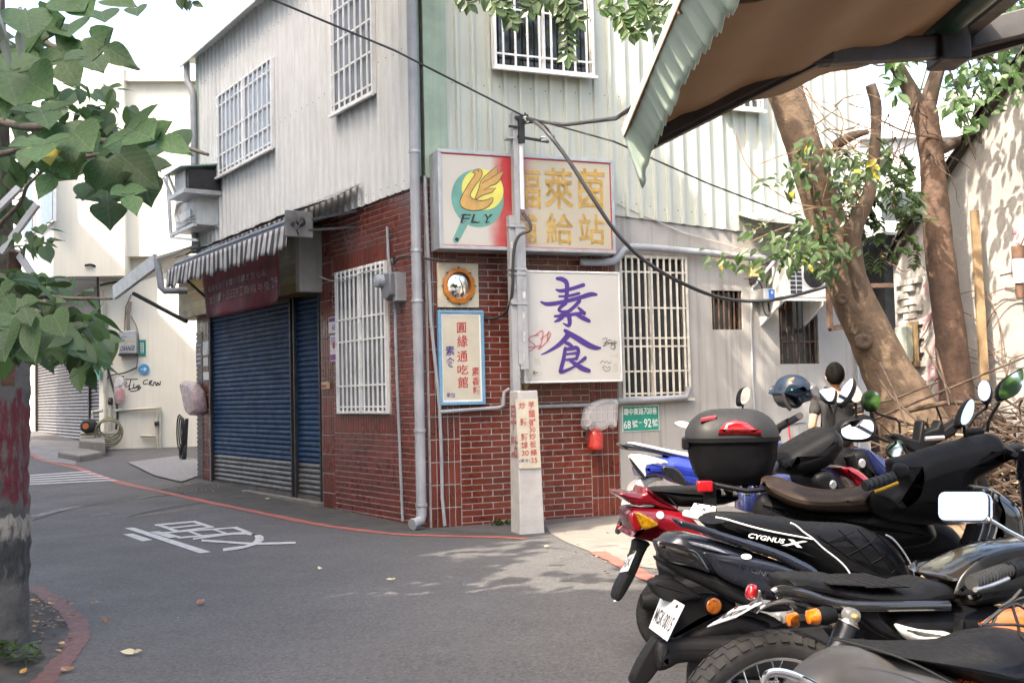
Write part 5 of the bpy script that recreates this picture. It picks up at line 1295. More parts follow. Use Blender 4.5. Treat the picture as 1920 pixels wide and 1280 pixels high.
tag(MB().tube([Vector(p)-o for p in cc], .012, 6).build('overhead_cable', CABLE, None, smooth=60, loc=o), 'short grey cable from the electric meter across the drain pipe', 'cable')
cc = chaikin([tuple(LWw(722, 512, .1)), tuple(LWw(690, 505, .08)), tuple(LWw(660, 522, .08)), tuple(LWw(630, 530, .06)), tuple(LWw(598, 518, .2))], 2, False); o = Vector(cc[0])
tag(MB().tube([Vector(p)-o for p in cc], .006, 5).build('overhead_cable', mat('pale_wire', (.45, .43, .4), .6), None, smooth=60, loc=o), 'thin pale wire slung from the electric meter to the shutter fascia', 'cable')
cc = [tuple(RWw(1158, 382, .05)), tuple(RWw(1280, 436, .05)), tuple(RWw(1480, 492, .06))]; o = Vector(cc[0])
tag(MB().tube([Vector(p)-o for p in cc], .006, 5).build('overhead_cable', MATS['pale_wire'], None, smooth=60, loc=o), 'thin pale wire running along the plaster above the vent pipe', 'cable')
# ------------------------------------------------------------------ right-hand side
def C3(x, y): return (1140+x/2.4615, y/2.4615)
def C44(x, y): return (1140+x/2.4615, 380+y/2.4615)
def R2(x, y): return (1600+x/3.369, 380+y/3.369)
# AC outdoor unit on the plaster wall
f = on(RW, 1500, 510, .40)
x0, x1, z0, z1 = f.rect(1477, 478, 1562, 558)
t = thing('air_conditioner', 'white outdoor air conditioner with side grille and round fan behind the tree branch', 'air conditioner', f)
x1 = x0+.52
MB().box(x0, x1, 0, .30, z0, z1).build('case', ACW, t, bev=.015)
mb = MB(); gx = .20
for j in range(9):
    for i in range(2): mb.box(x0+.03+.085*i, x0+.10+.085*i, -.004, -.0005, z0+.045+.05*j, z0+.08+.05*j)
mb.build('grille', DARKST, t)
cx, cz = x0+.36, (z0+z1)/2+.02
mb = MB()
for k in range(6): r_ = .02+.024*k; mb.tube([(cx+r_*math.cos(a), -.012, cz+r_*math.sin(a)) for a in [2*PI*i/24 for i in range(24)]], .004, 4, closed=True)
mb.build('fan_guard', DARKST, t)
MB().lathe([(.15, 0), (.15, .004)], 24, Matrix.Translation((cx, -.001, cz)) @ Matrix.Rotation(math.radians(90), 4, 'X')).build('fan_opening', BLACK, t)
mb = MB(); zb = z0-.01
for xx in (x0-.12, x1-.05):
    mb.add([(xx, -.05, zb), (xx+.03, -.05, zb), (xx+.03, .38, zb), (xx, .38, zb), (xx, -.05, zb-.04), (xx+.03, -.05, zb-.04), (xx+.03, .38, zb-.28), (xx, .38, zb-.28)], [(0, 1, 2, 3), (7, 6, 5, 4), (0, 4, 5, 1), (1, 5, 6, 2), (2, 6, 7, 3), (3, 7, 4, 0)])
mb.box(x0-.14, x1+.2, -.05, -.01, zb-.03, zb+.0); mb.build('bracket', WHITEM, t)
mb = MB(); mb.bar((x0-.22, .35, z0+.15), (x0+.06, .1, z1+.1), .03); mb.build('strut', STEEL, t)
f = on(RW, 1448, 540, .30); x0, x1, z0, z1 = f.rect(1433, 541, 1453, 563)
t = thing('junction_box', 'small grey junction box with a bright blue label beside the air conditioner bracket', 'box', f)
MB().box(x0, x1, 0, .28, z0, z1).build('case', STEEL, t, bev=.006); MB().box(x0+.06, x1-.005, -.004, -.0005, z0+.02, z1-.01).build('label_plate', mat('blue_label', (.02, .12, .45), .5), t)
mb = MB(); chars(mb, [('水', x0+.08, x1-.02, z0+.07, z1-.02)], -.0055, .02); mb.build('lettering', PWH, t)
mb = MB().tube(chaikin([(x0+.04, .1, z0), (x0+.03, .05, z0-.15), (x0+.1, .05, z0-.18), (x0+.12, .1, z0-.02)], 2, False), .012, 6).tube(chaikin([(x0+.05, .1, z1), (x0+.0, .1, z1+.12), (x0-.12, .2, z1+.14)], 2, False), .01, 6); mb.build('cable', CABLE, t)
f = on(RW, 1418, 510, .10); x0, x1, z0, z1 = f.rect(1409, 499, 1428, 519)
t = thing('junction_box', 'small yellowish weathered lamp box on the plaster under the vent pipe', 'box', f)
MB().box(x0, x1, 0, .09, z0, z1).build('case', mat('yellowed_plastic', (.42, .34, .16), .6, var=.15), t, bev=.006); MB().box(x0+.02, x1-.02, .01, .09, z0-.07, z0-.002).build('socket', DARKST, t)
# dark opening, rough lean-to frame and rusty square frame hung on the wall
q = RW.rect(1452, 545, 1478, 575); window(shop, RW, (q[0], q[1], q[2], q[3]), 3, (), RUST, DARKGL, out=.0, bw_=.012, sill=False, depth=.05)
f = on(RW, 1590, 570, .5); x0, x1, z0, z1 = f.rect(1555, 533, 1600, 616)
t = thing('rusty_frame', 'rusty square steel frame hanging beside the air conditioner', 'frame', f)
MB().bar((x0, 0, z0), (x0, 0, z1+.05), .05).bar((x0, 0, z0), (x1+.5, .1, z0+.1), .06).bar((x0-.1, .3, z1), (x1+.6, 0, z1), .05).build('bar', RUST, t)
f = on(RW, 1530, 480, .6); x0, x1, z0, z1 = f.rect(1440, 405, 1700, 520)
t = thing('lean_to_shed', 'dark cluttered lean-to shed with a corrugated lip at the far end of plaster wall', 'shed', f)
mb = MB(); mb.add([(x0+.0, .1, z1-.08), (x1+.4, .1, z1-.16), (x1+.4, .6, z1+.06), (x0, .6, z1+.08), (x0, .1, z1-.05), (x1+.4, .1, z1-.13), (x1+.4, .6, z1+.09), (x0, .6, z1+.11)], [(3, 2, 1, 0), (4, 5, 6, 7), (0, 1, 5, 4), (1, 2, 6, 5), (2, 3, 7, 6), (3, 0, 4, 7)]); mb.build('roof_sheet', SHEET, t)
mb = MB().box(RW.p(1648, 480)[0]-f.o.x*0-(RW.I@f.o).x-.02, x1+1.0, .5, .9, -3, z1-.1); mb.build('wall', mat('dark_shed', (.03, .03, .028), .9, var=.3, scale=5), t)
xs0 = RW.p(1655, 480)[0]-(RW.I@f.o).x
mb = MB()
for k in range(16): a = xs0+random.uniform(-.1, .7); z = random.uniform(z0-.1, z1-.2); mb.bar((a, .3, z), (a+random.uniform(-.3, .5), random.uniform(.1, .5), z+random.uniform(-.05, .1)), random.uniform(.03, .08), random.uniform(.02, .12))
mb.build('clutter', mat('weathered_wood', (.20, .13, .08), .85, var=.3, scale=8), t)
cc = [tuple(RWw(1412, 528, .03)), tuple(RWw(1408, 600, .03)), tuple(RWw(1411, 700, .03)), tuple(RWw(1416, 790, .03)), tuple(RWw(1418, 900, .03))]; o = Vector(cc[0])
tag(MB().tube([Vector(p)-o for p in cc], .014, 8).build('conduit', PVC, None, smooth=60, loc=o), 'thin grey conduit running straight down the sunlit plaster wall', 'pipe')
cc = [tuple(RWw(1606, 640, .05)), tuple(RWw(1610, 730, .05)), tuple(RWw(1612, 870, .05))]; o = Vector(cc[0])
tag(MB().tube([Vector(p)-o for p in cc], .018, 8).build('conduit', PVC, None, smooth=60, loc=o), 'short grey pipe low on plaster wall behind the person', 'pipe')

# ------------------------------------------------------------------ white gable wall on the right
GA = at(1684, 720, 10.5)                            # far end
GW = Frame((GA.x, GA.y, 0), math.radians(-79))      # right = towards the camera
WALLM = mat('rough_whitewash', (.33, .318, .305), .9, var=.10, scale=2.2, bump=.09, bscale=26, col2=(.36, .335, .31), amt=.5, thr=(.55, .78))
t = thing('whitewashed_gable', 'old whitewashed gable wall with exposed bricks and a curved tile roof edge', 'building', GW)
xe = GW.p(1920, 150)[0]
R0 = GW.p(1690, 470); R1 = GW.p(1780, 330); R2_ = GW.p(1850, 225); R3 = GW.p(1918, 130)
rf = [R0, R1, R2_, R3]
ext = (R3[0]+3.0, R3[1]+1.2)
poly = [(-.0, -.2), (ext[0], -.2), ext, R3, R2_, R1, R0, (-.0, R0[1]-.12)]
mb = MB(); mb.prism(poly, 0, .28); mb.build('wall', WALLM, t)
# roof edge: overlapping curved tiles as separate pieces
TILE = mat('dark_roof_tile', (.055, .045, .04), .85, var=.3, scale=8, col2=(.12, .09, .07), amt=.5)
pts = [(R0[0]-.12, R0[1]-.14)]+rf+[ext]
mt = bpy.data.meshes.new('roof_tile'); q = MB()
vs = []
for i in range(7):
    a = PI*i/6
    for x in (0, .24): vs.append((x, -.07*math.cos(a), .05*math.sin(a)*(1 if x else .8)))
q.add(vs, [(2*i, 2*i+1, 2*i+3, 2*i+2) for i in range(6)]); 
vs2 = [(x, y*.78, z*.75) for x, y, z in vs]; q.add(vs2, [(2*i, 2*i+2, 2*i+3, 2*i+1) for i in range(6)]); q.add([vs[0], vs[2], vs[4], vs[6], vs[8], vs[10], vs[12], vs2[12], vs2[10], vs2[8], vs2[6], vs2[4], vs2[2], vs2[0]], [tuple(range(14))])
mt.from_pydata(q.v, [], q.f); mt.materials.append(TILE)
roof = MB()
for (a, b_) in zip(pts, pts[1:]): roof.add([(a[0], -.06, a[1]), (b_[0], -.06, b_[1]), (b_[0], .9, b_[1]), (a[0], .9, a[1]), (a[0], -.06, a[1]+.05), (b_[0], -.06, b_[1]+.05), (b_[0], .9, b_[1]+.05), (a[0], .9, a[1]+.05)], [(3, 2, 1, 0), (4, 5, 6, 7), (0, 1, 5, 4), (1, 2, 6, 5), (2, 3, 7, 6), (3, 0, 4, 7)])
ro = roof.build('roof', TILE, t)
for row in range(5):
    s_ = 0
    for (a, b_) in zip(pts, pts[1:]):
        L_ = math.hypot(b_[0]-a[0], b_[1]-a[1]); an = math.atan2(b_[1]-a[1], b_[0]-a[0]); d = s_
        while d < L_:
            u = d/L_; o = bpy.data.objects.new('roof_tile', mt); COL.objects.link(o); o.parent = ro
            o.location = (a[0]+(b_[0]-a[0])*u, -.02+.17*row+random.uniform(-.012, .012), a[1]+(b_[1]-a[1])*u+.05+random.uniform(0, .02)); o.rotation_euler = (random.uniform(-.1, .1), -an+.06+random.uniform(-.05, .05), random.uniform(-.05, .05))
            d += .16
        s_ = d-L_
# exposed brick quoin at the far end
WBR = mat('whitewashed_brick', (.42, .40, .375), .9, var=.1, scale=9, rand=.12, bump=.05, bscale=60)
qz = GW.p(1700, 740)[1]; qt = GW.p(1700, 500)[1]
mq = bpy.data.meshes.new('brick'); q = MB().box(-.1, .1, -.03, .03, -.026, .026); mq.from_pydata(q.v, [], q.f); mq.materials.append(WBR)
n = int((qt-qz+.5)/.066)
xq0, xq1 = GW.p(1692, 640)[0], GW.p(1728, 640)[0]
for i in range(n):
    z = qz-.5+.066*i
    off = .11 if i % 2 else 0
    for a in (xq0-.16+off, xq0+.06+off, xq0+.28+off):
        if random.random() < .08 or a > xq1 or a < .1: continue
        o = bpy.data.objects.new('brick', mq); COL.objects.link(o); o.parent = t; o.location = (a+random.uniform(-.01, .01), -.002+random.uniform(-.006, .012), z); o.rotation_euler = (0, random.uniform(-.02, .02), random.uniform(-.03, .03))
        q_ = o.modifiers
# pink paint marks
mb = MB(); PINK = mat('faded_pink_paint', (.46, .16, .22), .9, var=.2, scale=18, col2=(.6, .5, .5), amt=.8, thr=(.4, .55))
for pts_ in ([(440, 520), (470, 515), (450, 585)], [(470, 590), (500, 530), (522, 490)], [(360, 738), (440, 735), (555, 735)], [(440, 800), (480, 700), (545, 680)], [(478, 800), (500, 720)], [(470, 1130), (530, 790), (545, 1010)], [(480, 1040), (580, 1030)], [(480, 1110), (585, 1090)], [(520, 1020), (540, 1240)], [(1010, 190), (1050, 180), (1020, 240), (1060, 260)]):
    mb.ribbon(chaikin([GW.p(*R2(*p)) for p in pts_], 2, False), .022, -.006)
mb.build('paint_mark', PINK, t)
# pipe and stick on that wall
f = on(GW, 1910, 500, .12); zt_, zb_ = f.p(1908, 462)[1], f.p(1912, 540)[1]
tt = thing('wall_pipe', 'short white and rusty vertical pipe fixed on the whitewashed gable wall', 'pipe', f)
MB().lathe([(.045, zb_+.04), (.045, zt_-.1)], 14).build('pipe', WHITEM, tt, smooth=40); MB().lathe([(.047, zt_-.1), (.049, zt_), (.05, zt_)], 14).build('rusty_end', RUST, tt, smooth=40); MB().lathe([(.03, zb_-.08), (.03, zb_+.04)], 12).build('rusty_end', RUST, tt, smooth=40); MB().bar((-.3, .05, zt_-.2), (0, 0, zt_-.2), .012).build('spike', RUST, tt)
p0 = at(1846, 712, 8.9); p1 = at(1827, 395, 9.0)
tag(MB().bar(Vector((0, 0, 0)), p1-p0, .07, .03).build('wooden_batten', mat('pale_batten', (.22, .15, .08), .8, var=.2, scale=8), None, loc=p0), 'long pale wooden batten leaning upright on the whitewashed wall', 'batten')
t2 = thing('utility_box', 'small grey green box on wooden backing beside the first tree trunk', 'box', on(GW, 1698, 648, .1))
MB().box(-.1, .1, -.05, .02, -.16, .18).build('case', mat('box_green_grey', (.32, .36, .32), .5), t2, bev=.006); MB().box(-.02, .14, .025, .05, -.2, .22).build('backing', MATS['pale_batten'], t2)
mb = MB(); 
t2 = thing('dry_vine', 'thin dry vine stems creeping over the whitewashed wall', 'vine', GW)
random.seed(21)
for k in range(16):
    a = random.uniform(.1, 2.2); z = random.uniform(1.0, 2.3); P = [(a, -.03, z)]; d = random.uniform(0, 6.28)
    for i in range(9): d += random.uniform(-.5, .5); a += .12*math.cos(d); z += .12*math.sin(d); P.append((a, -.03-random.uniform(0, .04), z))
    mb.tube(chaikin(P, 1, False), .005, 4)
mb.build('stem', mat('vine_brown', (.14, .09, .06), .9), t2)

# background seen through the gap
bgp = at(1640, 700, 24)
t = thing('far_building', 'pale far building with flat roof line seen in the gap between shop and gable', 'building', loc=(bgp.x, bgp.y, 0))
h1 = at(1680, 262, 24).z
MB().box(-1.0, 5.5, 0, 4, 0, h1).build('wall', mat('pale_far_wall', (.62, .63, .64), .8, var=.04, scale=1, streak=.15), t); MB().box(-1.2, 5.7, -.2, 4.2, h1+.002, h1+.2).build('roof_edge', WHITEM, t)
for k in range(3): MB().box(.3+1.6*k, 1.2+1.6*k, -.03, .002, h1-2.4, h1-1.2).build('window', GREYGL, t)
t = thing('far_building', 'tall slim teal and white facade seen between the forked tree trunks', 'building', loc=at(1738, 700, 30).xyz*Vector((1, 1, 0)) if False else (at(1738, 700, 30).x, 30, 0))
hh = at(1738, 110, 30).z; MB().box(-.25, 6, 0, 4, 0, at(1738, 170, 30).z).build('wall', MATS['pale_far_wall'], t)
MB().box(-.25, .35, -.02, 1, at(1738, 166, 30).z+.01, hh).build('panel', mat('teal_panel', (.25, .5, .52), .5), t)

# ------------------------------------------------------------------ overhead canopy on the right
xf = at(1170, 258, 4.0).x; zf_ = at(1170, 258, 4.0).z; xr_ = at(1752, 62, 4.0).x; zr_ = at(1752, 62, 4.0).z
t = thing('canopy_awning', 'large orange brown canvas canopy with torn pale green scalloped valance overhead', 'awning', loc=(xf, 4.0, zf_))
CANV = mat('brown_canvas', (.26, .185, .125), .85, var=.10, scale=2.2, col2=(.17, .115, .075), amt=.65, bump=.02, bscale=200)
nt = CANV.node_tree
b = nt.nodes['Principled BSDF']; tr = nt.nodes.new('ShaderNodeBsdfTranslucent'); tr.inputs[0].default_value = (.32, .22, .13, 1); mx = nt.nodes.new('ShaderNodeMixShader'); mx.inputs[0].default_value = .22
nt.links.new(b.outputs[0], mx.inputs[1]); nt.links.new(tr.outputs[0], mx.inputs[2]); nt.links.new(mx.outputs[0], nt.nodes['Material Output'].inputs[0])
NX, NY = 24, 30; vs = []; LY = 6.0
for j in range(NY+1):
    for i in range(NX+1):
        u, v = i/NX, j/NY
        z = (zr_-zf_)*u-.035*math.sin(u*PI)+.012*math.sin(u*22+v*3)+.02*math.sin(v*14)*math.sin(u*PI)
        yy = -LY*v+(.04*math.sin(u*9))*(1-v)
        vs.append(((xr_-xf)*u, yy, z))
mb = MB().add(vs, [(j*(NX+1)+i, j*(NX+1)+i+1, (j+1)*(NX+1)+i+1, (j+1)*(NX+1)+i) for j in range(NY) for i in range(NX)])
o = mb.build('canvas', CANV, t, smooth=60); q = o.modifiers.new('solid', 'SOLIDIFY'); q.thickness = .006
mb = MB()
for v_ in (.22, .47, .72):
    P = [((xr_-xf)*u, -LY*v_+.004*math.sin(u*30), (zr_-zf_)*u-.035*math.sin(u*PI)+.012*math.sin(u*22+v_*3)+.02*math.sin(v_*14)*math.sin(u*PI)-.008) for u in [i/24 for i in range(25)]]
    mb.tube(P, .006, 4)
mb.build('seam', mat('canvas_seam', (.13, .085, .055), .9), t)
GRV = mat('pale_green_valance', (.72, .86, .74), .75, var=.10, scale=5, col2=(.66, .66, .6), amt=.5)
nt = GRV.node_tree; b = nt.nodes['Principled BSDF']; tr = nt.nodes.new('ShaderNodeBsdfTranslucent'); tr.inputs[0].default_value = (.62, .72, .6, 1); mx = nt.nodes.new('ShaderNodeMixShader'); mx.inputs[0].default_value = .2
nt.links.new(b.outputs[0], mx.inputs[1]); nt.links.new(tr.outputs[0], mx.inputs[2]); nt.links.new(mx.outputs[0], nt.nodes['Material Output'].inputs[0])
# valance traced in its own vertical plane x = xf (runs along y)
vf = Frame((xf, 4.0, zf_), math.radians(-90))       # right = -y (towards the camera)... outward -Y is -X
vs = []; NX = 150; NZ = 6; LV = 3.2; per = .125
for j in range(NZ+1):
    for i in range(NX+1):
        a = LV*i/NX; v = j/NZ
        ph = (a/per) % 1.0
        h = .150-.035*math.sin(ph*PI)-(.03 if ph < .14 else 0)
        if a < .14: h = .15+(.14-a)/.14*.07
        curl = .035*math.sin(a*5)*v+.02*v*v*math.sin(a*50)
        vs.append((-.008+.075*v+curl*.3, -a+.02*math.sin(v*3)*v+(.03*v if a < .15 else 0), .03-h*v))
mb = MB().add(vs, [(j*(NX+1)+i, (j+1)*(NX+1)+i, (j+1)*(NX+1)+i+1, j*(NX+1)+i+1) for j in range(NZ) for i in range(NX)])
o = mb.build('valance', GRV, t, smooth=60); q = o.modifiers.new('solid', 'SOLIDIFY'); q.thickness = .004
T0 = Vector((xf, 4.0, zf_))
MB().tube([Vector((.02, .0, .035)), Vector((.02, -LY, .035))], .014, 10).build('front_rail', DARKST, t, smooth=40)
el = at(1535, 102, 3.7)-T0; bk = at(1780, 88, 3.95)-T0; fe = at(1218, 262, 3.9)-T0
ALU = mat('dark_brown_aluminium', (.055, .045, .045), .45, metal=.4, var=.15, scale=9)
MB().bar(fe, el, .04, .048).build('arm', ALU, t, bev=.006); MB().bar(fe+Vector((0, 0, -.032)), el+Vector((0, 0, -.032)), .025, .015).build('arm', ALU, t)
MB().bar(el, bk, .055, .085).build('arm', ALU, t, bev=.006)
MB().bar(el+Vector((-.05, 0, .01)), el+Vector((.05, 0, .01)), .07, .10).build('elbow', DARKST, t, bev=.01)
rl = Vector((xr_-xf, 0, zr_-zf_))
MB().tube([rl+Vector((0, .05, 0)), rl+Vector((0, -LY, 0))], .055, 14).build('roller', mat('dark_green_tube', (.012, .05, .03), .5), t, smooth=40)
MB().bar(rl+Vector((.1, .1, .03)), rl+Vector((.1, -LY, .03)), .06, .12).build('wall_beam', DARKST, t)
MB().box(bk.x-.06, bk.x+.05, bk.y-.08, bk.y+.08, bk.z-.07, bk.z+.17).build('bracket', DARKST, t, bev=.008)
b0 = at(1790, 78, 4.0)-T0; b1 = at(1930, 42, 3.9)-T0; d = (b1-b0)
MB().bar(b0, b0+d*6, .06, .10).build('support_beam', DARKST, t, bev=.006); MB().bar(b0+Vector((0, .05, -.06)), b0+d*6+Vector((0, .05, -.02)), .03, .03).build('support_beam', ALU, t)
MB().bar(b0+d*5, b0+d*5+Vector((0, 0, -3.0)), .1).build('post', DARKST, t)

# ------------------------------------------------------------------ unseen buildings added across the lane, sized to shade it
OFFW = mat('pale_bounce_wall', (.6, .59, .56), .85, var=.06, scale=1)  # off-frame walls lightened to bounce light into the lane
LFr = Frame((-6.6, 7.1, 0), math.atan2(.827, -.562))    # face towards the shop
def offbuilding(label, corner, rz, L, D, H, y0=0):
    t = thing('unseen_block', label, 'building', loc=(corner[0], corner[1], 0), rz=rz)
    MB().box(0, L, 0, D, -.2, H).build('wall', OFFW, t)
    for k in range(int(L/2.2)):
        for s_ in range(int(H/3.2)):
            w = MB().box(.6+2.2*k, 1.7+2.2*k, -.05, -.001, 1.2+3.2*s_, 2.5+3.2*s_).build('window', WHITEM, t); MB().box(.66+2.2*k, 1.64+2.2*k, -.06, -.0505, 1.26+3.2*s_, 2.44+3.2*s_).build('pane', GREYGL, w)
    return t
# added block opposite: local +x runs towards the camera so that -Y faces the shop
offbuilding('unseen five storey block added across the lane to shade the shop', (-5.2, 4.45), math.radians(124.2), 12, 6, 16)
offbuilding('unseen block added further up the lane to shade the lower cream building', (-11.95, 14.4), math.radians(124.2), 8, 6, 13.2)
offbuilding('unseen tall block added to shade the road and the parked scooters', (-6.0, -7.0), math.radians(90), 7, 5, 12.2)
offbuilding('unseen low block added between the taller ones to trim the sun patch', (-4.9, 3.52), math.radians(90), .9, 5, 7.5)
# ------------------------------------------------------------------ vegetation
def leaf_simple(n=4, fold=.18, tip=1.25, wid=.42):
    """ovate leaf along +Y from the stalk, unit length"""
    L = [(0, 0)]; prof = [(.12, .22), (.35, .42), (.62, .34), (.85, .14)]
    v = [(0, 0, 0)]; f = []
    for y, w in prof: v += [(-w*wid/.42, y, w*fold), (0, y, -.02*y), (w*wid/.42, y, w*fold)]
    v.append((0, 1, -.06))
    f = [(0, 2, 1), (0, 3, 2)]
    for i in range(3):
        a = 1+3*i; f += [(a, a+1, a+4, a+3), (a+1, a+2, a+5, a+4)]
    a = 10; f += [(a, a+1, 13), (a+1, a+2, 13)]
    return v, f
def leaf_lobed(lobes=True):
    """three to five lobed mulberry leaf, stalk at origin, tip at +Y"""
    if lobes: h = [(0, .0), (.10, -.07), (.22, -.06), (.36, .06), (.45, .20), (.52, .40), (.43, .37), (.30, .31), (.19, .30), (.13, .34), (.125, .39), (.16, .43), (.25, .49), (.30, .57), (.30, .66), (.24, .77), (.15, .87), (.07, .96), (0, 1.07)]
    else: h = [(0, .0), (.14, -.08), (.30, -.04), (.42, .12), (.47, .30), (.46, .44), (.40, .58), (.33, .68), (.26, .76), (.18, .84), (.10, .93), (.05, .99), (0, 1.06)]
    n = len(h); v = []; f = []
    for x, y in h: v.append((0, max(0, min(1.05, y if x else y)), 0) if x == 0 else (0, min(max(y, .010), 1), -.03*y))
    for x, y in h: v.append((x, y, .20*x*(1-.4*y)-.10*max(0, y-.5)))
    for x, y in h: v.append((-x, y, .20*x*(1-.4*y)-.10*max(0, y-.5)))
    for i in range(n-1):
        f += [(i, n+i, n+i+1, i+1), (i, i+1, 2*n+i+1, 2*n+i)]
    return v, f
LEAF = leaf_simple(); LOBE = leaf_lobed(True); HEART = leaf_lobed(False)
def leafM(pos, dirv, nrm, size, wide=1.0):
    y = Vector(dirv).normalized(); z = Vector(nrm); z = (z-y*z.dot(y))
    z = z.normalized() if z.length > 1e-4 else y.orthogonal().normalized()
    x = y.cross(z)
    M_ = Matrix.Identity(4)
    for i, v in enumerate((x*size*wide, y*size, z*size)):
        for j in range(3): M_[j][i] = v[j]
    M_.translation = pos
    return M_
def rv(): 
    while True:
        v = Vector((random.uniform(-1, 1), random.uniform(-1, 1), random.uniform(-1, 1)))
        if .05 < v.length < 1: return v.normalized()
MULB = leafmat('mulberry_leaf', (.048, .098, .036), gloss=.6, var=.25, trans=.42, vein=True)
MULB2 = leafmat('small_mulberry_leaf', (.042, .080, .028), gloss=.5, var=.3, trans=.35)
YELL = leafmat('yellow_leaf', (.34, .28, .04), gloss=.5, var=.2, trans=.4)
PINN = leafmat('glossy_green_leaf', (.042, .075, .022), gloss=.38, var=.25, trans=.38)
CROWN = leafmat('crown_leaf', (.045, .085, .028), gloss=.5, var=.3, trans=.35)
BARKL = mat('grey_green_bark', (.12, .10, .08), .9, var=.25, scale=12)
def inpoly(x, y, P):
    c = False; n = len(P)
    for i in range(n):
        (x1, y1), (x2, y2) = P[i], P[i-1]
        if (y1 > y) != (y2 > y) and x < (x2-x1)*(y-y1)/(y2-y1)+x1: c = not c
    return c
SUNLIT = [ground_pt(*p) for p in ((1010, 1030), (1100, 1000), (1160, 982), (1330, 975), (1330, 1078), (1140, 1068), (1000, 1078), (860, 1104), (940, 1070))]  # road patch kept sunlit by thinning the crown leaves that would shade it
def sun_gap(p):
    """drops most crown leaves whose shadow would land on the sunlit road patch"""
    q = p-SUN*(p.z/SUN.z); return (not inpoly(q.x, q.y, [(v.x, v.y) for v in SUNLIT])) or random.random() < .07
# ---- left tree with big leaves
tb = Vector((-2.75, 6.05, 0))
t = thing('mulberry_tree', 'paper mulberry tree with big lobed grey green leaves hanging over the round pillar', 'tree', loc=tb)
random.seed(31)
mb = MB(); tr = [tb*0+Vector((-.15, 0, -.1)), Vector((-.1, 0, 1.2)), Vector((-.15, -.05, 2.4)), Vector((-.1, -.2, 3.6)), Vector((0, -.4, 4.8))]
mb.tube(tr, [.09, .085, .08, .06, .03], 10, jit=.05); mb.build('trunk', BARKL, t, smooth=70)
mb = MB()
def limb(a, b_, r0=.014, r1=.006, wob=.05):
    P = [Vector(a)]; a = Vector(a); b_ = Vector(b_)
    for k in range(1, 6): P.append(a.lerp(b_, k/6)+rv()*wob*(a-b_).length*.4)
    P.append(b_); P = chaikin([tuple(p-tb) for p in P], 2, False); n = len(P)
    mb.tube(P, [r0+(r1-r0)*i/(n-1) for i in range(n)], 6); return [Vector(p)+tb for p in P]
B1 = limb(at(-10, 225, 4.2), at(390, 290, 3.3), .018, .005, .04)
B2 = limb(at(-20, 290, 4.6), at(250, 280, 3.5), .016, .005)
B3 = limb(at(-20, 40, 4.2), at(260, 130, 3.2), .014, .005)
B4 = limb(at(-20, 560, 4.6), at(210, 560, 3.9), .012, .004)
B5 = limb(at(-10, 440, 4.4), at(90, 300, 4.0), .012, .004)
B6 = limb(at(0, -30, 4.0), at(170, 10, 3.4), .012, .004)
mb.build('branch', BARKL, t, smooth=70)
ML = {}
def bigleaf(px, py, tx, ty, Y, kind, m, wide=1.0, tilt=None):
    """stalk at photo point (px,py), tip at (tx,ty)"""
    tx = px+(tx-px)*.74; ty = py+(ty-py)*.74; a = at(px, py, Y); b_ = at(tx, ty, Y-.05+random.uniform(-.12, .02)); L_ = (b_-a).length
    key = (kind, m.name)
    if key not in ML:
        v, f = (LOBE if kind == 'lobe' else HEART); me = bpy.data.meshes.new('leaf'); me.from_pydata(v, [], f); me.polygons.foreach_set('use_smooth', [True]*len(f)); me.materials.append(m); ML[key] = me
    nrm = tilt if tilt is not None else Vector((random.uniform(-.5, .5), -1, random.uniform(.1, .7)))
    o = bpy.data.objects.new('leaf', ML[key]); COL.objects.link(o); o.parent = t
    M_ = leafM(a-tb, b_-a, nrm, L_, wide); o.matrix_local = M_
    return o
BL = [(120, 235, 140, 328, 'lobe', .95), (160, 232, 185, 298, 'lobe', 1.05), (205, 300, 172, 375, 'heart', 1.15), (210, 310, 232, 372, 'heart', 1.0), (225, 290, 318, 372, 'heart', .7), (255, 305, 290, 405, 'lobe', .9), (200, 355, 208, 446, 'lobe', .85), (175, 345, 148, 382, 'heart', .8), (235, 350, 262, 415, 'lobe', .75),
      (270, 250, 382, 296, 'lobe', .5), (220, 262, 260, 318, 'heart', .8), (270, 285, 310, 330, 'lobe', .8), (250, 245, 205, 262, 'heart', .6), (110, 305, 60, 390, 'lobe', .7), (85, 265, 95, 315, 'heart', .55), (30, 230, 75, 222, 'heart', .6),
      (130, 95, 196, 175, 'lobe', .75), (105, 90, 158, 182, 'lobe', .8), (60, 40, 158, 106, 'lobe', .8), (75, 20, 195, 162, 'lobe', .4), (170, 70, 278, 140, 'lobe', .55), (200, 62, 240, 128, 'lobe', .7), (130, 45, 128, 70, 'heart', .9), (60, 120, 40, 200, 'heart', .9), (30, 90, 60, 190, 'lobe', .9), (15, 150, 5, 245, 'heart', .8), (45, 60, 30, 130, 'heart', .9), (5, 110, 40, 220, 'lobe', .9), (20, -10, 75, 40, 'lobe', .9), (130, -10, 160, 25, 'heart', .9), (150, -10, 175, 40, 'heart', .8), (175, -5, 200, 45, 'heart', .7), (255, 15, 258, 32, 'heart', .8), (330, -4, 345, 6, 'heart', .8), (200, 0, 270, 12, 'heart', .5), (190, 22, 198, 43, 'heart', .8),
      (25, 590, 20, 690, 'lobe', 1.0), (5, 620, 5, 690, 'heart', .9), (60, 605, 64, 700, 'heart', .55), (40, 560, 62, 625, 'lobe', .9), (100, 590, 125, 640, 'heart', .7), (95, 630, 70, 670, 'heart', .8), (0, 540, 35, 600, 'lobe', .9)]
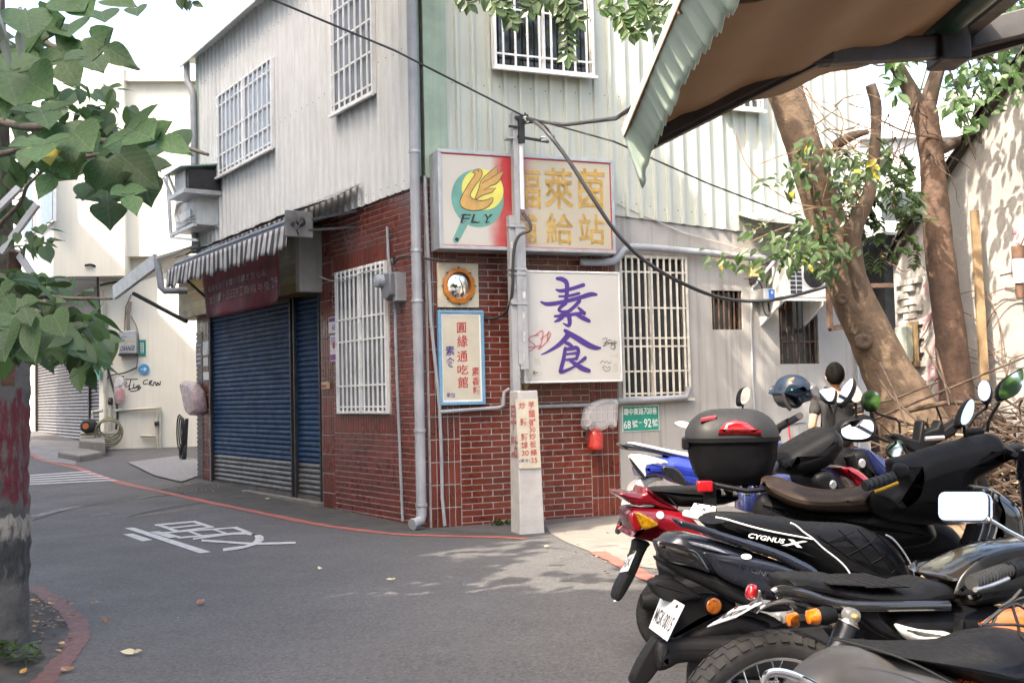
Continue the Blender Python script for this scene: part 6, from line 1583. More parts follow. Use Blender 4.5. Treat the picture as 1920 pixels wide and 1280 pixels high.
BL += [(x+random.uniform(-14, 14), y+random.uniform(-12, 12), x+dx+random.uniform(-12, 12), y+dy, 'lobe' if i_ % 3 else 'heart', random.uniform(.7, 1)) for i_, (x, y, dx, dy) in enumerate([(150, 250, 35, 40), (90, 250, -25, 60), (240, 240, 50, 22), (300, 270, 60, 14), (185, 300, -10, 52), (225, 330, 22, 48), (120, 290, 14, 54), (260, 300, 42, 36), (50, 270, -12, 60), (60, 140, 40, 46), (110, 60, 44, 38), (160, 100, 44, 44), (35, 30, 22, 52), (60, 200, 30, 44)])]
for i, (a, b_, c_, d_, k_, w_) in enumerate(BL):
    if b_ < 200 and i % 5 in (1, 3): continue
    yel = i in (14, 38, 13)
    bigleaf(a, b_, c_, d_, 3.0+random.uniform(-.3, .35), k_, YELL if i in (14,) else MULB, w_)
# smaller leaves: individual ones along the twigs, the rest as one mass
ZONES = [([(-30, 130), (60, 140), (130, 150), (230, 160), (250, 210), (300, 230), (330, 262), (240, 300), (130, 300), (60, 330), (40, 420), (-30, 440)], 260, 5.0, 6.2, .105),
         ([(-30, 60), (70, 60), (50, 160), (-30, 200)], 26, 5.0, 6.0, .12),
         ([(-30, 500), (60, 510), (130, 520), (170, 545), (210, 600), (205, 640), (180, 700), (140, 690), (100, 650), (60, 690), (-30, 690)], 190, 3.8, 5.0, .095),
         ([(40, 420), (95, 410), (105, 440), (80, 470), (20, 480), (0, 440)], 22, 4.6, 5.2, .07),
         ([(140, 600), (165, 600), (170, 690), (150, 700)], 14, 4.2, 4.6, .12)]
rest = MB(); indiv = 0
for poly, n, ya, yb, sz in ZONES:
    x0 = min(p[0] for p in poly); x1 = max(p[0] for p in poly); y0 = min(p[1] for p in poly); y1 = max(p[1] for p in poly); k = 0
    while k < n:
        x, y = random.uniform(x0, x1), random.uniform(y0, y1)
        if not inpoly(x, y, poly): continue
        k += 1; P = at(x, y, random.uniform(ya, yb)); s_ = sz*random.uniform(.6, 1.25)
        d = Vector((random.uniform(-.6, 1), random.uniform(-.6, .4), random.uniform(-1, .1))); nn = Vector((random.uniform(-.6, .6), random.uniform(-.9, .3), random.uniform(.5, 1.4)))
        M_ = leafM(P-tb, d, nn, s_, random.uniform(.7, .95))
        if indiv < 250:
            key = ('s', k % 9 == 4 and y > 450)
            if key not in ML:
                v, f = HEART; me = bpy.data.meshes.new('leaf'); me.from_pydata(v, [], f); me.materials.append(YELL if key[1] else MULB2); ML[key] = me
            o = bpy.data.objects.new('leaf', ML[key]); COL.objects.link(o); o.parent = t; o.matrix_local = M_; indiv += 1
        else: rest.add(*HEART, M_)
for k in range(500):                                      # crown above the frame
    P = Vector((random.gauss(-3.4, 1.0), random.gauss(5.2, 1.0), random.uniform(3.6, 6.2)))
    c_ = P.x/max(.5, P.y)
    if -.5 < c_ < .4 and P.z < 1.3+.45*P.y or not sun_gap(P): continue
    rest.add(*HEART, leafM(P-tb, rv()+Vector((0, 0, -.6)), rv()+Vector((0, 0, .8)), random.uniform(.14, .26)))
tag(rest.build('foliage', MULB2, t), kind='stuff')
# withered curled leaf at the top-left corner
mb = MB()
a = at(12, 10, 3.0)
for k in range(5): mb.add(*LOBE, leafM(a-tb+rv()*.05, Vector((random.uniform(-.3, .3), 0, -1)), rv(), .14, .35))
mb.build('withered_leaf', leafmat('withered_leaf', (.20, .21, .19), trans=.2), t)
# low weeds at pillar foot
gp = ground_pt(14, 1245); t2 = thing('weed', 'low green clover weed at the foot of the round pillar', 'plant', loc=gp)
mb = MB()
for k in range(60): mb.add(*HEART, leafM(Vector((random.uniform(-.14, .14), random.uniform(-.10, .12), random.uniform(.02, .10))), rv()*Vector((1, 1, .3)), Vector((random.uniform(-.4, .4), random.uniform(-.4, .4), 1)), random.uniform(.03, .05)))
tag(mb.build('leaves', PINN, t2), kind='stuff')
for (px, py), lb in (((792, 985), 'small weed sprouting beside the drain pipe elbow'), ((938, 985), 'small weed sprouting at the foot of the concrete post')):
    gp = ground_pt(px, py); t2 = thing('weed', lb, 'plant', loc=gp); mb = MB()
    for k in range(26): mb.add(*LEAF, leafM(Vector((random.uniform(-.08, .08), random.uniform(-.04, .04), random.uniform(.0, .04))), Vector((random.uniform(-1, 1), random.uniform(-1, .4), .6)), rv(), random.uniform(.03, .06)))
    tag(mb.build('leaves', PINN, t2), kind='stuff')

# ---- right trees
BARK = mat('brown_bark', (.135, .092, .06), .9, var=.26, scale=9, bump=.16, bscale=14, col2=(.055, .04, .03), amt=.8, thr=(.48, .62))
DBARK = mat('dark_bark', (.085, .058, .04), .9, var=.25, scale=9, bump=.09, bscale=24)
def trunk(mb, pts, base, n=14, it=2):
    """pts: (px, py, Y, width_px)"""
    q = []
    for px, py, Y, w in pts: p = at(px, py, Y)-base; q.append((p.x, p.y, p.z, w/2*Y/F))
    q = chaikin(q, it, False); mb.tube([Vector(p[:3]) for p in q], [p[3] for p in q], n, jit=.03)
def twigs(mb, starts, base, n, L_=.5):
    ends = []
    for k in range(n):
        p = Vector(random.choice(starts)); d = rv(); P = [p-base]
        for i in range(5): d = (d+rv()*.5+Vector((0, 0, -.08))).normalized(); p = p+d*L_/5; P.append(p-base)
        mb.tube(P, [.006, .005, .004, .003, .002, .0015], 4); ends.append((p, d))
    return ends
def pinnate(mb, p, d, n, ls, base, droop=.25):
    """a leafy spray: paired leaflets along a drooping stem"""
    d = Vector(d).normalized(); side = d.cross(Vector((0, 0, 1))); side = side.normalized() if side.length > .1 else Vector((1, 0, 0)); P = [Vector(p)-base]; q = Vector(p)
    for i in range(n):
        d = (d+Vector((0, 0, -droop/n*2))).normalized(); q = q+d*ls*.42; P.append(q-base)
        for s_ in (-1, 1):
            mb.add(*LEAF, leafM(q-base, side*s_+d*.55+rv()*.15+Vector((0, 0, -.25)), Vector((0, -.25, 1))+rv()*.5, ls*random.uniform(.75, 1.1), .75))
    mb.add(*LEAF, leafM(q-base, d, Vector((0, -.3, 1)), ls, .75))
    return P
def stemtube(mb, P): mb.tube(P, [.004*(1-.7*i/len(P)) for i in range(len(P))], 4)
b1_ = ground_pt(1740, 935); b1_ = Vector((at(1735, 800, 8.5).x, 8.5, 0))
t1 = thing('leaning_tree', 'leaning brown tree with a cut side limb in front of the plaster wall', 'tree', loc=b1_)
random.seed(41)
mb = MB(); trunk(mb, [(1380, -60, 8.2, 62), (1440, 90, 8.2, 64), (1478, 190, 8.3, 66), (1512, 290, 8.3, 66), (1538, 380, 8.4, 68), (1572, 470, 8.4, 74), (1592, 545, 8.4, 76), (1628, 620, 8.45, 80), (1665, 700, 8.5, 92), (1705, 780, 8.5, 120), (1730, 850, 8.5, 150), (1745, 960, 8.5, 190)], b1_, 20)
mb.build('trunk', BARK, t1, smooth=80)
mb = MB()
for (x, y, w) in ((1478, 232, 13), (1545, 330, 9), (1500, 300, 7), (1620, 640, 12), (1470, 150, 10), (1580, 560, 9)):
    c_ = at(x, y, 8.28)-b1_; nn_ = (CAM-b1_-c_).normalized(); r_ = w*8.3/F; mb.lathe([(r_*1.5, -.06), (r_*1.25, -.012), (r_*.9, .0), (r_*.6, .001), (r_*.45, -.004), (.001, -.006)], 14, Matrix.Translation(c_) @ nn_.to_track_quat('Z', 'Y').to_matrix().to_4x4())
mb.build('knot', DBARK, t1, smooth=70)
mb = MB(); trunk(mb, [(1612, 620, 8.4, 44), (1608, 540, 8.3, 40), (1596, 460, 8.25, 34), (1602, 425, 8.2, 32), (1630, 370, 8.2, 26), (1638, 310, 8.2, 22), (1642, 250, 8.2, 20), (1644, 195, 8.2, 22), (1632, 160, 8.2, 20)], b1_, 12); mb.build('limb', DBARK, t1, smooth=80)
mb = MB(); trunk(mb, [(1540, 300, 8.3, 26), (1570, 270, 8.2, 20), (1600, 253, 8.2, 18), (1628, 247, 8.2, 10)], b1_, 10); trunk(mb, [(1545, 465, 8.25, 8), (1530, 400, 8.1, 7), (1519, 345, 8.05, 6), (1520, 270, 8.0, 3)], b1_, 6); trunk(mb, [(1590, 470, 8.2, 10), (1560, 455, 8.1, 7), (1540, 380, 8.0, 5), (1519, 330, 8.0, 3)], b1_, 6); mb.build('limb', DBARK, t1, smooth=80)
mb = MB()
for pts in ([(1640, 275), (1560, 278), (1480, 285), (1420, 310)], [(1640, 245), (1560, 215), (1500, 170), (1470, 120)], [(1640, 280), (1560, 240), (1530, 200), (1510, 160)], [(1625, 385), (1540, 390), (1480, 380), (1400, 320), (1380, 250)], [(1600, 430), (1520, 410), (1430, 440), (1340, 490)], [(1595, 400), (1540, 385), (1460, 405), (1400, 440)]):
    mb.tube([at(x, y, 8.0)-b1_ for x, y in chaikin(pts, 2, False)], .005, 4)
tw = twigs(mb, [at(random.uniform(1500, 1650), random.uniform(150, 420), 8.1) for _ in range(12)], b1_, 30, .5)
mb.build('twig', mat('pale_twig', (.20, .13, .08), .9), t1)
fol = MB(); stm = MB()
SPR = [(1590, 470, 1330, 488, 15), (1590, 455, 1385, 425, 9), (1600, 470, 1450, 455, 9), (1610, 460, 1500, 500, 7), (1590, 440, 1500, 410, 7), (1600, 480, 1540, 510, 6), (1560, 470, 1420, 480, 8), (1520, 270, 1480, 300, 4), (1525, 265, 1560, 300, 5), (1540, 330, 1440, 345, 6), (1530, 300, 1500, 330, 4), (1600, 320, 1660, 320, 5), (1560, 300, 1600, 360, 6), (1600, 300, 1580, 380, 6)]
BIGL = []; lm = {}
for mname, m_ in (('g', PINN), ('y', YELL)):
    me = bpy.data.meshes.new('leaf'); me.from_pydata(*(LEAF[0], [], LEAF[1])); me.materials.append(m_); lm[mname] = me
for (x0, y0, x1, y1, n) in SPR:
    Y = random.uniform(7.6, 8.1)
    for i in range(n*4):
        u = random.uniform(.1, 1); p = at(x0+(x1-x0)*u+random.gauss(0, 13), y0+(y1-y0)*u+random.gauss(0, 13), Y+random.uniform(-.25, .2))
        o = bpy.data.objects.new('leaf', lm['y' if random.random() < .05 else 'g']); COL.objects.link(o); o.parent = t1
        o.matrix_local = leafM(p-b1_, Vector((random.uniform(-1, .4), random.uniform(-.6, .2), random.uniform(-1, .0))), Vector((random.uniform(-.3, .3), -.7, random.uniform(.3, 1))), random.uniform(.065, .11), random.uniform(.48, .7))
    stemtube(stm, [at(x0+(x1-x0)*u, y0+(y1-y0)*u+6*math.sin(u*5), Y)-b1_ for u in [i/8 for i in range(9)]])
for k in range(60):
    p = at(random.uniform(1560, 1720), random.uniform(270, 470), random.uniform(8.4, 9.0)); stemtube(stm, pinnate(fol, p, rv()+Vector((.3, 0, -.6)), 5, .075, b1_))
stm.build('stem', mat('green_stem', (.08, .09, .010), .7), t1)
def crown(fol, base, c, rad, n, size, keep=None):
    cl = []
    for k in range(max(6, n//60)):
        d = rv(); cl.append(Vector(c)+Vector((d.x*rad[0], d.y*rad[1], d.z*rad[2]))*random.uniform(.35, 1))
    for k in range(n):
        p = random.choice(cl)+rv()*random.uniform(0, .75)
        if keep and not keep(p) or not sun_gap(p): continue
        fol.add(*LEAF, leafM(p-base, rv()+Vector((0, 0, -.5)), rv()+Vector((0, 0, .8)), random.uniform(.7, 1.3)*size, .9))
def above(p):     # keep crown leaves out of the picture area
    d = p-CAM; zc = d.dot(fw)
    if zc < .3: return True
    px = 960+F*d.dot(RT)/zc; py = 640-F*d.dot(UP)/zc
    return py < -15 or px < -30 or px > 1950
crown(fol, b1_, (1.7, 8.0, 6.2), (2.0, 1.6, 1.6), 620, .16, above)
tag(fol.build('foliage', PINN, t1), kind='stuff')
b2_ = Vector((at(1800, 800, 9.1).x, 9.1, 0))
t2 = thing('forked_tree', 'dark forked tree standing close against the whitewashed gable wall', 'tree', loc=b2_)
mb = MB(); trunk(mb, [(1800, 900, 9.1, 84), (1795, 760, 9.1, 62), (1784, 640, 9.1, 56), (1770, 540, 9.1, 54), (1758, 440, 9.1, 52), (1752, 360, 9.1, 48), (1748, 300, 9.1, 44), (1738, 230, 9.1, 46), (1728, 195, 9.1, 50)], b2_, 16); mb.build('trunk', mat('reddish_bark', (.11, .066, .045), .9, var=.28, scale=11, bump=.16, bscale=16, col2=(.045, .03, .024), amt=.8, thr=(.48, .62)), t2, smooth=80)
mb = MB(); trunk(mb, [(1730, 215, 9.1, 34), (1702, 160, 9.1, 28), (1682, 125, 9.0, 26), (1650, 90, 9.0, 24), (1610, 30, 8.9, 20), (1590, -40, 8.9, 18)], b2_, 12); trunk(mb, [(1736, 205, 9.1, 36), (1750, 160, 9.1, 28), (1762, 115, 9.1, 26), (1775, 40, 9.0, 24), (1790, -60, 9.0, 20)], b2_, 12); trunk(mb, [(1748, 285, 9.1, 30), (1775, 275, 9.15, 22), (1805, 262, 9.3, 18), (1850, 240, 9.6, 16), (1900, 200, 9.9, 12)], b2_, 12)
trunk(mb, [(1790, 75, 9.0, 10), (1830, 100, 9.0, 12), (1870, 118, 9.0, 10), (1920, 125, 9.0, 9)], b2_, 8)
mb.build('limb', DBARK, t2, smooth=80)
mb = MB()
for pts in ([(1690, 350), (1660, 330), (1700, 240), (1720, 160)], [(1692, 420), (1670, 380), (1690, 300), (1740, 120)], [(1780, 130), (1800, 190), (1815, 260), (1830, 300)], [(1812, 130), (1800, 180), (1820, 230), (1840, 270)], [(1620, 90), (1640, 130), (1690, 110), (1750, 120)], [(1760, 260), (1700, 250), (1650, 225)]):
    mb.tube([at(x, y, 9.0)-b2_ for x, y in chaikin(pts, 2, False)], [.010-.006*i/30 for i in range(len(chaikin(pts, 2, False)))], 4)
twigs(mb, [at(random.uniform(1650, 1850), random.uniform(60, 300), 9.0) for _ in range(12)], b2_, 30, .5); mb.build('twig', DBARK, t2)
fol = MB(); k = 0
Z = [([(1790, 100), (1830, 60), (1870, 20), (1925, -10), (1925, 200), (1880, 190), (1860, 225), (1800, 200), (1770, 215)], 420), ([(1800, 20), (1860, -10), (1925, -10), (1925, 60), (1840, 40)], 120), ([(1655, 110), (1690, 100), (1700, 150), (1680, 190), (1660, 160)], 30), ([(1640, 330), (1700, 300), (1720, 340), (1715, 400), (1670, 410)], 60), ([(1780, 200), (1830, 210), (1850, 250), (1810, 260)], 26), ([(1640, 250), (1680, 280), (1660, 320), (1640, 300)], 14), ([(1700, 75), (1770, 60), (1780, 100), (1700, 108)], 30)]
for poly, n in Z:
    x0 = min(p[0] for p in poly); x1 = max(p[0] for p in poly); y0 = min(p[1] for p in poly); y1 = max(p[1] for p in poly); c_ = 0
    while c_ < n:
        x, y = random.uniform(x0, x1), random.uniform(y0, y1)
        if not inpoly(x, y, poly): continue
        c_ += 1; p = at(x, y, random.uniform(8.0, 10.2))
        fol.add(*LEAF, leafM(p-b2_, Vector((random.uniform(-.8, .8), random.uniform(-.5, .5), random.uniform(-1, .2))), Vector((0, -.4, .8))+rv()*.5, random.uniform(.08, .15), .62))
crown(fol, b2_, (4.2, 8.6, 6.6), (2.0, 1.8, 1.6), 420, .16, above)
tag(fol.build('foliage', CROWN, t2), kind='stuff')
# hanging sprays at the top of the picture (branch of a tree overhead)
bo = at(1150, -200, 6.0)
t3 = thing('overhanging_branch', 'leafy pinnate branch hanging into the top of the picture before the upper window', 'branch', loc=bo)
mb = MB(); fo = MB(); random.seed(55)
HP = [(860, -15, 880, 8, 3), (900, -20, 930, 15, 3), (930, -10, 960, 42, 5), (975, -20, 1000, 12, 4), (1010, -20, 1050, 15, 5), (1060, -15, 1064, 108, 9), (1045, -20, 1085, 40, 6), (1120, 20, 1150, 10, 3), (1150, 10, 1180, 66, 6), (1180, -10, 1230, 50, 6), (1190, 0, 1250, 12, 5), (1165, 25, 1200, 62, 5), (1235, 60, 1252, 98, 4), (1215, 20, 1265, 40, 4), (1020, -15, 990, 18, 4), (1205, -10, 1190, 30, 4), (330, -10, 360, 4, 2)]
for x0, y0, x1, y1, n in HP:
    Y = 6.0+random.uniform(-.2, .2); a = at(x0, y0, Y); b_ = at(x1, y1, Y); d = b_-a; ls = .075; side = Vector((0, 1, 0)).cross(d).normalized(); side = Vector((d.z, 0, -d.x)).normalized()
    mb.tube([a-bo, a.lerp(b_, .5)-bo+rv()*.01, b_-bo], .003, 4)
    for i in range(n+1):
        q = a.lerp(b_, (i+.5)/(n+1))
        for s_ in (-1, 1): fo.add(*LEAF, leafM(q-bo, side*s_+d.normalized()*.7+rv()*.2, Vector((0, -1, .4))+rv()*.4, ls*random.uniform(.8, 1.2), .7))
    fo.add(*LEAF, leafM(b_-bo, d, Vector((0, -1, .3)), ls, .7))
    p1 = a+Vector((random.uniform(-.1, .3), .2, .8)); mb.tube([a-bo, a.lerp(p1, .5)-bo+rv()*.05, p1-bo], .005, 4)
mb.tube([Vector((-1.4, .1, .35)), Vector((-.5, .1, .55)), Vector((.4, .2, .7)), Vector((1.6, .4, 1.1))], [.01, .02, .03, .05], 6)
mb.build('stem', mat('green_stem', (.08, .09, .010), .7), t3)
crown(fo, bo, (1.6, 6.4, 5.0), (1.3, .8, .8), 500, .08, above)
crown(fo, bo, (-.3, 8.9, 6.7), (1.3, .8, .9), 300, .15, above)  # unseen leaf cluster added to dapple the plaster wall
crown(fo, bo, (-1.5, 9.3, 6.4), (.7, .6, 1.2), 700, .17, above)  # unseen dense leaf cluster added to keep the shop signs shaded
tag(fo.build('foliage', PINN, t3), kind='stuff')
# unseen tree added across the lane: its crown breaks the sun into patches
b4_ = Vector((-4.5, 4.0, 0)); t4 = thing('offframe_tree', 'unseen slim leafy tree added across the lane to break up the sun', 'tree', loc=b4_)
MB().tube([(0, 0, -.1), (.1, 0, 3), (0, .1, 6), (0, .2, 8)], [.18, .15, .12, .05], 10).build('trunk', DBARK, t4, smooth=80)
fo = MB(); random.seed(61)
crown(fo, b4_, (-4.6, 4.1, 7.0), (.5, .6, .7), 130, .2); crown(fo, b4_, (-3.8, 2.3, 6.3), (.7, .7, .9), 560, .2)
tag(fo.build('foliage', CROWN, t4), kind='stuff')
for (x, y), lb in (((3.0, -7.0), 'round leafy tree behind the viewpoint by the lane'), ((6.8, -5.6), 'second leafy tree behind the viewpoint by the lane')):
    bb_ = Vector((x, y, 0)); t5 = thing('offframe_tree', lb, 'tree', loc=bb_)
    MB().tube([(0, 0, -.1), (.1, 0, 2), (0, .1, 4.5)], [.18, .15, .08], 8).build('trunk', DBARK, t5, smooth=80); fo = MB(); crown(fo, bb_, (x, y, 4.2), (3.0, 2.2, 2.8), 2600, .38); tag(fo.build('foliage', CROWN, t5), kind='stuff')

# ---- brush pile and litter at the foot of the gable wall
random.seed(71)
pb = Vector((at(1830, 850, 7.9).x, 7.9, 0)); BR = mat('dead_branch', (.055, .035, .024), .9, var=.3, scale=8)
t6 = thing('brush_pile', 'heap of dry sticks and cut branches under the trees by the gable wall', 'heap', loc=pb)
STK = []
LONG = [((1640, 785), (1925, 668), .010), ((1600, 765), (1760, 715), .010), ((1660, 780), (1925, 860), .010), ((1650, 680), (1700, 800), .010), ((1755, 655), (1780, 760), .01), ((1735, 650), (1800, 770), .008), ((1640, 700), (1720, 790), .010), ((1850, 780), (1925, 800), .010), ((1830, 760), (1920, 830), .010), ((1700, 770), (1850, 755), .02)]
for (a, b_, r_) in LONG:
    MB().tube([at(*a, 7.9)-pb, at((a[0]+b_[0])/2+random.uniform(-10, 10), (a[1]+b_[1])/2+random.uniform(-8, 8), 7.7)-pb, at(*b_, 7.5)-pb], [r_, r_*.9, r_*.7], 7).build('stick', BR, t6, smooth=70)
mb = MB()
for k in range(2000):
    u = random.random(); x = random.uniform(-.75, 1.2); y = random.gauss(0, .4); top = max(.05, 1.24-.40*abs(x-.15)**1.2-.7*abs(y))
    p = Vector((x, y, random.uniform(0, top))); d = rv(); d.z *= .6; L_ = random.uniform(.08, .5); r_ = random.uniform(.003, .013)
    mb.tube([p-d*L_/2, p+rv()*.02, p+d*L_/2], [r_, r_, r_*.6], 4)
tag(mb.build('sticks', BR, t6), kind='stuff')
mb = MB()
for k in range(60):
    x = random.uniform(-.3, 1.0); p = Vector((x, random.gauss(-.2, .3), random.uniform(.3, 1.0))); d = rv(); d.z *= .4; mb.bar(p, p+d*random.uniform(.15, .5), random.uniform(.03, .07), .008)
tag(mb.build('palm_strips', mat('dry_palm', (.42, .30, .18), .8, var=.2, scale=10), t6), kind='stuff')
LIT = mat('dry_leaf_litter', (.36, .23, .12), .9, var=.35, scale=14)
mb = MB()
for k in range(5200):
    x = random.uniform(1.7, 5.2); y = random.uniform(5.6, 9.6)
    h = max(0, .42-.16*abs(x-3.4)-.10*abs(y-7.6)) if x > 2.4 else 0
    mb.add(*LEAF, leafM(Vector((x, y, g(x, y)+.01+h*random.random()**.3)), Vector((random.uniform(-1, 1), random.uniform(-1, 1), random.uniform(-.3, .3))), Vector((0, 0, 1))+rv()*.9, random.uniform(.05, .11), 1))
tag(mb.build('leaf_litter', LIT), kind='stuff')
bm_ = MB(); bm_.lathe([(1.5, -.05), (1.1, .2), (.6, .38), (.001, .42)], 24, Matrix.Translation((3.5, 7.6, 0)) @ Matrix.Diagonal((1, .9, 1, 1)))
tag(bm_.build('soil_mound', mat('brown_soil', (.14, .09, .055), .95, var=.3, scale=12, bump=.1, bscale=30), smooth=80), kind='structure')
# fallen leaves on the road, each its own
FL = [((172, 1135), 'curled brown leaf lying on the road beyond the worn red curve', 1, .07), ((372, 1135), 'curled rusty brown leaf lying alone in mid road', 1, .09), ((250, 1229), 'flat pale yellow leaf at the bottom of the road', 2, .10), ((200, 1170), 'pinkish brown leaf beside the worn red curve', 1, .07), ((600, 1070), 'pale cream leaf lying below the painted road character', 2, .05), ((735, 1090), 'small yellowish leaf below the red kerb line', 2, .06), ((333, 1162), 'tiny fleck of leaf in the lower middle road', 2, .010), ((503, 937), 'pale leaf on the verge in front of the blue shutter', 2, .06), ((455, 923), 'small pale leaf on the verge near the ramp end of the shutter', 2, .05), ((1022, 1028), 'curled tan leaf at the edge of the sunlit patch', 2, .07), ((1170, 1030), 'tan leaf on the sunlit concrete by the scooters', 2, .07), ((126, 1262), 'brown ragged leaf at the bottom of the worn red curve', 1, .09), ((40, 1267), 'orange leaf lying in front of the round pillar', 3, .06), ((66, 1129), 'yellow leaf beside the pillar on the soil', 3, .05), ((135, 1160), 'thin curled leaf on the worn red curve', 1, .05)]
LFM = {1: leafmat('brown_fallen_leaf', (.20, .10, .05), trans=.1), 2: leafmat('pale_fallen_leaf', (.46, .40, .24), trans=.1), 3: leafmat('amber_fallen_leaf', (.42, .22, .04), trans=.1)}
for (px, py), lb, k, s_ in FL:
    gp = ground_pt(px, py, .012); mb = MB(); mb.add(*HEART, leafM(Vector((0, 0, .004)), Vector((random.uniform(-1, 1), random.uniform(-.3, .6), .12)), Vector((random.uniform(-.3, .3), random.uniform(-.5, 0), 1)), s_*.7, .7)); mb.add(*LEAF, leafM(Vector((0, 0, .006)), Vector((1, .2, .25)), Vector((0, -.6, 1)), s_*.45, .8))
    tag(mb.build('fallen_leaf', LFM[k], loc=gp), lb, 'leaf', group='leaves scattered on the road')
mb = MB()
for k in range(160):
    px, py = random.choice([(random.uniform(58, 130), random.uniform(1120, 1225)), (random.uniform(58, 115), random.uniform(1125, 1180)), (random.uniform(330, 420), random.uniform(905, 925)), (random.uniform(1050, 1300), random.uniform(1000, 1080))])
    gp = ground_pt(px, py, .012); mb.add(*LEAF, leafM(gp, Vector((random.uniform(-1, 1), random.uniform(-1, 1), .1)), Vector((0, 0, 1))+rv()*.5, random.uniform(.015, .045), .8))
tag(mb.build('litter_crumbs', LIT), kind='stuff')
sheet('soil_strip', [(-60, 1140), (55, 1108), (62, 1108), (110, 1138), (140, 1172), (142, 1195), (105, 1245), (60, 1300), (-200, 1300)], mat('dark_soil', (.055, .05, .045), .95, var=.3, scale=8, bump=.06, bscale=50), .002)
# ------------------------------------------------------------------ scooters and motorcycles
def c5(x, y): return (1140+x/4.268, 680+y/4.268)
def c6(x, y): return (1440+x/4, 680+y/4)
def c7(x, y): return (1120+x/3.369, 900+y/3.369)
def c8(x, y): return (1400+x/3.692, 940+y/3.692)
def ID(x, y): return (x, y)
SEATB = mat('black_vinyl', (.006, .006, .007), .45, spec=.1, var=.12, scale=30, bump=.012, bscale=220)
SEATG = mat('grey_vinyl', (.050, .049, .050), .42, spec=.4, var=.08, scale=20, bump=.012, bscale=220)
SEATR = mat('brown_black_vinyl', (.026, .017, .013), .45, spec=.15, var=.15, scale=10, bump=.01, bscale=160)
GUN = mat('gunmetal_paint', (.016, .018, .027), .28, metal=.35, var=.05, scale=6, coat=.6)
GLOSSB = mat('gloss_black_paint', (.012, .012, .013), .12, var=0, coat=.6)
PLB = mat('black_plastic', (.006, .006, .007), .5, spec=.1, var=.15, scale=14)
PLG = mat('grey_black_plastic', (.014, .014, .015), .55, spec=.15, var=.15, scale=14)
REDB = mat('wine_red_paint', (.17, .005, .011), .22, metal=.2, var=.04, coat=.8)
BLUEB = mat('bright_blue_paint', (.025, .045, .34), .22, metal=.25, var=.04, coat=.8)
DBLUE = mat('dark_blue_paint', (.012, .018, .075), .22, metal=.2, var=.04, coat=.8)
ORB = mat('orange_paint', (.34, .085, .022), .2, metal=.3, var=.06, coat=.8)
WHB = mat('white_paint', (.66, .66, .63), .3, var=.03, coat=.5)
CHR = mat('chrome', (.70, .70, .72), .08, metal=1, var=.08, scale=20)
ALUB = mat('cast_aluminium', (.42, .42, .43), .35, metal=.8, var=.12, scale=14)
LENSR = mat('red_lens', (.30, .008, .012), .10, var=.2, scale=60, coat=1)
LENSA = mat('amber_lens', (.42, .11, .006), .10, var=.25, scale=60, coat=1)
LENSY = mat('yellow_lens', (.48, .24, .008), .08, var=.25, scale=50, coat=1)
LENSC = mat('clear_lens', (.62, .63, .64), .06, var=.3, scale=50, coat=1)
LENSS = mat('smoked_lens', (.016, .015, .016), .05, var=.2, scale=40, coat=1)
TYRE = mat('tyre_rubber', (.022, .021, .021), .75, var=.25, scale=22, bump=.03, bscale=90)
PLATE = mat('plate_white', (.70, .71, .71), .45, var=.05, scale=20)
WPIPE = mat('white_piping', (.70, .70, .70), .5)
MIRR = MATS['mirror_silver']
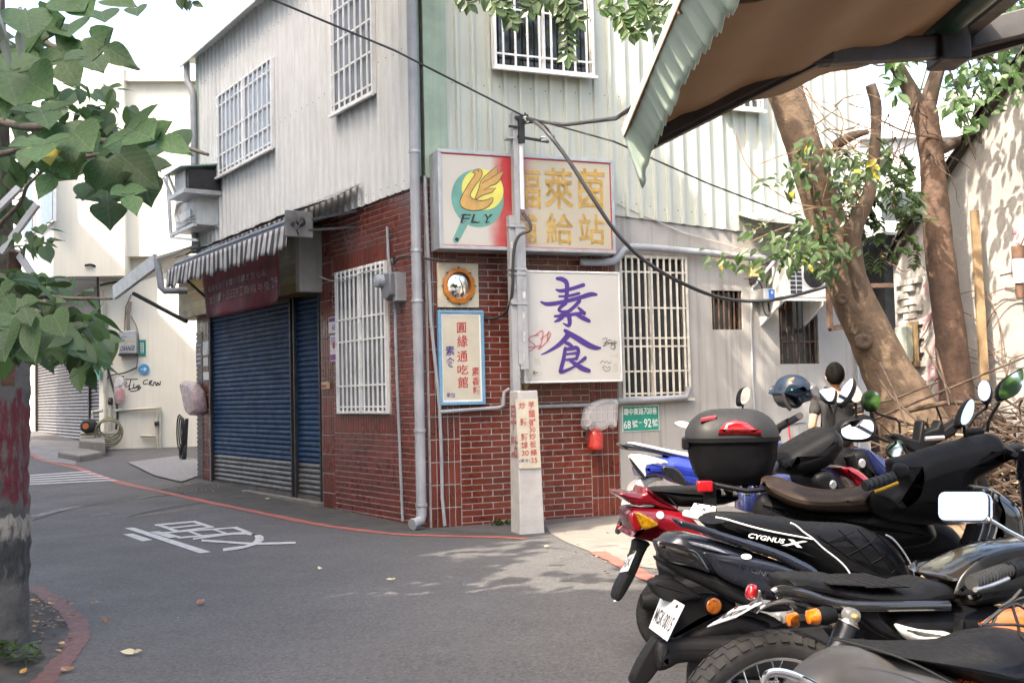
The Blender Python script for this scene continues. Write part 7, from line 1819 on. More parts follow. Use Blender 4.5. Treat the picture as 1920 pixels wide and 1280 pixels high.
class Bike:
    def __init__(s, name, label, px, py, Y, head, cat='scooter', group='scooters parked in a row under the canopy'):
        p = at(px, py, Y); s.f = Frame((p.x, p.y, 0), math.radians(head)); s.t = thing(name, label, cat, s.f, group=group)
    def tr(s, C, pts, out): return [s.f.p(*C(*p), out) for p in pts]
    taper = None
    def tap(s, mb):
        if s.taper:
            x0, x1, k = s.taper
            for v in mb.v: t = min(1, max(0, (v.x-x0)/(x1-x0))); v.y *= k+(1-k)*math.sin(t*PI/2)
        return mb
    def pan(s, name, C, pts, m, hw, out=None, b=.04, bul=None, it=1, yc=0, smooth=62, parent=None):
        q = s.tr(C, pts, (hw*.35 if s.taper else hw) if out is None else out); q = chaikin(q, it)
        return s.tap(MB().inflate(q, yc, hw, b, bul)).build(name, m, parent or s.t, smooth=smooth)
    def side(s, name, C, pts, m, y, th=.012, b=.012, it=1, parent=None):
        """a panel on the near flank only: outer face at local y"""
        q = chaikin(s.tr(C, pts, -y*(.75 if s.taper else 1)), it); return s.tap(MB().inflate(q, y+th, th, b, None)).build(name, m, parent or s.t, smooth=50)
    def line(s, name, C, pts, r, m, y, n=6):
        q = chaikin(s.tr(C, pts, -y*(.6 if s.taper else 1)), 2, False); return s.tap(MB().tube([(a, y, c) for a, c in q], r, n)).build(name, m, s.t, smooth=60)
    def rod(s, name, pts, r, m, n=10):
        """photo points with depth"""
        return MB().tube([s.f.I @ at(a, b_, Y) for a, b_, Y in pts], r, n).build(name, m, s.t, smooth=50)
    def wheel(s, x, r, tr_, y=0, spokes=0, tread=False, lean=0, hub=.05):
        w = bpy.data.objects.new('wheel', None); COL.objects.link(w); w.parent = s.t; w.location = (x, y, r); w.rotation_euler = (0, 0, lean)
        n = 48; mb = MB(); R_ = r-tr_
        prof = [(-.72, -.55), (-.95, .05), (-.75, .62), (-.35, .92), (0, 1), (.35, .92), (.75, .62), (.95, .05), (.72, -.55)]
        vs = []; fs = []
        for k in range(n):
            a = 2*PI*k/n
            for (yy, zz) in prof:
                rr = R_+tr_*zz; vs.append((rr*math.cos(a), tr_*yy, rr*math.sin(a)))
        P = len(prof)
        for k in range(n):
            for i in range(P-1): k2 = (k+1) % n; fs.append((k*P+i, k*P+i+1, k2*P+i+1, k2*P+i))
        mb.add(vs, fs); mb.build('tyre', TYRE, w, smooth=60)
        if tread:
            mb = MB()
            for k in range(44):
                a = 2*PI*k/44
                for sg in (-1, 1):
                    for (p0, p1, da) in ((.10, .52, 0), (.58, .92, .05)):
                        vs = []
                        for (aa, pp) in ((a-.050+da, p0), (a+.050+da, p0), (a+.042+da, p1), (a-.042+da, p1)):
                            zz = math.sqrt(max(0, 1-(pp*.98)**2)) if pp < .9 else .42
                            for e in (0, .003): rr = R_+tr_*zz+e*(1 if pp < .6 else .7); vs.append((rr*math.cos(aa), sg*(tr_*pp+e*(0 if pp < .6 else .8)), rr*math.sin(aa)))
                        mb.add(vs, [(1, 3, 5, 7), (0, 1, 3, 2), (2, 3, 5, 4), (4, 5, 7, 6), (6, 7, 1, 0)])
            mb.build('tread_blocks', TYRE, w)
        Ri = R_-tr_*.45
        mb = MB(); prof2 = [(-.6, -.30), (-.66, 0), (-.45, -.02), (-.3, -.22), (.3, -.22), (.45, -.02), (.66, 0), (.6, -.30)]
        vs = []; fs = []; P = len(prof2)
        for k in range(n):
            a = 2*PI*k/n
            for (yy, zz) in prof2: rr = Ri+tr_*zz; vs.append((rr*math.cos(a), tr_*yy, rr*math.sin(a)))
        for k in range(n):
            for i in range(P): k2 = (k+1) % n; i2 = (i+1) % P; fs.append((k*P+i, k*P+i2, k2*P+i2, k2*P+i))
        mb.add(vs, fs); mb.build('rim', CHR if spokes else PLG, w, smooth=40)
        RX = Matrix.Rotation(math.radians(90), 4, 'X')
        MB().lathe([(.001, -.07), (hub*.4, -.07), (hub*.5, -.05), (hub, -.045), (hub, .045), (hub*.5, .05), (hub*.4, .07), (.001, .07)], 18, RX).build('hub', ALUB, w, smooth=40)
        mb = MB()
        if spokes:
            for k in range(spokes):
                a = 2*PI*k/spokes; sg = 1 if k % 2 else -1; a2 = a+(.55 if (k//2) % 2 else -.55)
                mb.tube([(hub*math.cos(a2), sg*.04, hub*math.sin(a2)), ((Ri-.01)*math.cos(a), sg*.004, (Ri-.01)*math.sin(a))], .0022, 5)
            mb.build('spokes', CHR, w)
        else:
            for k in range(5):
                a = 2*PI*k/5; mb.bar((hub*.8*math.cos(a), 0, hub*.8*math.sin(a)), ((Ri-.01)*math.cos(a), 0, (Ri-.01)*math.sin(a)), .035, .03, up=(0, 1, 0))
            mb.build('spoke_arm', PLG, w)
        return w
    def plate(s, C, quad, ys, text=None, name='number_plate', m=PLATE, Y=None, rows=None):
        """quad in photo order TL TR BR BL at depths"""
        P = [s.f.I @ at(*C(*p), Y[i]) for i, p in enumerate(quad)]
        n = ((P[1]-P[0]).cross(P[2]-P[0])).normalized(); oc = s.f.I @ CAM; d3 = P[3]-oc; P[3] = oc+d3*((P[0]-oc).dot(n)/d3.dot(n))
        toc = (s.f.I @ CAM)-P[0]
        if n.dot(toc) < 0: n = -n
        mb = MB(); mb.add([p for p in P]+[p-n*.004 for p in P], [(0, 1, 2, 3), (7, 6, 5, 4), (0, 4, 5, 1), (1, 5, 6, 2), (2, 6, 7, 3), (3, 7, 4, 0)])
        pl_ = mb.build(name, m, s.t, bev=.001)
        def pt(u, v): a = P[0].lerp(P[1], u); b_ = P[3].lerp(P[2], u); return a.lerp(b_, v)+n*.0015
        if text:
            mb = MB(); L_ = len(text)
            vs, fs = glyph(text, .012); a0 = min(v[0] for v in vs); a1 = max(v[0] for v in vs); b0 = min(v[1] for v in vs); b1 = max(v[1] for v in vs)
            mb.add([pt(.07+.86*(v[0]-a0)/(a1-a0), (rows or (.78, .36))[0]-((rows or (.78, .36))[0]-(rows or (.78, .36))[1])*(v[1]-b0)/(b1-b0)) for v in vs], fs); mb.build('lettering', INK, pl_)
        mb = MB()
        for u in (.2, .8):
            q = pt(u, .13); mb.lathe([(.007, 0), (.007, .004), (.001, .005)], 8, Matrix.Translation(q-n*.001) @ n.to_track_quat('Z', 'Y').to_matrix().to_4x4())
        mb.build('screw', RUST, pl_)
        return pl_
    def mirror(s, C, poly, Y, refl, stem=None, hous=PLB, name='mirror', fr=1.10, th=.014, rs=.007, it=2):
        cx = sum(p[0] for p in poly)/len(poly); cy = sum(p[1] for p in poly)/len(poly)
        c = at(*C(cx, cy), Y); toc = (CAM-c).normalized(); n = (toc+Vector(refl).normalized()).normalized()
        ex = Vector((0, 0, 1)).cross(n).normalized(); ey = n.cross(ex); o = c
        q = []
        for p in poly:
            d = rayd(*C(*p)); tt = (o-CAM).dot(n)/d.dot(n); h = CAM+d*tt-o; q.append((h.dot(ex), h.dot(ey)))
        M_ = Matrix.Identity(4)
        for i, v in enumerate((ex, -n, ey)):
            for j in range(3): M_[j][i] = v[j]
        M_.translation = o; M_ = s.f.I @ M_
        q = chaikin(q, it); big = [(a*fr, b_*fr) for a, b_ in q]
        h = MB().inflate(big, th+.001, th, .012, None, 3, M_).build(name, hous, s.t, smooth=50)
        A = sum(q[i-1][0]*q[i][1]-q[i][0]*q[i-1][1] for i in range(len(q)))
        MB().flat(q if A > 0 else q[::-1], -.0012, M_).build('mirror_glass', MIRR, h)
        if stem: MB().tube([s.f.I @ at(*C(a, b_), yy) for a, b_, yy in stem], rs, 8).build('mirror_stem', hous if hous is CHR else PLB, h, smooth=50)
        return h
    def base(s, body, xr=.25, wb=1.25, r=.21, fx=0, y_=0, z_floor=.30, bars=True, shield=True, fl=True, front=True):
        s.wheel(xr, r, .048); 
        if front: s.wheel(xr+wb, r, .045, lean=.35)
        if fl: MB().inflate([(xr-.05, .28), (xr+.25, .26), (xr+.95, .26), (xr+1.0, .34), (xr+.3, .36), (xr-.05, .42)], 0, .15, .04).build('floorboard', PLB, s.t, smooth=50)
        MB().inflate([(xr-.18, .26), (xr+.2, .22), (xr+.34, .30), (xr+.25, .42), (xr-.1, .40)], -.06, .10, .05).build('engine', PLG, s.t, smooth=50)
        xr += fx
        if shield:
            MB().inflate([(xr+.95, .30), (xr+1.05, .28), (xr+1.12, .60), (xr+1.06, .88), (xr+.98, .90), (xr+1.0, .60)], 0, .17, .05).build('leg_shield', body, s.t, smooth=50)
        MB().inflate([(xr+wb-.2, .34), (xr+wb-.05, .46), (xr+wb+.15, .44), (xr+wb+.26, .30), (xr+wb+.2, .30), (xr+wb+.1, .40), (xr+wb-.05, .41), (xr+wb-.15, .32)], 0, .07, .02).build('front_mudguard', body, s.t, smooth=50)
        MB().tube([(xr+wb, .0, r), (xr+wb-.12, 0, .6), (xr+wb-.22, 0, .95)], .03, 10).build('fork', PLB, s.t, smooth=50)
        if bars:
            MB().inflate([(xr+.96, .90), (xr+1.1, .86), (xr+1.16, .98), (xr+1.06, 1.06), (xr+.98, 1.02)], 0, .16, .05).build('handlebar_cover', body, s.t, smooth=50)
            for sg in (-1, 1): MB().tube([(xr+1.02, sg*.14, .99), (xr+.98, sg*.33, 1.0)], .017, 10).build('grip', BLACK, s.t, smooth=50)
SKY = (-.42, .30, .86); GREENT = (.40, -.86, .30)
# ---- blue scooter (furthest of the tails)
F_ = Bike('scooter', 'bright blue scooter with clear tail lamp parked nearest the plaster wall', 1200, 930, 7.0, 6)
F_.base(BLUEB, .3, 1.2, bars=False, shield=False)
F_.pan('grab_bar', c5, [(110, 655), (140, 648), (190, 652), (420, 690), (620, 722), (700, 745), (690, 790), (560, 770), (400, 728), (250, 700), (150, 705)], GLOSSB, .11, b=.02)
F_.pan('seat', c5, [(205, 645), (260, 642), (340, 660), (480, 690), (640, 720), (900, 760), (1250, 760), (1250, 860), (900, 830), (600, 760), (400, 705), (220, 665)], mat('seat_top_sheen', (.40, .39, .38), .45, var=.1), .12, b=.04)  # seat coloured pale to stand in for light reflecting off its top
F_.pan('body', c5, [(250, 735), (480, 770), (540, 745), (640, 765), (760, 790), (1000, 840), (1350, 880), (1350, 1060), (1150, 1040), (900, 1045), (700, 1010), (500, 960), (420, 900), (310, 915), (270, 920)], BLUEB, .16, b=.06)
F_.side('tail_lamp', c5, [(160, 735), (250, 728), (380, 755), (490, 790), (470, 815), (320, 815), (300, 850), (315, 912), (275, 922), (225, 865), (180, 790)], LENSC, -.165, .02)
F_.side('tail_lamp_edge', c5, [(165, 740), (215, 800), (310, 912), (275, 922), (225, 865), (180, 790)], LENSS, -.188, .006)
F_.side('side_inset', c5, [(430, 815), (560, 835), (640, 955), (600, 985), (500, 930), (440, 890)], GLOSSB, -.178, .012)
F_.pan('rear_mudguard', c5, [(190, 1010), (230, 960), (300, 930), (390, 895), (465, 938), (360, 950), (290, 1010), (250, 1080), (200, 1090)], mat('worn_white_plastic', (.5, .5, .48), .5, var=.1), .09, b=.02)
F_.plate(c5, [(130, 1035), (258, 990), (200, 1120), (105, 1152)], None, None, Y=[7.1, 6.95, 6.95, 7.1])
F_.pan('mud_flap', c7, [(150, 260), (205, 168), (235, 205), (200, 270), (160, 325), (122, 350)], PLG, .05, b=.01)
F_.side('reflector', c7, [(126, 282), (156, 274), (158, 298), (128, 306)], LENSR, -.07, .01, .004, it=0)
F_.pan('front_cowl', c5, [(1360, 740), (1385, 650), (1420, 638), (1500, 680), (1560, 760), (1540, 900), (1400, 900)], BLUEB, .15, b=.05)
F_.mirror(ID, [(1388, 742), (1393, 728), (1402, 724), (1407, 733), (1405, 748), (1397, 758), (1389, 757)], 7.1, (.6, .2, .2), [(1393, 757, 7.1), (1392, 770, 7.15), (1400, 800, 7.2)], th=.02)
F_.rod('handlebar', [(1440, 830, 7.0), (1462, 800, 6.9), (1480, 790, 6.8)], .025, PLG)
F_.rod('grip', [(1478, 792, 6.85), (1500, 779, 6.6)], .022, BLACK); F_.rod('lever', [(1482, 797, 6.8), (1516, 792, 6.6)], .007, ALUB); F_.rod('key_strap', [(1479, 795, 6.8), (1480, 815, 6.8), (1486, 835, 6.8)], .005, RED)
F_.side('turn_lamp', c5, [(540, 490), (560, 468), (610, 466), (655, 480), (660, 510), (630, 535), (570, 520)], LENSC, -.3, .03)
# helmet hanging on it
hc = at(1477, 738, 6.7); hf = Frame(hc, math.radians(12)); t = thing('helmet', 'dark blue open face helmet with visor hung on the blue scooter handlebar', 'helmet', hf)
HEL = mat('navy_helmet_paint', (.008, .016, .030), .42, var=.08, scale=10, coat=.12, spec=.35)
pxm = 6.7/F
def hp(x, y): return ((x-1470)*pxm, -(y-738)*pxm)
prof = [hp(*c5(*p)) for p in [(1302, 240), (1310, 180), (1345, 125), (1400, 95), (1460, 88), (1520, 105), (1570, 150), (1600, 200), (1600, 260), (1590, 310), (1540, 320), (1515, 330), (1480, 372), (1440, 362), (1400, 300), (1360, 250), (1330, 225), (1310, 250)]]
MB().inflate(chaikin(prof, 2), 0, .115, .11, .115, 7).build('shell', HEL, t, smooth=70)
MB().inflate([hp(*c5(*p)) for p in [(1312, 240), (1340, 225), (1380, 260), (1430, 330), (1440, 360), (1400, 360), (1360, 345), (1325, 300)]], 0, .09, .04, .05).build('lining', mat('helmet_lining', (.03, .03, .032), .9), t, smooth=70)
MB().tube([(a, -.10, b_) for a, b_ in [hp(*c5(*p)) for p in [(1305, 240), (1320, 300), (1350, 360), (1365, 372)]]], .012, 6).build('strap', BLACK, t, smooth=60)
vis = mat('smoked_visor', (.10, .10, .11), .06, var=0, alpha=.55)
MB().inflate(chaikin([hp(*c5(*p)) for p in [(1515, 210), (1580, 150), (1620, 220), (1648, 315), (1590, 305), (1530, 262)]], 1), 0, .118, .02, .03).build('visor', vis, t, smooth=60)
MB().flat(circ(*hp(*c5(1370, 215)), .006, 10), -.117).build('sticker', mat('teal_sticker', (.05, .4, .35), .4), t)
mb = MB(); mb.ribbon([hp(*c5(*p)) for p in [(1345, 140), (1375, 125), (1400, 122)]], .008, -.113); mb.ribbon([hp(*c5(*p)) for p in [(1355, 148), (1392, 132)]], .006, -.113); mb.build('stripe', mat('gold_sticker', (.4, .3, .12), .4), t)
# ---- red scooter
E_ = Bike('scooter', 'wine red scooter with amber tail lens and long black mud flap', 1215, 1100, 5.3, 8)
E_.base(PLB, .14, 1.15, .205, bars=False, shield=False)
E_.pan('body', c7, [(200, 215), (240, 176), (340, 182), (440, 186), (560, 200), (660, 280), (760, 420), (760, 560), (560, 420), (420, 392), (330, 377), (222, 366), (218, 350), (240, 335), (225, 290)], REDB, .15, b=.06)
E_.pan('tail_wing', c7, [(135, 92), (150, 74), (230, 80), (292, 96), (306, 46), (330, 52), (385, 112), (515, 180), (508, 195), (420, 182), (330, 152), (250, 168), (200, 132), (150, 104)], REDB, .12, b=.02)
E_.side('tail_lamp', c7, [(205, 215), (240, 193), (262, 262), (290, 318), (238, 326), (215, 280)], LENSR, -.155, .02)
E_.side('tail_lamp_amber', c7, [(242, 194), (320, 225), (405, 280), (340, 308), (292, 318), (262, 262)], LENSY, -.158, .018)
E_.side('sticker', c7, circ(398, 220, 25, 14), WPIPE, -.153, .003, .002, it=0)
E_.pan('seat', c5, [(372, 1035), (420, 1010), (560, 1004), (800, 1000), (1000, 1010), (1100, 1100), (900, 1160), (575, 1165), (520, 1130)], SEATB, .12, b=.07)
E_.line('seat_seam', c5, [(430, 1020), (490, 1080), (560, 1160)], .004, PLG, -.112)
E_.pan('mud_flap', c7, [(255, 370), (350, 396), (310, 440), (252, 590), (190, 705), (145, 770), (110, 762), (130, 680), (200, 560), (240, 460)], PLG, .06, b=.015)
E_.plate(c7, [(192, 462), (250, 428), (190, 572), (138, 582)], None, 'HX', Y=[5.36, 5.24, 5.2, 5.3])
E_.side('plate_tip', c7, [(104, 758), (134, 754), (136, 766), (106, 768)], WPIPE, -.05, .006, .002, it=0)
MB().lathe([(.001, -.05), (.035, -.05), (.05, .0), (.045, .3), (.02, .34)], 14, Matrix.Translation((-.02, -.13, .30)) @ Matrix.Rotation(math.radians(90), 4, 'Y')).build('muffler', PLG, E_.t, smooth=50)
E_.pan('handlebar_cover', c6, [(100, 745), (165, 700), (225, 650), (370, 565), (470, 510), (535, 480), (600, 555), (612, 640), (565, 700), (540, 745), (460, 805), (330, 852), (200, 852), (150, 800)], PLB, .17, b=.08)
E_.rod('grip', [(1442, 884, 5.2), (1470, 860, 5.4)], .02, mat('worn_grip', (.12, .115, .11), .6))
E_.side('control_box', c6, [(85, 765), (140, 720), (170, 770), (130, 805)], PLG, -.19, .02)
E_.pan('front_panel', c6, [(465, 790), (480, 768), (560, 768), (650, 830), (735, 912), (800, 1000), (640, 1010), (560, 900)], REDB, .16, out=.0, b=.05)
E_.pan('inner_panel', c6, [(340, 850), (460, 800), (520, 850), (640, 1000), (500, 1040), (380, 950)], PLB, .17, out=.17, b=.03)
E_.side('key_lock', c6, circ(492, 915, 26, 12, 36), ALUB, -.18, .012, .006, it=0)
E_.mirror(c6, [(512, 300), (530, 240), (572, 170), (622, 118), (640, 122), (636, 175), (606, 240), (560, 296)], 5.5, SKY, [(520, 300, 5.5), (490, 400, 5.5), (490, 470, 5.5)], th=.02, fr=1.12)
E_.mirror(c6, [(382, 215), (410, 195), (500, 192), (506, 220), (488, 285), (450, 290), (395, 270)], 5.8, SKY, [(450, 292, 5.8), (490, 400, 5.8)], th=.015)
# ---- dark blue scooter behind (only its front shows)
H_ = Bike('scooter', 'dark blue scooter with round key lock showing only its leg shield', 1440, 930, 6.0, 4)
H_.base(PLB, .2, 1.2, bars=False, shield=False)
H_.pan('body', ID, [(1400, 900), (1480, 880), (1560, 900), (1600, 960), (1400, 980)], DBLUE, .14, b=.05)
H_.pan('seat', ID, [(1380, 890), (1480, 870), (1560, 885), (1550, 910), (1400, 915)], SEATB, .12, b=.05)
H_.pan('shield_panel', c6, [(740, 640), (800, 660), (940, 745), (960, 840), (860, 890), (780, 800)], DBLUE, .14, b=.05)
H_.pan('inner_panel', c6, [(605, 690), (740, 640), (800, 760), (850, 885), (740, 880), (640, 800)], PLB, .15, b=.04)
H_.side('key_lock', c6, circ(710, 755, 27, 12, 36), ALUB, -.165, .012, .006, it=0)
H_.mirror(c6, [(545, 512), (570, 460), (650, 430), (770, 424), (796, 460), (790, 530), (742, 570), (640, 576), (568, 560)], 5.4, SKY, [(780, 540, 5.45), (880, 585, 5.5), (1000, 610, 5.5), (1060, 690, 5.5)], fr=1.03)
H_.pan('mirror_cowl', c6, [(600, 600), (640, 580), (760, 570), (830, 520), (760, 400), (700, 380), (520, 440), (510, 560)], PLB, .05, out=-.2, b=.03, yc=.2)
H_.mirror(c6, circ(778, 284, 68, 16, 76), 6.0, GREENT, [(800, 360, 6.0), (830, 385, 6.0), (960, 420, 6.0), (985, 450, 6.0), (990, 530, 6.0)], it=0)
H_.mirror(c6, [(620, 165), (650, 155), (690, 200), (712, 250), (690, 290), (640, 300), (610, 250)], 6.2, (.9, .4, .0), [(660, 300, 6.2), (660, 410, 6.2)], th=.02, fr=1.05)
H_.mirror(c6, [(890, 640), (930, 590), (990, 575), (1020, 600), (1000, 690), (950, 708), (905, 690)], 5.3, GREENT, [(1010, 600, 5.3), (1040, 680, 5.3)])
H_.pan('bar_clamp', c6, [(890, 550), (960, 530), (1100, 580), (1120, 440), (1150, 430), (1150, 520), (1240, 480), (1260, 430), (1290, 440), (1290, 500), (1400, 420), (1420, 470), (1380, 540), (1260, 600), (1100, 680), (1040, 660)], PLB, .05, out=0, b=.02, it=0)
H_.rod('lever', [(1735, 822, 5.6), (1770, 820, 5.6)], .012, ALUB)
# ---- black scooter with top case and brown seat
D_ = Bike('scooter', 'black scooter with a big black top case and long brown seat', 1375, 930, 5.2, -34)
D_.wheel(.22, .23, .05); D_.wheel(1.45, .23, .05, lean=.5)
SB = D_.f
def supere(mb, c, sx, sy, levels, n=36, e=3.2):
    vs = []; fs = []
    for z, k in levels:
        for i in range(n):
            a = 2*PI*i/n; ca, sa = math.cos(a), math.sin(a)
            vs.append((c[0]+sx*k*math.copysign(abs(ca)**(2/e), ca), c[1]+sy*k*math.copysign(abs(sa)**(2/e), sa), z))
    N = len(levels)
    for j in range(N-1):
        for i in range(n): i2 = (i+1) % n; fs.append((j*n+i, j*n+i2, (j+1)*n+i2, (j+1)*n+i))
    fs.append(tuple(range(n-1, -1, -1))); fs.append(tuple((N-1)*n+i for i in range(n))); mb.add(vs, fs); return mb
cc0 = SB.I @ at(1372, 838, 5.2); ux = 5.2/F; RZ = Matrix.Translation((cc0.x, cc0.y, 0)) @ Matrix.Rotation(math.radians(30), 4, 'Z')
tp = cc0.z+(838-766)*ux; rim = cc0.z+(838-826)*ux; bt_ = cc0.z+(838-907)*ux
hx, hy = .215, .175
case = supere(MB(RZ), (0, 0, 0), hx, hy, [(bt_, .62), (bt_+.015, .74), (bt_+.06, .86), (bt_+.12, .95), (rim-.012, 1.0), (rim-.002, 1.02), (rim, 1.06), (rim+.02, 1.06)]).build('top_case', PLB, D_.t, smooth=40)
lv = [(rim+.0205, 1.03)]
for i in range(1, 9): a = i/8*PI/2; lv.append((rim+.02+(tp-rim-.02)*math.sin(a), 1.03*(math.cos(a)*.72+.28) if i < 8 else .22))
supere(MB(RZ), (0, 0, 0), hx, hy, lv).build('lid', mat('worn_black_plastic', (.016, .016, .017), .55, spec=.25, var=.12, scale=8), case, smooth=60)
ry = -hy*1.0
mb = MB(RZ); q = [(-.085, rim+.035), (-.075, rim+.065), (-.045, rim+.095), (0, rim+.105), (.05, rim+.092), (.095, rim+.06), (.115, rim+.03)]
mb.inflate(q, -hy*.95, .025, .03, .02); mb.build('reflector_lens', LENSR, case, smooth=50)
mb = MB(RZ).inflate([(-.16, tp-.06), (-.09, tp-.05), (-.085, tp-.028), (-.155, tp-.038)], -hy*.72, .02, .006); mb.build('badge', mat('badge_red', (.2, .02, .03), .4), case)
MB(RZ).box(-hx*1.12, -hx*.98, -.09, .0, rim-.035, rim+.02).build('latch', PLB, case, bev=.006)
# rack, brake lamp, plate behind
D_.rod('rack', [(1325, 905, 5.0), (1400, 920, 4.9), (1460, 915, 4.9)], .012, PLB)
mb = MB()
for k in range(9): a = SB.I @ at(1345+k*11, 905, 5.15); b_ = SB.I @ at(1352+k*11+8*(-1)**k, 928, 5.05); mb.tube([a, b_], .006, 5)
mb.build('cargo_net', BLACK, D_.t)
o_ = SB.I @ at(1321, 911, 4.85); MB(Matrix.Translation(o_) @ Matrix.Rotation(math.radians(34), 4, 'Z')).box(-.035, .035, -.03, .03, -.025, .025).build('brake_lamp', LENSR, D_.t, bev=.008); MB(Matrix.Translation(o_) @ Matrix.Rotation(math.radians(34), 4, 'Z')).box(-.0, .05, -.01, .05, -.16, .01).build('lamp_post', PLB, D_.t)
D_.plate(c5, [(690, 1120), (865, 1148), (850, 1225), (660, 1172)], None, '213·MHN', Y=[4.75, 4.65, 4.55, 4.65], rows=(.9, .3))
D_.rod('plate_bracket', [(1284, 962, 4.6), (1310, 968, 4.55), (1336, 976, 4.5)], .016, WHB)
def prt(name, C, poly, m, Y, hw, b=.03, ang=0, it=1, bul=None, parent=None, bk=D_):
    """body piece traced on an upright plane through a depth, turned by ang"""
    cx = sum(p[0] for p in poly)/len(poly); cy = sum(p[1] for p in poly)/len(poly); o = at(*C(cx, cy), Y); it = max(it, 2)
    fr = Frame(o, math.radians(ang)); q = chaikin([fr.p(*C(*p), 0) for p in poly], it); M_ = bk.f.I @ fr.M
    return MB().inflate(q, hw*.6, hw, b, bul, 5, M_).build(name, m, parent or bk.t, smooth=95)
prt('seat', c6, [(-80, 860), (0, 862), (60, 872), (150, 912), (250, 946), (370, 966), (500, 966), (620, 950), (720, 925), (800, 955), (830, 1010), (815, 1120), (700, 1135), (500, 1132), (300, 1120), (150, 1082), (60, 1030), (-20, 980)], SEATR, 4.75, .15, .12, -22, bul=.13)
prt('body', c6, [(-60, 960), (60, 1020), (300, 1120), (700, 1130), (830, 1100), (1200, 1150), (1300, 1400), (200, 1400), (-150, 1150)], PLB, 4.8, .13, .05, -22)
prt('front_cowl', c6, [(940, 760), (965, 720), (1100, 700), (1250, 642), (1400, 602), (1600, 560), (1725, 530), (1790, 560), (1815, 625), (1880, 650), (1840, 730), (1750, 800), (1640, 862), (1585, 912), (1620, 935), (1650, 980), (1660, 1220), (1200, 1240), (830, 1180), (822, 1010), (860, 960), (955, 900), (950, 820)], PLB, 4.45, .16, .10, -4, bul=.15)
D_.rod('grip', [(1621, 911, 4.25), (1676, 893, 4.3)], .021, BLACK, 14)
mb = MB()
for k in range(6): u = k/6+.06; p = (SB.I @ at(1621, 911, 4.25)).lerp(SB.I @ at(1676, 893, 4.3), u); d = ((SB.I @ at(1676, 893, 4.3))-(SB.I @ at(1621, 911, 4.25))).normalized(); mb.tube([p, p+d*.012], .0235, 14)
mb.build('grip_rib', BLACK, D_.t, smooth=40)
D_.rod('lever', [(1640, 922, 4.2), (1660, 915, 4.2), (1684, 905, 4.2)], .008, mat('gold_anodised', (.5, .28, .03), .3, metal=.8))
prt('control_box', c6, [(945, 780), (975, 750), (1040, 760), (1070, 800), (1060, 860), (990, 880), (950, 850)], PLG, 4.28, .03, .02)
D_.rod('grip', [(1862, 846, 4.5), (1914, 838, 4.5)], .021, BLACK, 14)
D_.mirror(c6, [(1728, 205), (1762, 130), (1880, 58), (1912, 42), (1920, 110), (1905, 190), (1868, 235), (1770, 275), (1738, 268)], 4.5, GREENT, [(1735, 300, 4.5), (1690, 370, 4.5), (1650, 450, 4.5), (1645, 520, 4.5)], th=.02)
D_.pan('mirror_back', c6, [(1735, 270), (1870, 240), (1890, 250), (1800, 320), (1700, 400), (1690, 370)], PLB, .02, out=0, b=.01) if False else None
D_.mirror(c6, [(1440, 450), (1455, 370), (1500, 285), (1530, 268), (1548, 300), (1540, 380), (1510, 440), (1470, 470)], 4.6, (.9, .0, .4), [(1470, 470, 4.6), (1480, 560, 4.6)], th=.02, fr=1.12)
D_.mirror(c6, circ(1622, 210, 47, 16, 76), 4.8, SKY, [(1645, 285, 4.8), (1640, 335, 4.8), (1560, 390, 4.8), (1500, 480, 4.8)], it=0)
D_.rod('grip', [(1808, 811, 4.7), (1842, 808, 4.7)], .018, PLG)
prt('fork_cover', c6, [(1600, 930), (1680, 930), (1800, 1000), (1920, 1120), (1920, 1500), (1500, 1500), (1640, 1200)], GLOSSB, 4.0, .12, .06)
prt('engine', c6, [(100, 1110), (800, 1130), (1400, 1180), (1500, 1500), (0, 1500)], PLB, 4.9, .12, .05)
# ---- gunmetal scooter with quilted seat
C_ = Bike('scooter', 'gunmetal grey sport scooter with quilted black seat and white piping', 1253, 1155, 4.0, 11)
C_.base(GUN, .30, 1.25, .235, fx=.30)
C_.taper = (-.05, .45, .5)
C_.pan('seat', ID, [c7(*p) for p in [(693, 292), (735, 225), (800, 212), (900, 210), (1050, 222), (1180, 244)]]+[c8(*p) for p in [(300, 115), (420, 150), (600, 158), (780, 165), (860, 198), (940, 236), (1015, 310), (1075, 400), (1118, 530), (1120, 600), (900, 620), (640, 590), (460, 500), (340, 400), (240, 345), (0, 285)]], SEATB, .14, b=.07, bul=.10)
# quilted top: stitched grooves
for pts in ([(505, 268), (600, 232), (700, 192)], [(640, 360), (760, 300), (860, 225)], [(800, 418), (890, 370), (965, 305)], [(950, 475), (1045, 395)], [(440, 218), (560, 300), (700, 400)], [(585, 182), (700, 290), (820, 420)], [(715, 178), (840, 310), (965, 475)], [(840, 205), (930, 300), (1040, 420)]): C_.line('seat_stitch', c8, pts, .0026, SEATB, -.1405)
C_.line('piping', c7, [(730, 228), (790, 238), (850, 258), (1000, 300), (1150, 330), (1318, 360)], .0035, WPIPE, -.142)
C_.line('piping', ID, [c7(1178, 258), c7(1215, 275), c7(1260, 318), c8(410, 240), c8(480, 310), c8(565, 372), c8(630, 430), c8(667, 488)], .0035, WPIPE, -.142)
C_.line('piping', c8, [(912, 218), (950, 235), (990, 275), (1040, 340), (1080, 410), (1108, 480), (1120, 535)], .0035, WPIPE, -.13)
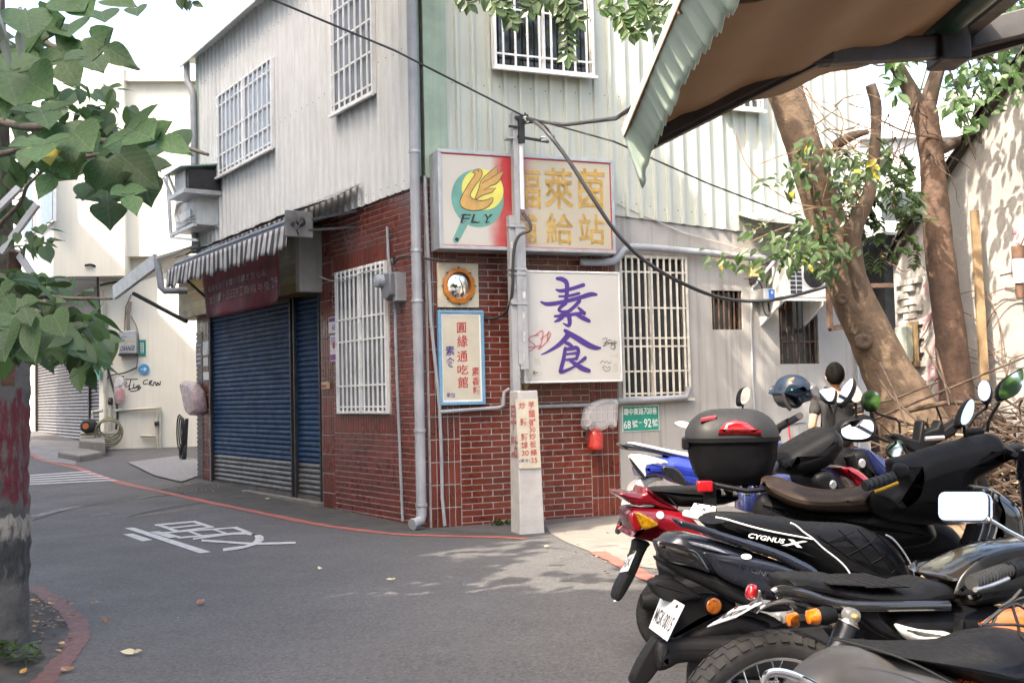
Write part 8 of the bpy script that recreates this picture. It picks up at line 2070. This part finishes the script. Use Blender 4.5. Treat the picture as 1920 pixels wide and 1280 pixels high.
def bike_text(bk, name, C, p0, p1, hpx, body, m, y, bold=.02, shear=.3):
    a = bk.f.p(*C(*p0), -y); b_ = bk.f.p(*C(*p1), -y); h = hpx*(4.0/F)
    mb = MB(); chars(mb, [(body, 0, math.hypot(b_[0]-a[0], b_[1]-a[1]), 0, h)], 0, bold, shear=shear)
    an = math.atan2(b_[1]-a[1], b_[0]-a[0])
    return MB(Matrix.Translation((a[0], y, a[1])) @ Matrix.Rotation(-an, 4, 'Y')).add(mb.v, mb.f).build(name, m, bk.t)
bike_text(C_, 'lettering', c7, (952, 362), (1180, 402), 9, 'CYGNUS', WPIPE, -.1425, .03)
bike_text(C_, 'lettering', c7, (1180, 412), (1312, 428), 13, 'X', WPIPE, -.1425, .04, .8)
C_.side('grab_rail', c7, [(530, 266), (560, 260), (700, 298), (850, 344), (1000, 388), (1150, 440), (1262, 492), (1335, 530), (1388, 578), (1372, 600), (1290, 586), (1220, 552), (1100, 484), (950, 442), (800, 384), (650, 328), (545, 302)], GUN, -.18, .022, .02)
C_.pan('far_grab_rail', c7, [(452, 234), (490, 240), (600, 290), (590, 310), (510, 294)], GUN, .02, out=-.1, b=.01, yc=.12)
C_.pan('body', c7, [(450, 385), (490, 346), (600, 340), (760, 380), (950, 440), (1150, 510), (1310, 570), (1500, 600), (1700, 620), (1750, 800), (1400, 800), (1110, 745), (950, 692), (820, 645), (760, 600), (640, 560), (500, 530), (440, 500), (400, 400)], GUN, .155, b=.05)
C_.side('side_panel', c7, [(655, 450), (760, 452), (900, 470), (1060, 500), (1230, 545), (1400, 600), (1480, 700), (1400, 772), (1110, 738), (950, 690), (820, 640), (755, 592), (700, 510)], GUN, -.17, .016, .03)
C_.side('tail_lamp', c7, [(395, 392), (480, 398), (600, 424), (655, 452), (735, 598), (640, 562), (500, 532), (438, 500), (410, 465)], LENSS, -.165, .016, .03)
C_.side('chrome_trim', c7, [(588, 388), (640, 396), (760, 425), (835, 468), (780, 458), (650, 425), (600, 410)], mat('satin_trim', (.30, .31, .36), .25, metal=.6), -.172, .012)
C_.side('sticker', c7, circ(925, 476, 32, 14, 18), WPIPE, -.173, .003, .002, it=0)
bike_text(C_, 'lettering', c7, (890, 556), (1130, 630), 9, 'CYGNUS', CHR, -.1715, .02)
C_.pan('tail_wing', c7, [(404, 500), (430, 497), (520, 530), (620, 562), (750, 602), (830, 640), (1120, 745), (1200, 800), (1000, 820), (800, 740), (700, 680), (560, 620), (470, 560), (420, 530)], PLG, .13, b=.03)
C_.pan('under_tray', c7, [(330, 652), (372, 620), (500, 626), (600, 690), (660, 738), (520, 772), (420, 760), (370, 720)], PLG, .07, b=.02)
C_.pan('plate_arm', c7, [(560, 730), (720, 718), (800, 738), (905, 795), (880, 834), (700, 874), (560, 962), (470, 1030), (430, 1020), (520, 860)], PLG, .025, out=.03, b=.015)
C_.pan('mud_flap', c7, [(375, 985), (440, 1015), (432, 1080), (395, 1180), (300, 1300), (205, 1300), (250, 1180), (335, 1040)], PLG, .06, b=.012, bul=.01)
C_.pan('inner_fender', c7, [(480, 1020), (560, 960), (700, 880), (900, 830), (1100, 900), (1000, 1150), (700, 1200), (560, 1100)], PLB, .08, out=.0, b=.04)
x_, z_ = C_.f.p(*c7(732, 790), .075)
RX = Matrix.Rotation(math.radians(90), 4, 'X')
MB().lathe([(.034, 0), (.036, .012), (.030, .016)], 28, Matrix.Translation((x_, -.065, z_)) @ RX).build('reflector_ring', PLB, C_.t, smooth=40)
MB().lathe([(.029, 0), (.029, .018), (.024, .021), (.001, .022)], 28, Matrix.Translation((x_, -.065, z_)) @ RX).build('side_reflector', LENSA, C_.t, smooth=40)
C_.plate(c7, [(410, 707), (548, 785), (437, 1013), (325, 930)], None, 'MGK·0015', Y=[4.10, 3.86, 3.80, 4.04], rows=(.80, .40))
C_.pan('muffler', c7, [(440, 1052), (500, 1035), (570, 1030), (760, 1010), (960, 1000), (960, 1140), (760, 1180), (570, 1180), (500, 1235), (428, 1250), (422, 1150)], PLG, .055, out=.17, b=.04, yc=-.13)
C_.pan('muffler_outlet', c7, [(445, 1075), (490, 1065), (500, 1120), (480, 1190), (445, 1200)], BLACK, .03, out=.19, b=.01, yc=-.165)
# ---- black motorcycle
B_ = Bike('motorcycle', 'black retro motorcycle with spoked rear wheel and ribbed flat seat', 1449, 1370, 3.05, 14, 'motorcycle', 'motorcycles parked nearest the viewer')
B_.taper = (-.02, .30, .55); WR = .31; zc = (B_.f.I @ at(1449, 1370, 3.05)).z
w_ = B_.wheel(0, WR, .045, spokes=32, tread=True, hub=.06)
B_.wheel(1.35, .30, .05, spokes=32, lean=.3, hub=.06)
B_.pan('rear_mudguard', c8, [(55, 770), (75, 745), (110, 712), (180, 682), (290, 672), (420, 690), (520, 712), (515, 730), (420, 715), (290, 700), (190, 712), (110, 745), (70, 775)], mat('brushed_fender', (.40, .40, .41), .25, metal=.85, var=.1), .065, out=.03, b=.012)
B_.plate(c7, [(870, 800), (1035, 766), (865, 862), (690, 922)], None, 'NKB', Y=[3.2, 2.98, 2.98, 3.1])
B_.side('tail_lamp', c7, [(958, 740), (968, 690), (988, 662), (1022, 664), (1036, 700), (1020, 762), (978, 764)], LENSR, -.03, .03, .02)
B_.side('lamp_bracket', c7, [(1022, 690), (1040, 700), (1035, 770), (1000, 785), (1015, 745)], ALUB, -.0, .01, .004)
B_.rod('lamp_stay', [(1432, 1118, 3.0), (1465, 1122, 3.05)], .008, PLB)
B_.pan('seat', c8, [(198, 540), (205, 512), (230, 502), (330, 498), (450, 514), (560, 550), (650, 570), (740, 582), (850, 583), (970, 578), (1070, 570), (1130, 540), (1220, 524), (1290, 545), (1322, 590), (1310, 655), (1200, 690), (1000, 696), (800, 690), (600, 675), (450, 645), (300, 616), (205, 614)], SEATB, .12, out=.0, b=.05, bul=.07)
mb = MB()
for k in range(9):
    a = 560+62*k; z = 556+3*k if k < 4 else 577-1.5*(k-4); q = B_.tr(c8, [(a, z-1), (a+58, z+1), (a+58, z+24), (a, z+22)], .1); mb.inflate(chaikin(q, 1), 0, .118, .012, .02, 3)
mb.build('seat_rib', SEATB, B_.t, smooth=60)
B_.line('seat_rail', c8, [(195, 640), (215, 622), (260, 614), (370, 630), (480, 670), (600, 700), (800, 705), (1100, 700), (1320, 698)], .016, GLOSSB, -.12, 10)
B_.pan('frame_plate', c8, [(430, 690), (500, 688), (620, 702), (870, 718), (1310, 696), (1310, 712), (1000, 726), (880, 745), (1100, 960), (980, 960), (760, 780), (600, 790), (510, 745)], PLB, .03, out=.12, b=.012, yc=-.09)
x_, z_ = B_.f.p(*c8(722, 785), .14)
MB().lathe([(.001, -.02), (.019, -.018), (.021, 0), (.019, .018), (.001, .02)], 20, Matrix.Translation((x_, -.14, z_)) @ RX).build('shock_eye', ALUB, B_.t, smooth=40)
MB().lathe([(.010, .0), (.010, .023), (.004, .026)], 6, Matrix.Translation((x_, -.145, z_)) @ RX).build('bolt', mat('brass_bolt', (.4, .3, .12), .4, metal=.7), B_.t)
a_ = Vector((x_, -.14, z_)); x2, z2 = B_.f.p(*c8(640, 980), .14); b_ = Vector((x2, -.14, z2)); d_ = (b_-a_)
MB().tube([a_+d_*.12, a_+d_*.28], [.014, .020], 14).build('shock_top', ALUB, B_.t, smooth=40); MB().tube([a_+d_*.30, a_+d_*1.6], .029, 18).build('shock_body', mat('shock_satin', (.045, .047, .052), .28, metal=.6), B_.t, smooth=40); MB().tube([a_+d_*.27, a_+d_*.31], .034, 18).build('shock_collar', ALUB, B_.t, smooth=40)
x_, z_ = B_.f.p(*c8(490, 793), .16)
MB().lathe([(.001, -.035), (.018, -.028), (.024, -.005), (.022, .0)], 18, Matrix.Translation((x_, -.16, z_)) @ Matrix.Rotation(math.radians(90), 4, 'Y')).build('turn_lamp', LENSA, B_.t, smooth=50); MB().lathe([(.023, 0), (.026, .02), (.02, .05), (.001, .06)], 18, Matrix.Translation((x_, -.16, z_)) @ Matrix.Rotation(math.radians(90), 4, 'Y')).build('turn_lamp_body', PLB, B_.t, smooth=50)
x_, z_ = B_.f.p(*c8(345, 815), -.16); MB().lathe([(.001, -.035), (.018, -.028), (.024, -.005), (.022, .0)], 18, Matrix.Translation((x_, .16, z_)) @ Matrix.Rotation(math.radians(90), 4, 'Y')).build('turn_lamp', LENSA, B_.t, smooth=50)
TANK = mat('bronze_black_tank', (.028, .024, .020), .14, metal=.3, var=.08, coat=.9)
B_.pan('tank', c8, [(1225, 500), (1270, 450), (1370, 388), (1500, 318), (1650, 272), (1800, 250), (1920, 238), (2050, 250), (2200, 330), (2250, 560), (2100, 630), (1920, 645), (1700, 682), (1450, 702), (1375, 705), (1335, 670), (1320, 600), (1285, 535)], TANK, .13, out=-.02, b=.10, bul=.11, it=2)
B_.side('knee_panel', c8, [(1382, 640), (1395, 575), (1450, 475), (1560, 382), (1700, 322), (1900, 292), (2100, 330), (2100, 570), (1920, 592), (1600, 622)], mat('knee_pad_black', (.018, .018, .018), .4), -.154, .006, .02)
B_.rod('grip', [(1822, 1092, 2.62), (1895, 1066, 2.75)], .0185, BLACK, 16)
mb = MB(); ga, gb = B_.f.I @ at(1822, 1092, 2.62), B_.f.I @ at(1895, 1066, 2.75)
for k in range(12): u = .04+k/12; d = (gb-ga).normalized(); p = ga.lerp(gb, u); mb.tube([p, p+d*.005], .0205, 16)
mb.build('grip_rib', BLACK, B_.t)
B_.rod('handlebar', [(1890, 1068, 2.74), (1930, 1050, 2.85), (1990, 1020, 3.05)], .011, CHR); B_.rod('lever', [(1828, 1105, 2.6), (1860, 1096, 2.65), (1890, 1084, 2.7)], .006, ALUB); B_.rod('switch_box', [(1890, 1070, 2.74), (1914, 1060, 2.8)], .024, PLB)
B_.mirror(ID, rrect(1760, 1853, 922, 975, 12, 3), 2.75, (-.55, .70, .62), [(1852, 972, 2.76), (1890, 995, 2.8), (1935, 1018, 2.85)], hous=CHR, fr=1.05, th=.008, rs=.006, it=0)
B_.pan('engine', c8, [(900, 740), (1300, 720), (1800, 700), (1900, 1000), (1000, 1100)], PLB, .12, out=.05, b=.05)
B_.side('side_cover', c8, [(1015, 835), (1100, 858), (1200, 882), (1400, 892), (1385, 945), (1240, 965), (1085, 965)], WHB, -.17, .03, .03)
B_.side('foot_peg', c8, [(1405, 790), (1440, 785), (1470, 860), (1465, 900), (1400, 960)], PLB, -.2, .02, .01)
B_.pan('headlight', c8, [(2300, 260), (2420, 240), (2500, 330), (2480, 450), (2380, 480), (2300, 420)], GLOSSB, .09, out=0, b=.05)
B_.rod('fork', [(2100, 1010, 3.3), (2180, 1350, 3.4)], .025, CHR)
# ---- grey and black seated motorcycle, lowest right
A_ = Bike('motorcycle', 'motorcycle with grey and black saddle and orange white striped tank', 1560, 1260, 2.13, 25, 'motorcycle', 'motorcycles parked nearest the viewer')
A_.taper = (-.12, .30, .30); A_.wheel(.0, .30, .055, spokes=28); A_.wheel(1.32, .30, .05, spokes=28, lean=.2)
A_.pan('seat', c8, [(120, 1330), (170, 1210), (240, 1132), (330, 1062), (430, 1002), (540, 966), (655, 962), (860, 1010), (1010, 1062), (1150, 1132), (1290, 1216), (1420, 1330), (900, 1420), (300, 1420)], SEATG, .13, out=-.06, b=.09, bul=.12, it=2)
A_.pan('seat_front', c8, [(600, 962), (760, 966), (900, 974), (1080, 970), (1250, 950), (1400, 930), (1500, 892), (1600, 862), (1700, 850), (1780, 865), (1850, 932), (1890, 1020), (1905, 1090), (1880, 1135), (1750, 1192), (1600, 1262), (1430, 1350), (1290, 1225), (1150, 1140), (1010, 1068), (860, 1014)], SEATB, .125, out=-.05, b=.06, bul=.11, it=2)
A_.line('seat_seam', c8, [(655, 966), (760, 985), (870, 1015), (1010, 1064), (1150, 1135), (1290, 1222)], .0022, BLACK, -.150)
A_.line('grab_rail', c8, [(258, 1330), (250, 1262), (275, 1232), (345, 1222), (440, 1245), (540, 1290), (640, 1350)], .009, CHR, -.17, 10)
TK = stripemat('orange_white_tank', (.34, .085, .022), (.46, .45, .40), .26, .72, 0, .16, .0)
TK.node_tree.nodes['Principled BSDF'].inputs['Coat Weight'].default_value = .8
A_.taper = None
A_.pan('tank', c8, [(1590, 880), (1640, 800), (1730, 715), (1830, 645), (1930, 585), (2100, 520), (2400, 500), (2600, 620), (2600, 1000), (2300, 1150), (1960, 1140), (1905, 1080), (1880, 1000), (1800, 860)], TK, .10, out=-.09, b=.10, bul=.11, it=2)
mb = MB()
for pts in ([(1640, 850), (1720, 780), (1830, 690), (1930, 660), (2050, 640)], [(1700, 850), (1740, 760), (1840, 700), (1900, 720), (2000, 800)], [(1620, 850), (1750, 850), (1880, 850), (2000, 880)], [(1880, 850), (1890, 930), (1960, 980), (2050, 960)], [(1830, 690), (1850, 760), (1880, 850)], [(1750, 730), (1830, 690), (1900, 610)]):
    q = A_.tr(c8, pts, .15); mb.tube([(a, -.150, b_) for a, b_ in chaikin(q, 1, False)], .0035, 6)
mb.build('cargo_net', BLACK, A_.t, smooth=60)
A_.pan('side_body', c8, [(1300, 1300), (1600, 1265), (1760, 1200), (1890, 1150), (2200, 1130), (2200, 1400), (1300, 1400)], ORB, .11, b=.04)
A_.pan('engine', c8, [(1200, 1350), (2300, 1250), (2300, 1900), (1200, 1900)], PLB, .14, out=0, b=.05)

# ------------------------------------------------------------------ person seen from behind
pp_ = at(1566, 708, 9.0); pf = Frame((pp_.x, 9.0, 0), math.radians(-10)); P_ = thing('person', 'person in a grey t-shirt with black backpack standing by the plaster wall, back turned', 'person', pf)
ztop = at(1568, 682, 9.0).z
sc_ = ztop/1.60
def skin(name, vs, es, m, sub=2):
    me = bpy.data.meshes.new(name); me.from_pydata([tuple(c*sc_ for c in v[:3]) for v in vs], es, []); o = link(name, me, m, P_)
    md = o.modifiers.new('skin', 'SKIN'); md.use_smooth_shade = True
    for i, v in enumerate(vs):
        r_ = v[3] if isinstance(v[3], tuple) else (v[3], v[3]); me.skin_vertices[0].data[i].radius = (r_[0]*sc_, r_[1]*sc_)
    me.skin_vertices[0].data[0].use_root = True
    q = o.modifiers.new('sub', 'SUBSURF'); q.levels = sub; q.render_levels = sub
    return o
SKINM = mat('skin', (.48, .27, .18), .55, var=.06, scale=10)
# local frame: -Y towards the viewer (her back), +Y facing away
body = [(0, 0, .86, (.13, .09)), (0, .01, 1.0, (.115, .085)), (0, .02, 1.16, (.135, .09)), (0, .02, 1.27, (.11, .075)), (0, .02, 1.34, (.05, .05)), (0, .03, 1.42, (.05, .052)),
        (-.165, .02, 1.275, .048), (-.225, -.02, 1.03, .037), (-.17, .17, .98, .029), (-.12, .23, 1.0, .024),
        (.165, .02, 1.275, .048), (.225, .0, 1.03, .037), (.15, .19, 1.05, .029), (.09, .25, 1.08, .024),
        (-.085, 0, .80, .078), (-.09, .01, .46, .052), (-.09, -.02, .09, .035), (-.095, .08, .03, .032), (.085, 0, .80, .078), (.09, .03, .46, .052), (.09, .02, .09, .035), (.1, .12, .03, .032)]
be = [(0, 1), (1, 2), (2, 3), (3, 4), (4, 5), (3, 6), (6, 7), (7, 8), (8, 9), (3, 10), (10, 11), (11, 12), (12, 13), (0, 14), (14, 15), (15, 16), (16, 17), (0, 18), (18, 19), (19, 20), (20, 21)]
skin('body', body, be, SKINM)
for sg, w0 in ((-1, Vector((-.12, .23, 1.0))), (1, Vector((.09, .25, 1.08)))):
    mb = MB()
    for k in range(4): a = w0+Vector((sg*(-.02+.012*k), 0, .012*k-.01)); mb.tube([a*sc_, (a+Vector((-sg*.02, .05, .005)))*sc_, (a+Vector((-sg*.035, .075-.006*abs(k-1), -.02)))*sc_, (a+Vector((-sg*.03, .08, -.045)))*sc_], [.0095, .009, .008, .006], 8)
    a = w0+Vector((sg*.0, .01, .03)); mb.tube([a*sc_, (a+Vector((-sg*.025, .025, .02)))*sc_, (a+Vector((-sg*.04, .045, .01)))*sc_], [.011, .010, .007], 8)
    mb.build('hand', SKINM, P_, smooth=70)
SHIRT = mat('grey_tshirt', (.03, .028, .03), .85, var=.1, scale=20); JEAN = mat('blue_jeans', (.035, .055, .11), .85, var=.2, scale=25)
skin('tshirt', [(0, 0, .88, (.15, .11)), (0, .01, 1.02, (.135, .105)), (0, .02, 1.17, (.152, .108)), (0, .02, 1.275, (.125, .09)), (0, .02, 1.325, (.065, .06)), (-.165, .02, 1.275, .066), (-.20, .0, 1.13, .056), (.165, .02, 1.275, .066), (.20, .01, 1.13, .056)], [(0, 1), (1, 2), (2, 3), (3, 4), (3, 5), (5, 6), (3, 7), (7, 8)], SHIRT)
skin('jeans', [(0, 0, .88, (.145, .105)), (-.085, 0, .78, .09), (-.09, .01, .46, .066), (-.09, -.02, .12, .055), (.085, 0, .78, .09), (.09, .03, .46, .066), (.09, .02, .12, .055)], [(0, 1), (1, 2), (2, 3), (0, 4), (4, 5), (5, 6)], JEAN)
# head with face (turned away) and short black hair
hz = 1.49
def blob(fn, n=28, m_=18):
    vs = []; fs = []
    for j in range(m_+1):
        for i in range(n): th = 2*PI*i/n; ph = PI*j/m_; vs.append(fn(math.sin(ph)*math.cos(th), math.sin(ph)*math.sin(th), math.cos(ph)))
    for j in range(m_):
        for i in range(n): i2 = (i+1) % n; fs.append((j*n+i, j*n+i2, (j+1)*n+i2, (j+1)*n+i))
    return vs, fs
def headf(x, y, z):
    w = .074*(1-.22*max(0, -z)**1.5); d = .092*(1-.10*max(0, -z)); nose = .018*max(0, 1-abs(x)*6)*max(0, 1-abs(z+.1)*4)*max(0, y); eye = -.008*max(0, 1-abs(abs(x)-.42)*6)*max(0, 1-abs(z-.08)*7)*max(0, y); mo = .004*max(0, 1-abs(x)*3)*max(0, 1-abs(z+.45)*9)*max(0, y)
    return ((x*w)*sc_, (y*d+nose+eye+mo+.015)*sc_, (hz+z*.112)*sc_)
mb = MB().add(*blob(headf))
for sg in (-1, 1): mb.add(*blob(lambda x, y, z: ((sg*.076+x*.012)*sc_, (.01+y*.022)*sc_, (hz-.01+z*.032)*sc_), 10, 8))
mb.build('head', SKINM, P_, smooth=80)
def hairf(x, y, z):
    low = max(0, -z); k = 1.0
    if y > .35: k = 1 if z > .25 else .80
    w = .086*(1-.45*low**1.5); nz_ = 1+.012*math.sin(math.atan2(y, x)*17)+.010*math.sin(math.atan2(y, x)*41+z*6)
    zz = z*.118 if z > -.75 else -.75*.118
    return ((x*w*nz_*k)*sc_, (y*.105*k*nz_+.005)*sc_, (hz+.012+zz)*sc_)
MB().add(*blob(hairf, 34, 18)).build('hair', mat('black_hair', (.006, .0055, .005), .75, spec=.08, var=0), P_, smooth=80)
for sx in (-.035, .035): MB().lathe([(.009, 0), (.006, .004), (.001, .005)], 10, Matrix.Translation((sx*sc_, .096*sc_, (hz+.008)*sc_)) @ Matrix.Rotation(math.radians(-90), 4, 'X')).build('eye', INK, P_)
BK = mat('black_backpack', (.007, .007, .008), .75, var=.15, scale=20)
MB().inflate([(a*sc_, b_*sc_) for a, b_ in chaikin([(-.125, .86), (.125, .86), (.13, 1.1), (.11, 1.25), (.05, 1.29), (-.05, 1.29), (-.11, 1.25), (-.13, 1.1)], 1)], -.165*sc_, .075, .05, .06).build('backpack', BK, P_, smooth=60)
for sx in (-.09, .09): MB().tube([(sx*sc_, -.1*sc_, 1.25*sc_), (sx*sc_, -.02*sc_, 1.385*sc_), (sx*sc_, .1*sc_, 1.28*sc_), (sx*1.3*sc_, .1*sc_, 1.05*sc_), (sx*1.4*sc_, -.08*sc_, .92*sc_)], .016, 8).build('backpack_strap', BK, P_, smooth=60)
for sx in (-.092, .095): MB().inflate([((sx-.045)*sc_, 0), ((sx+.045)*sc_, 0), ((sx+.045)*sc_, .05), ((sx-.045)*sc_, .06)], .05*sc_, .13, .03).build('shoe', BK, P_, smooth=60)
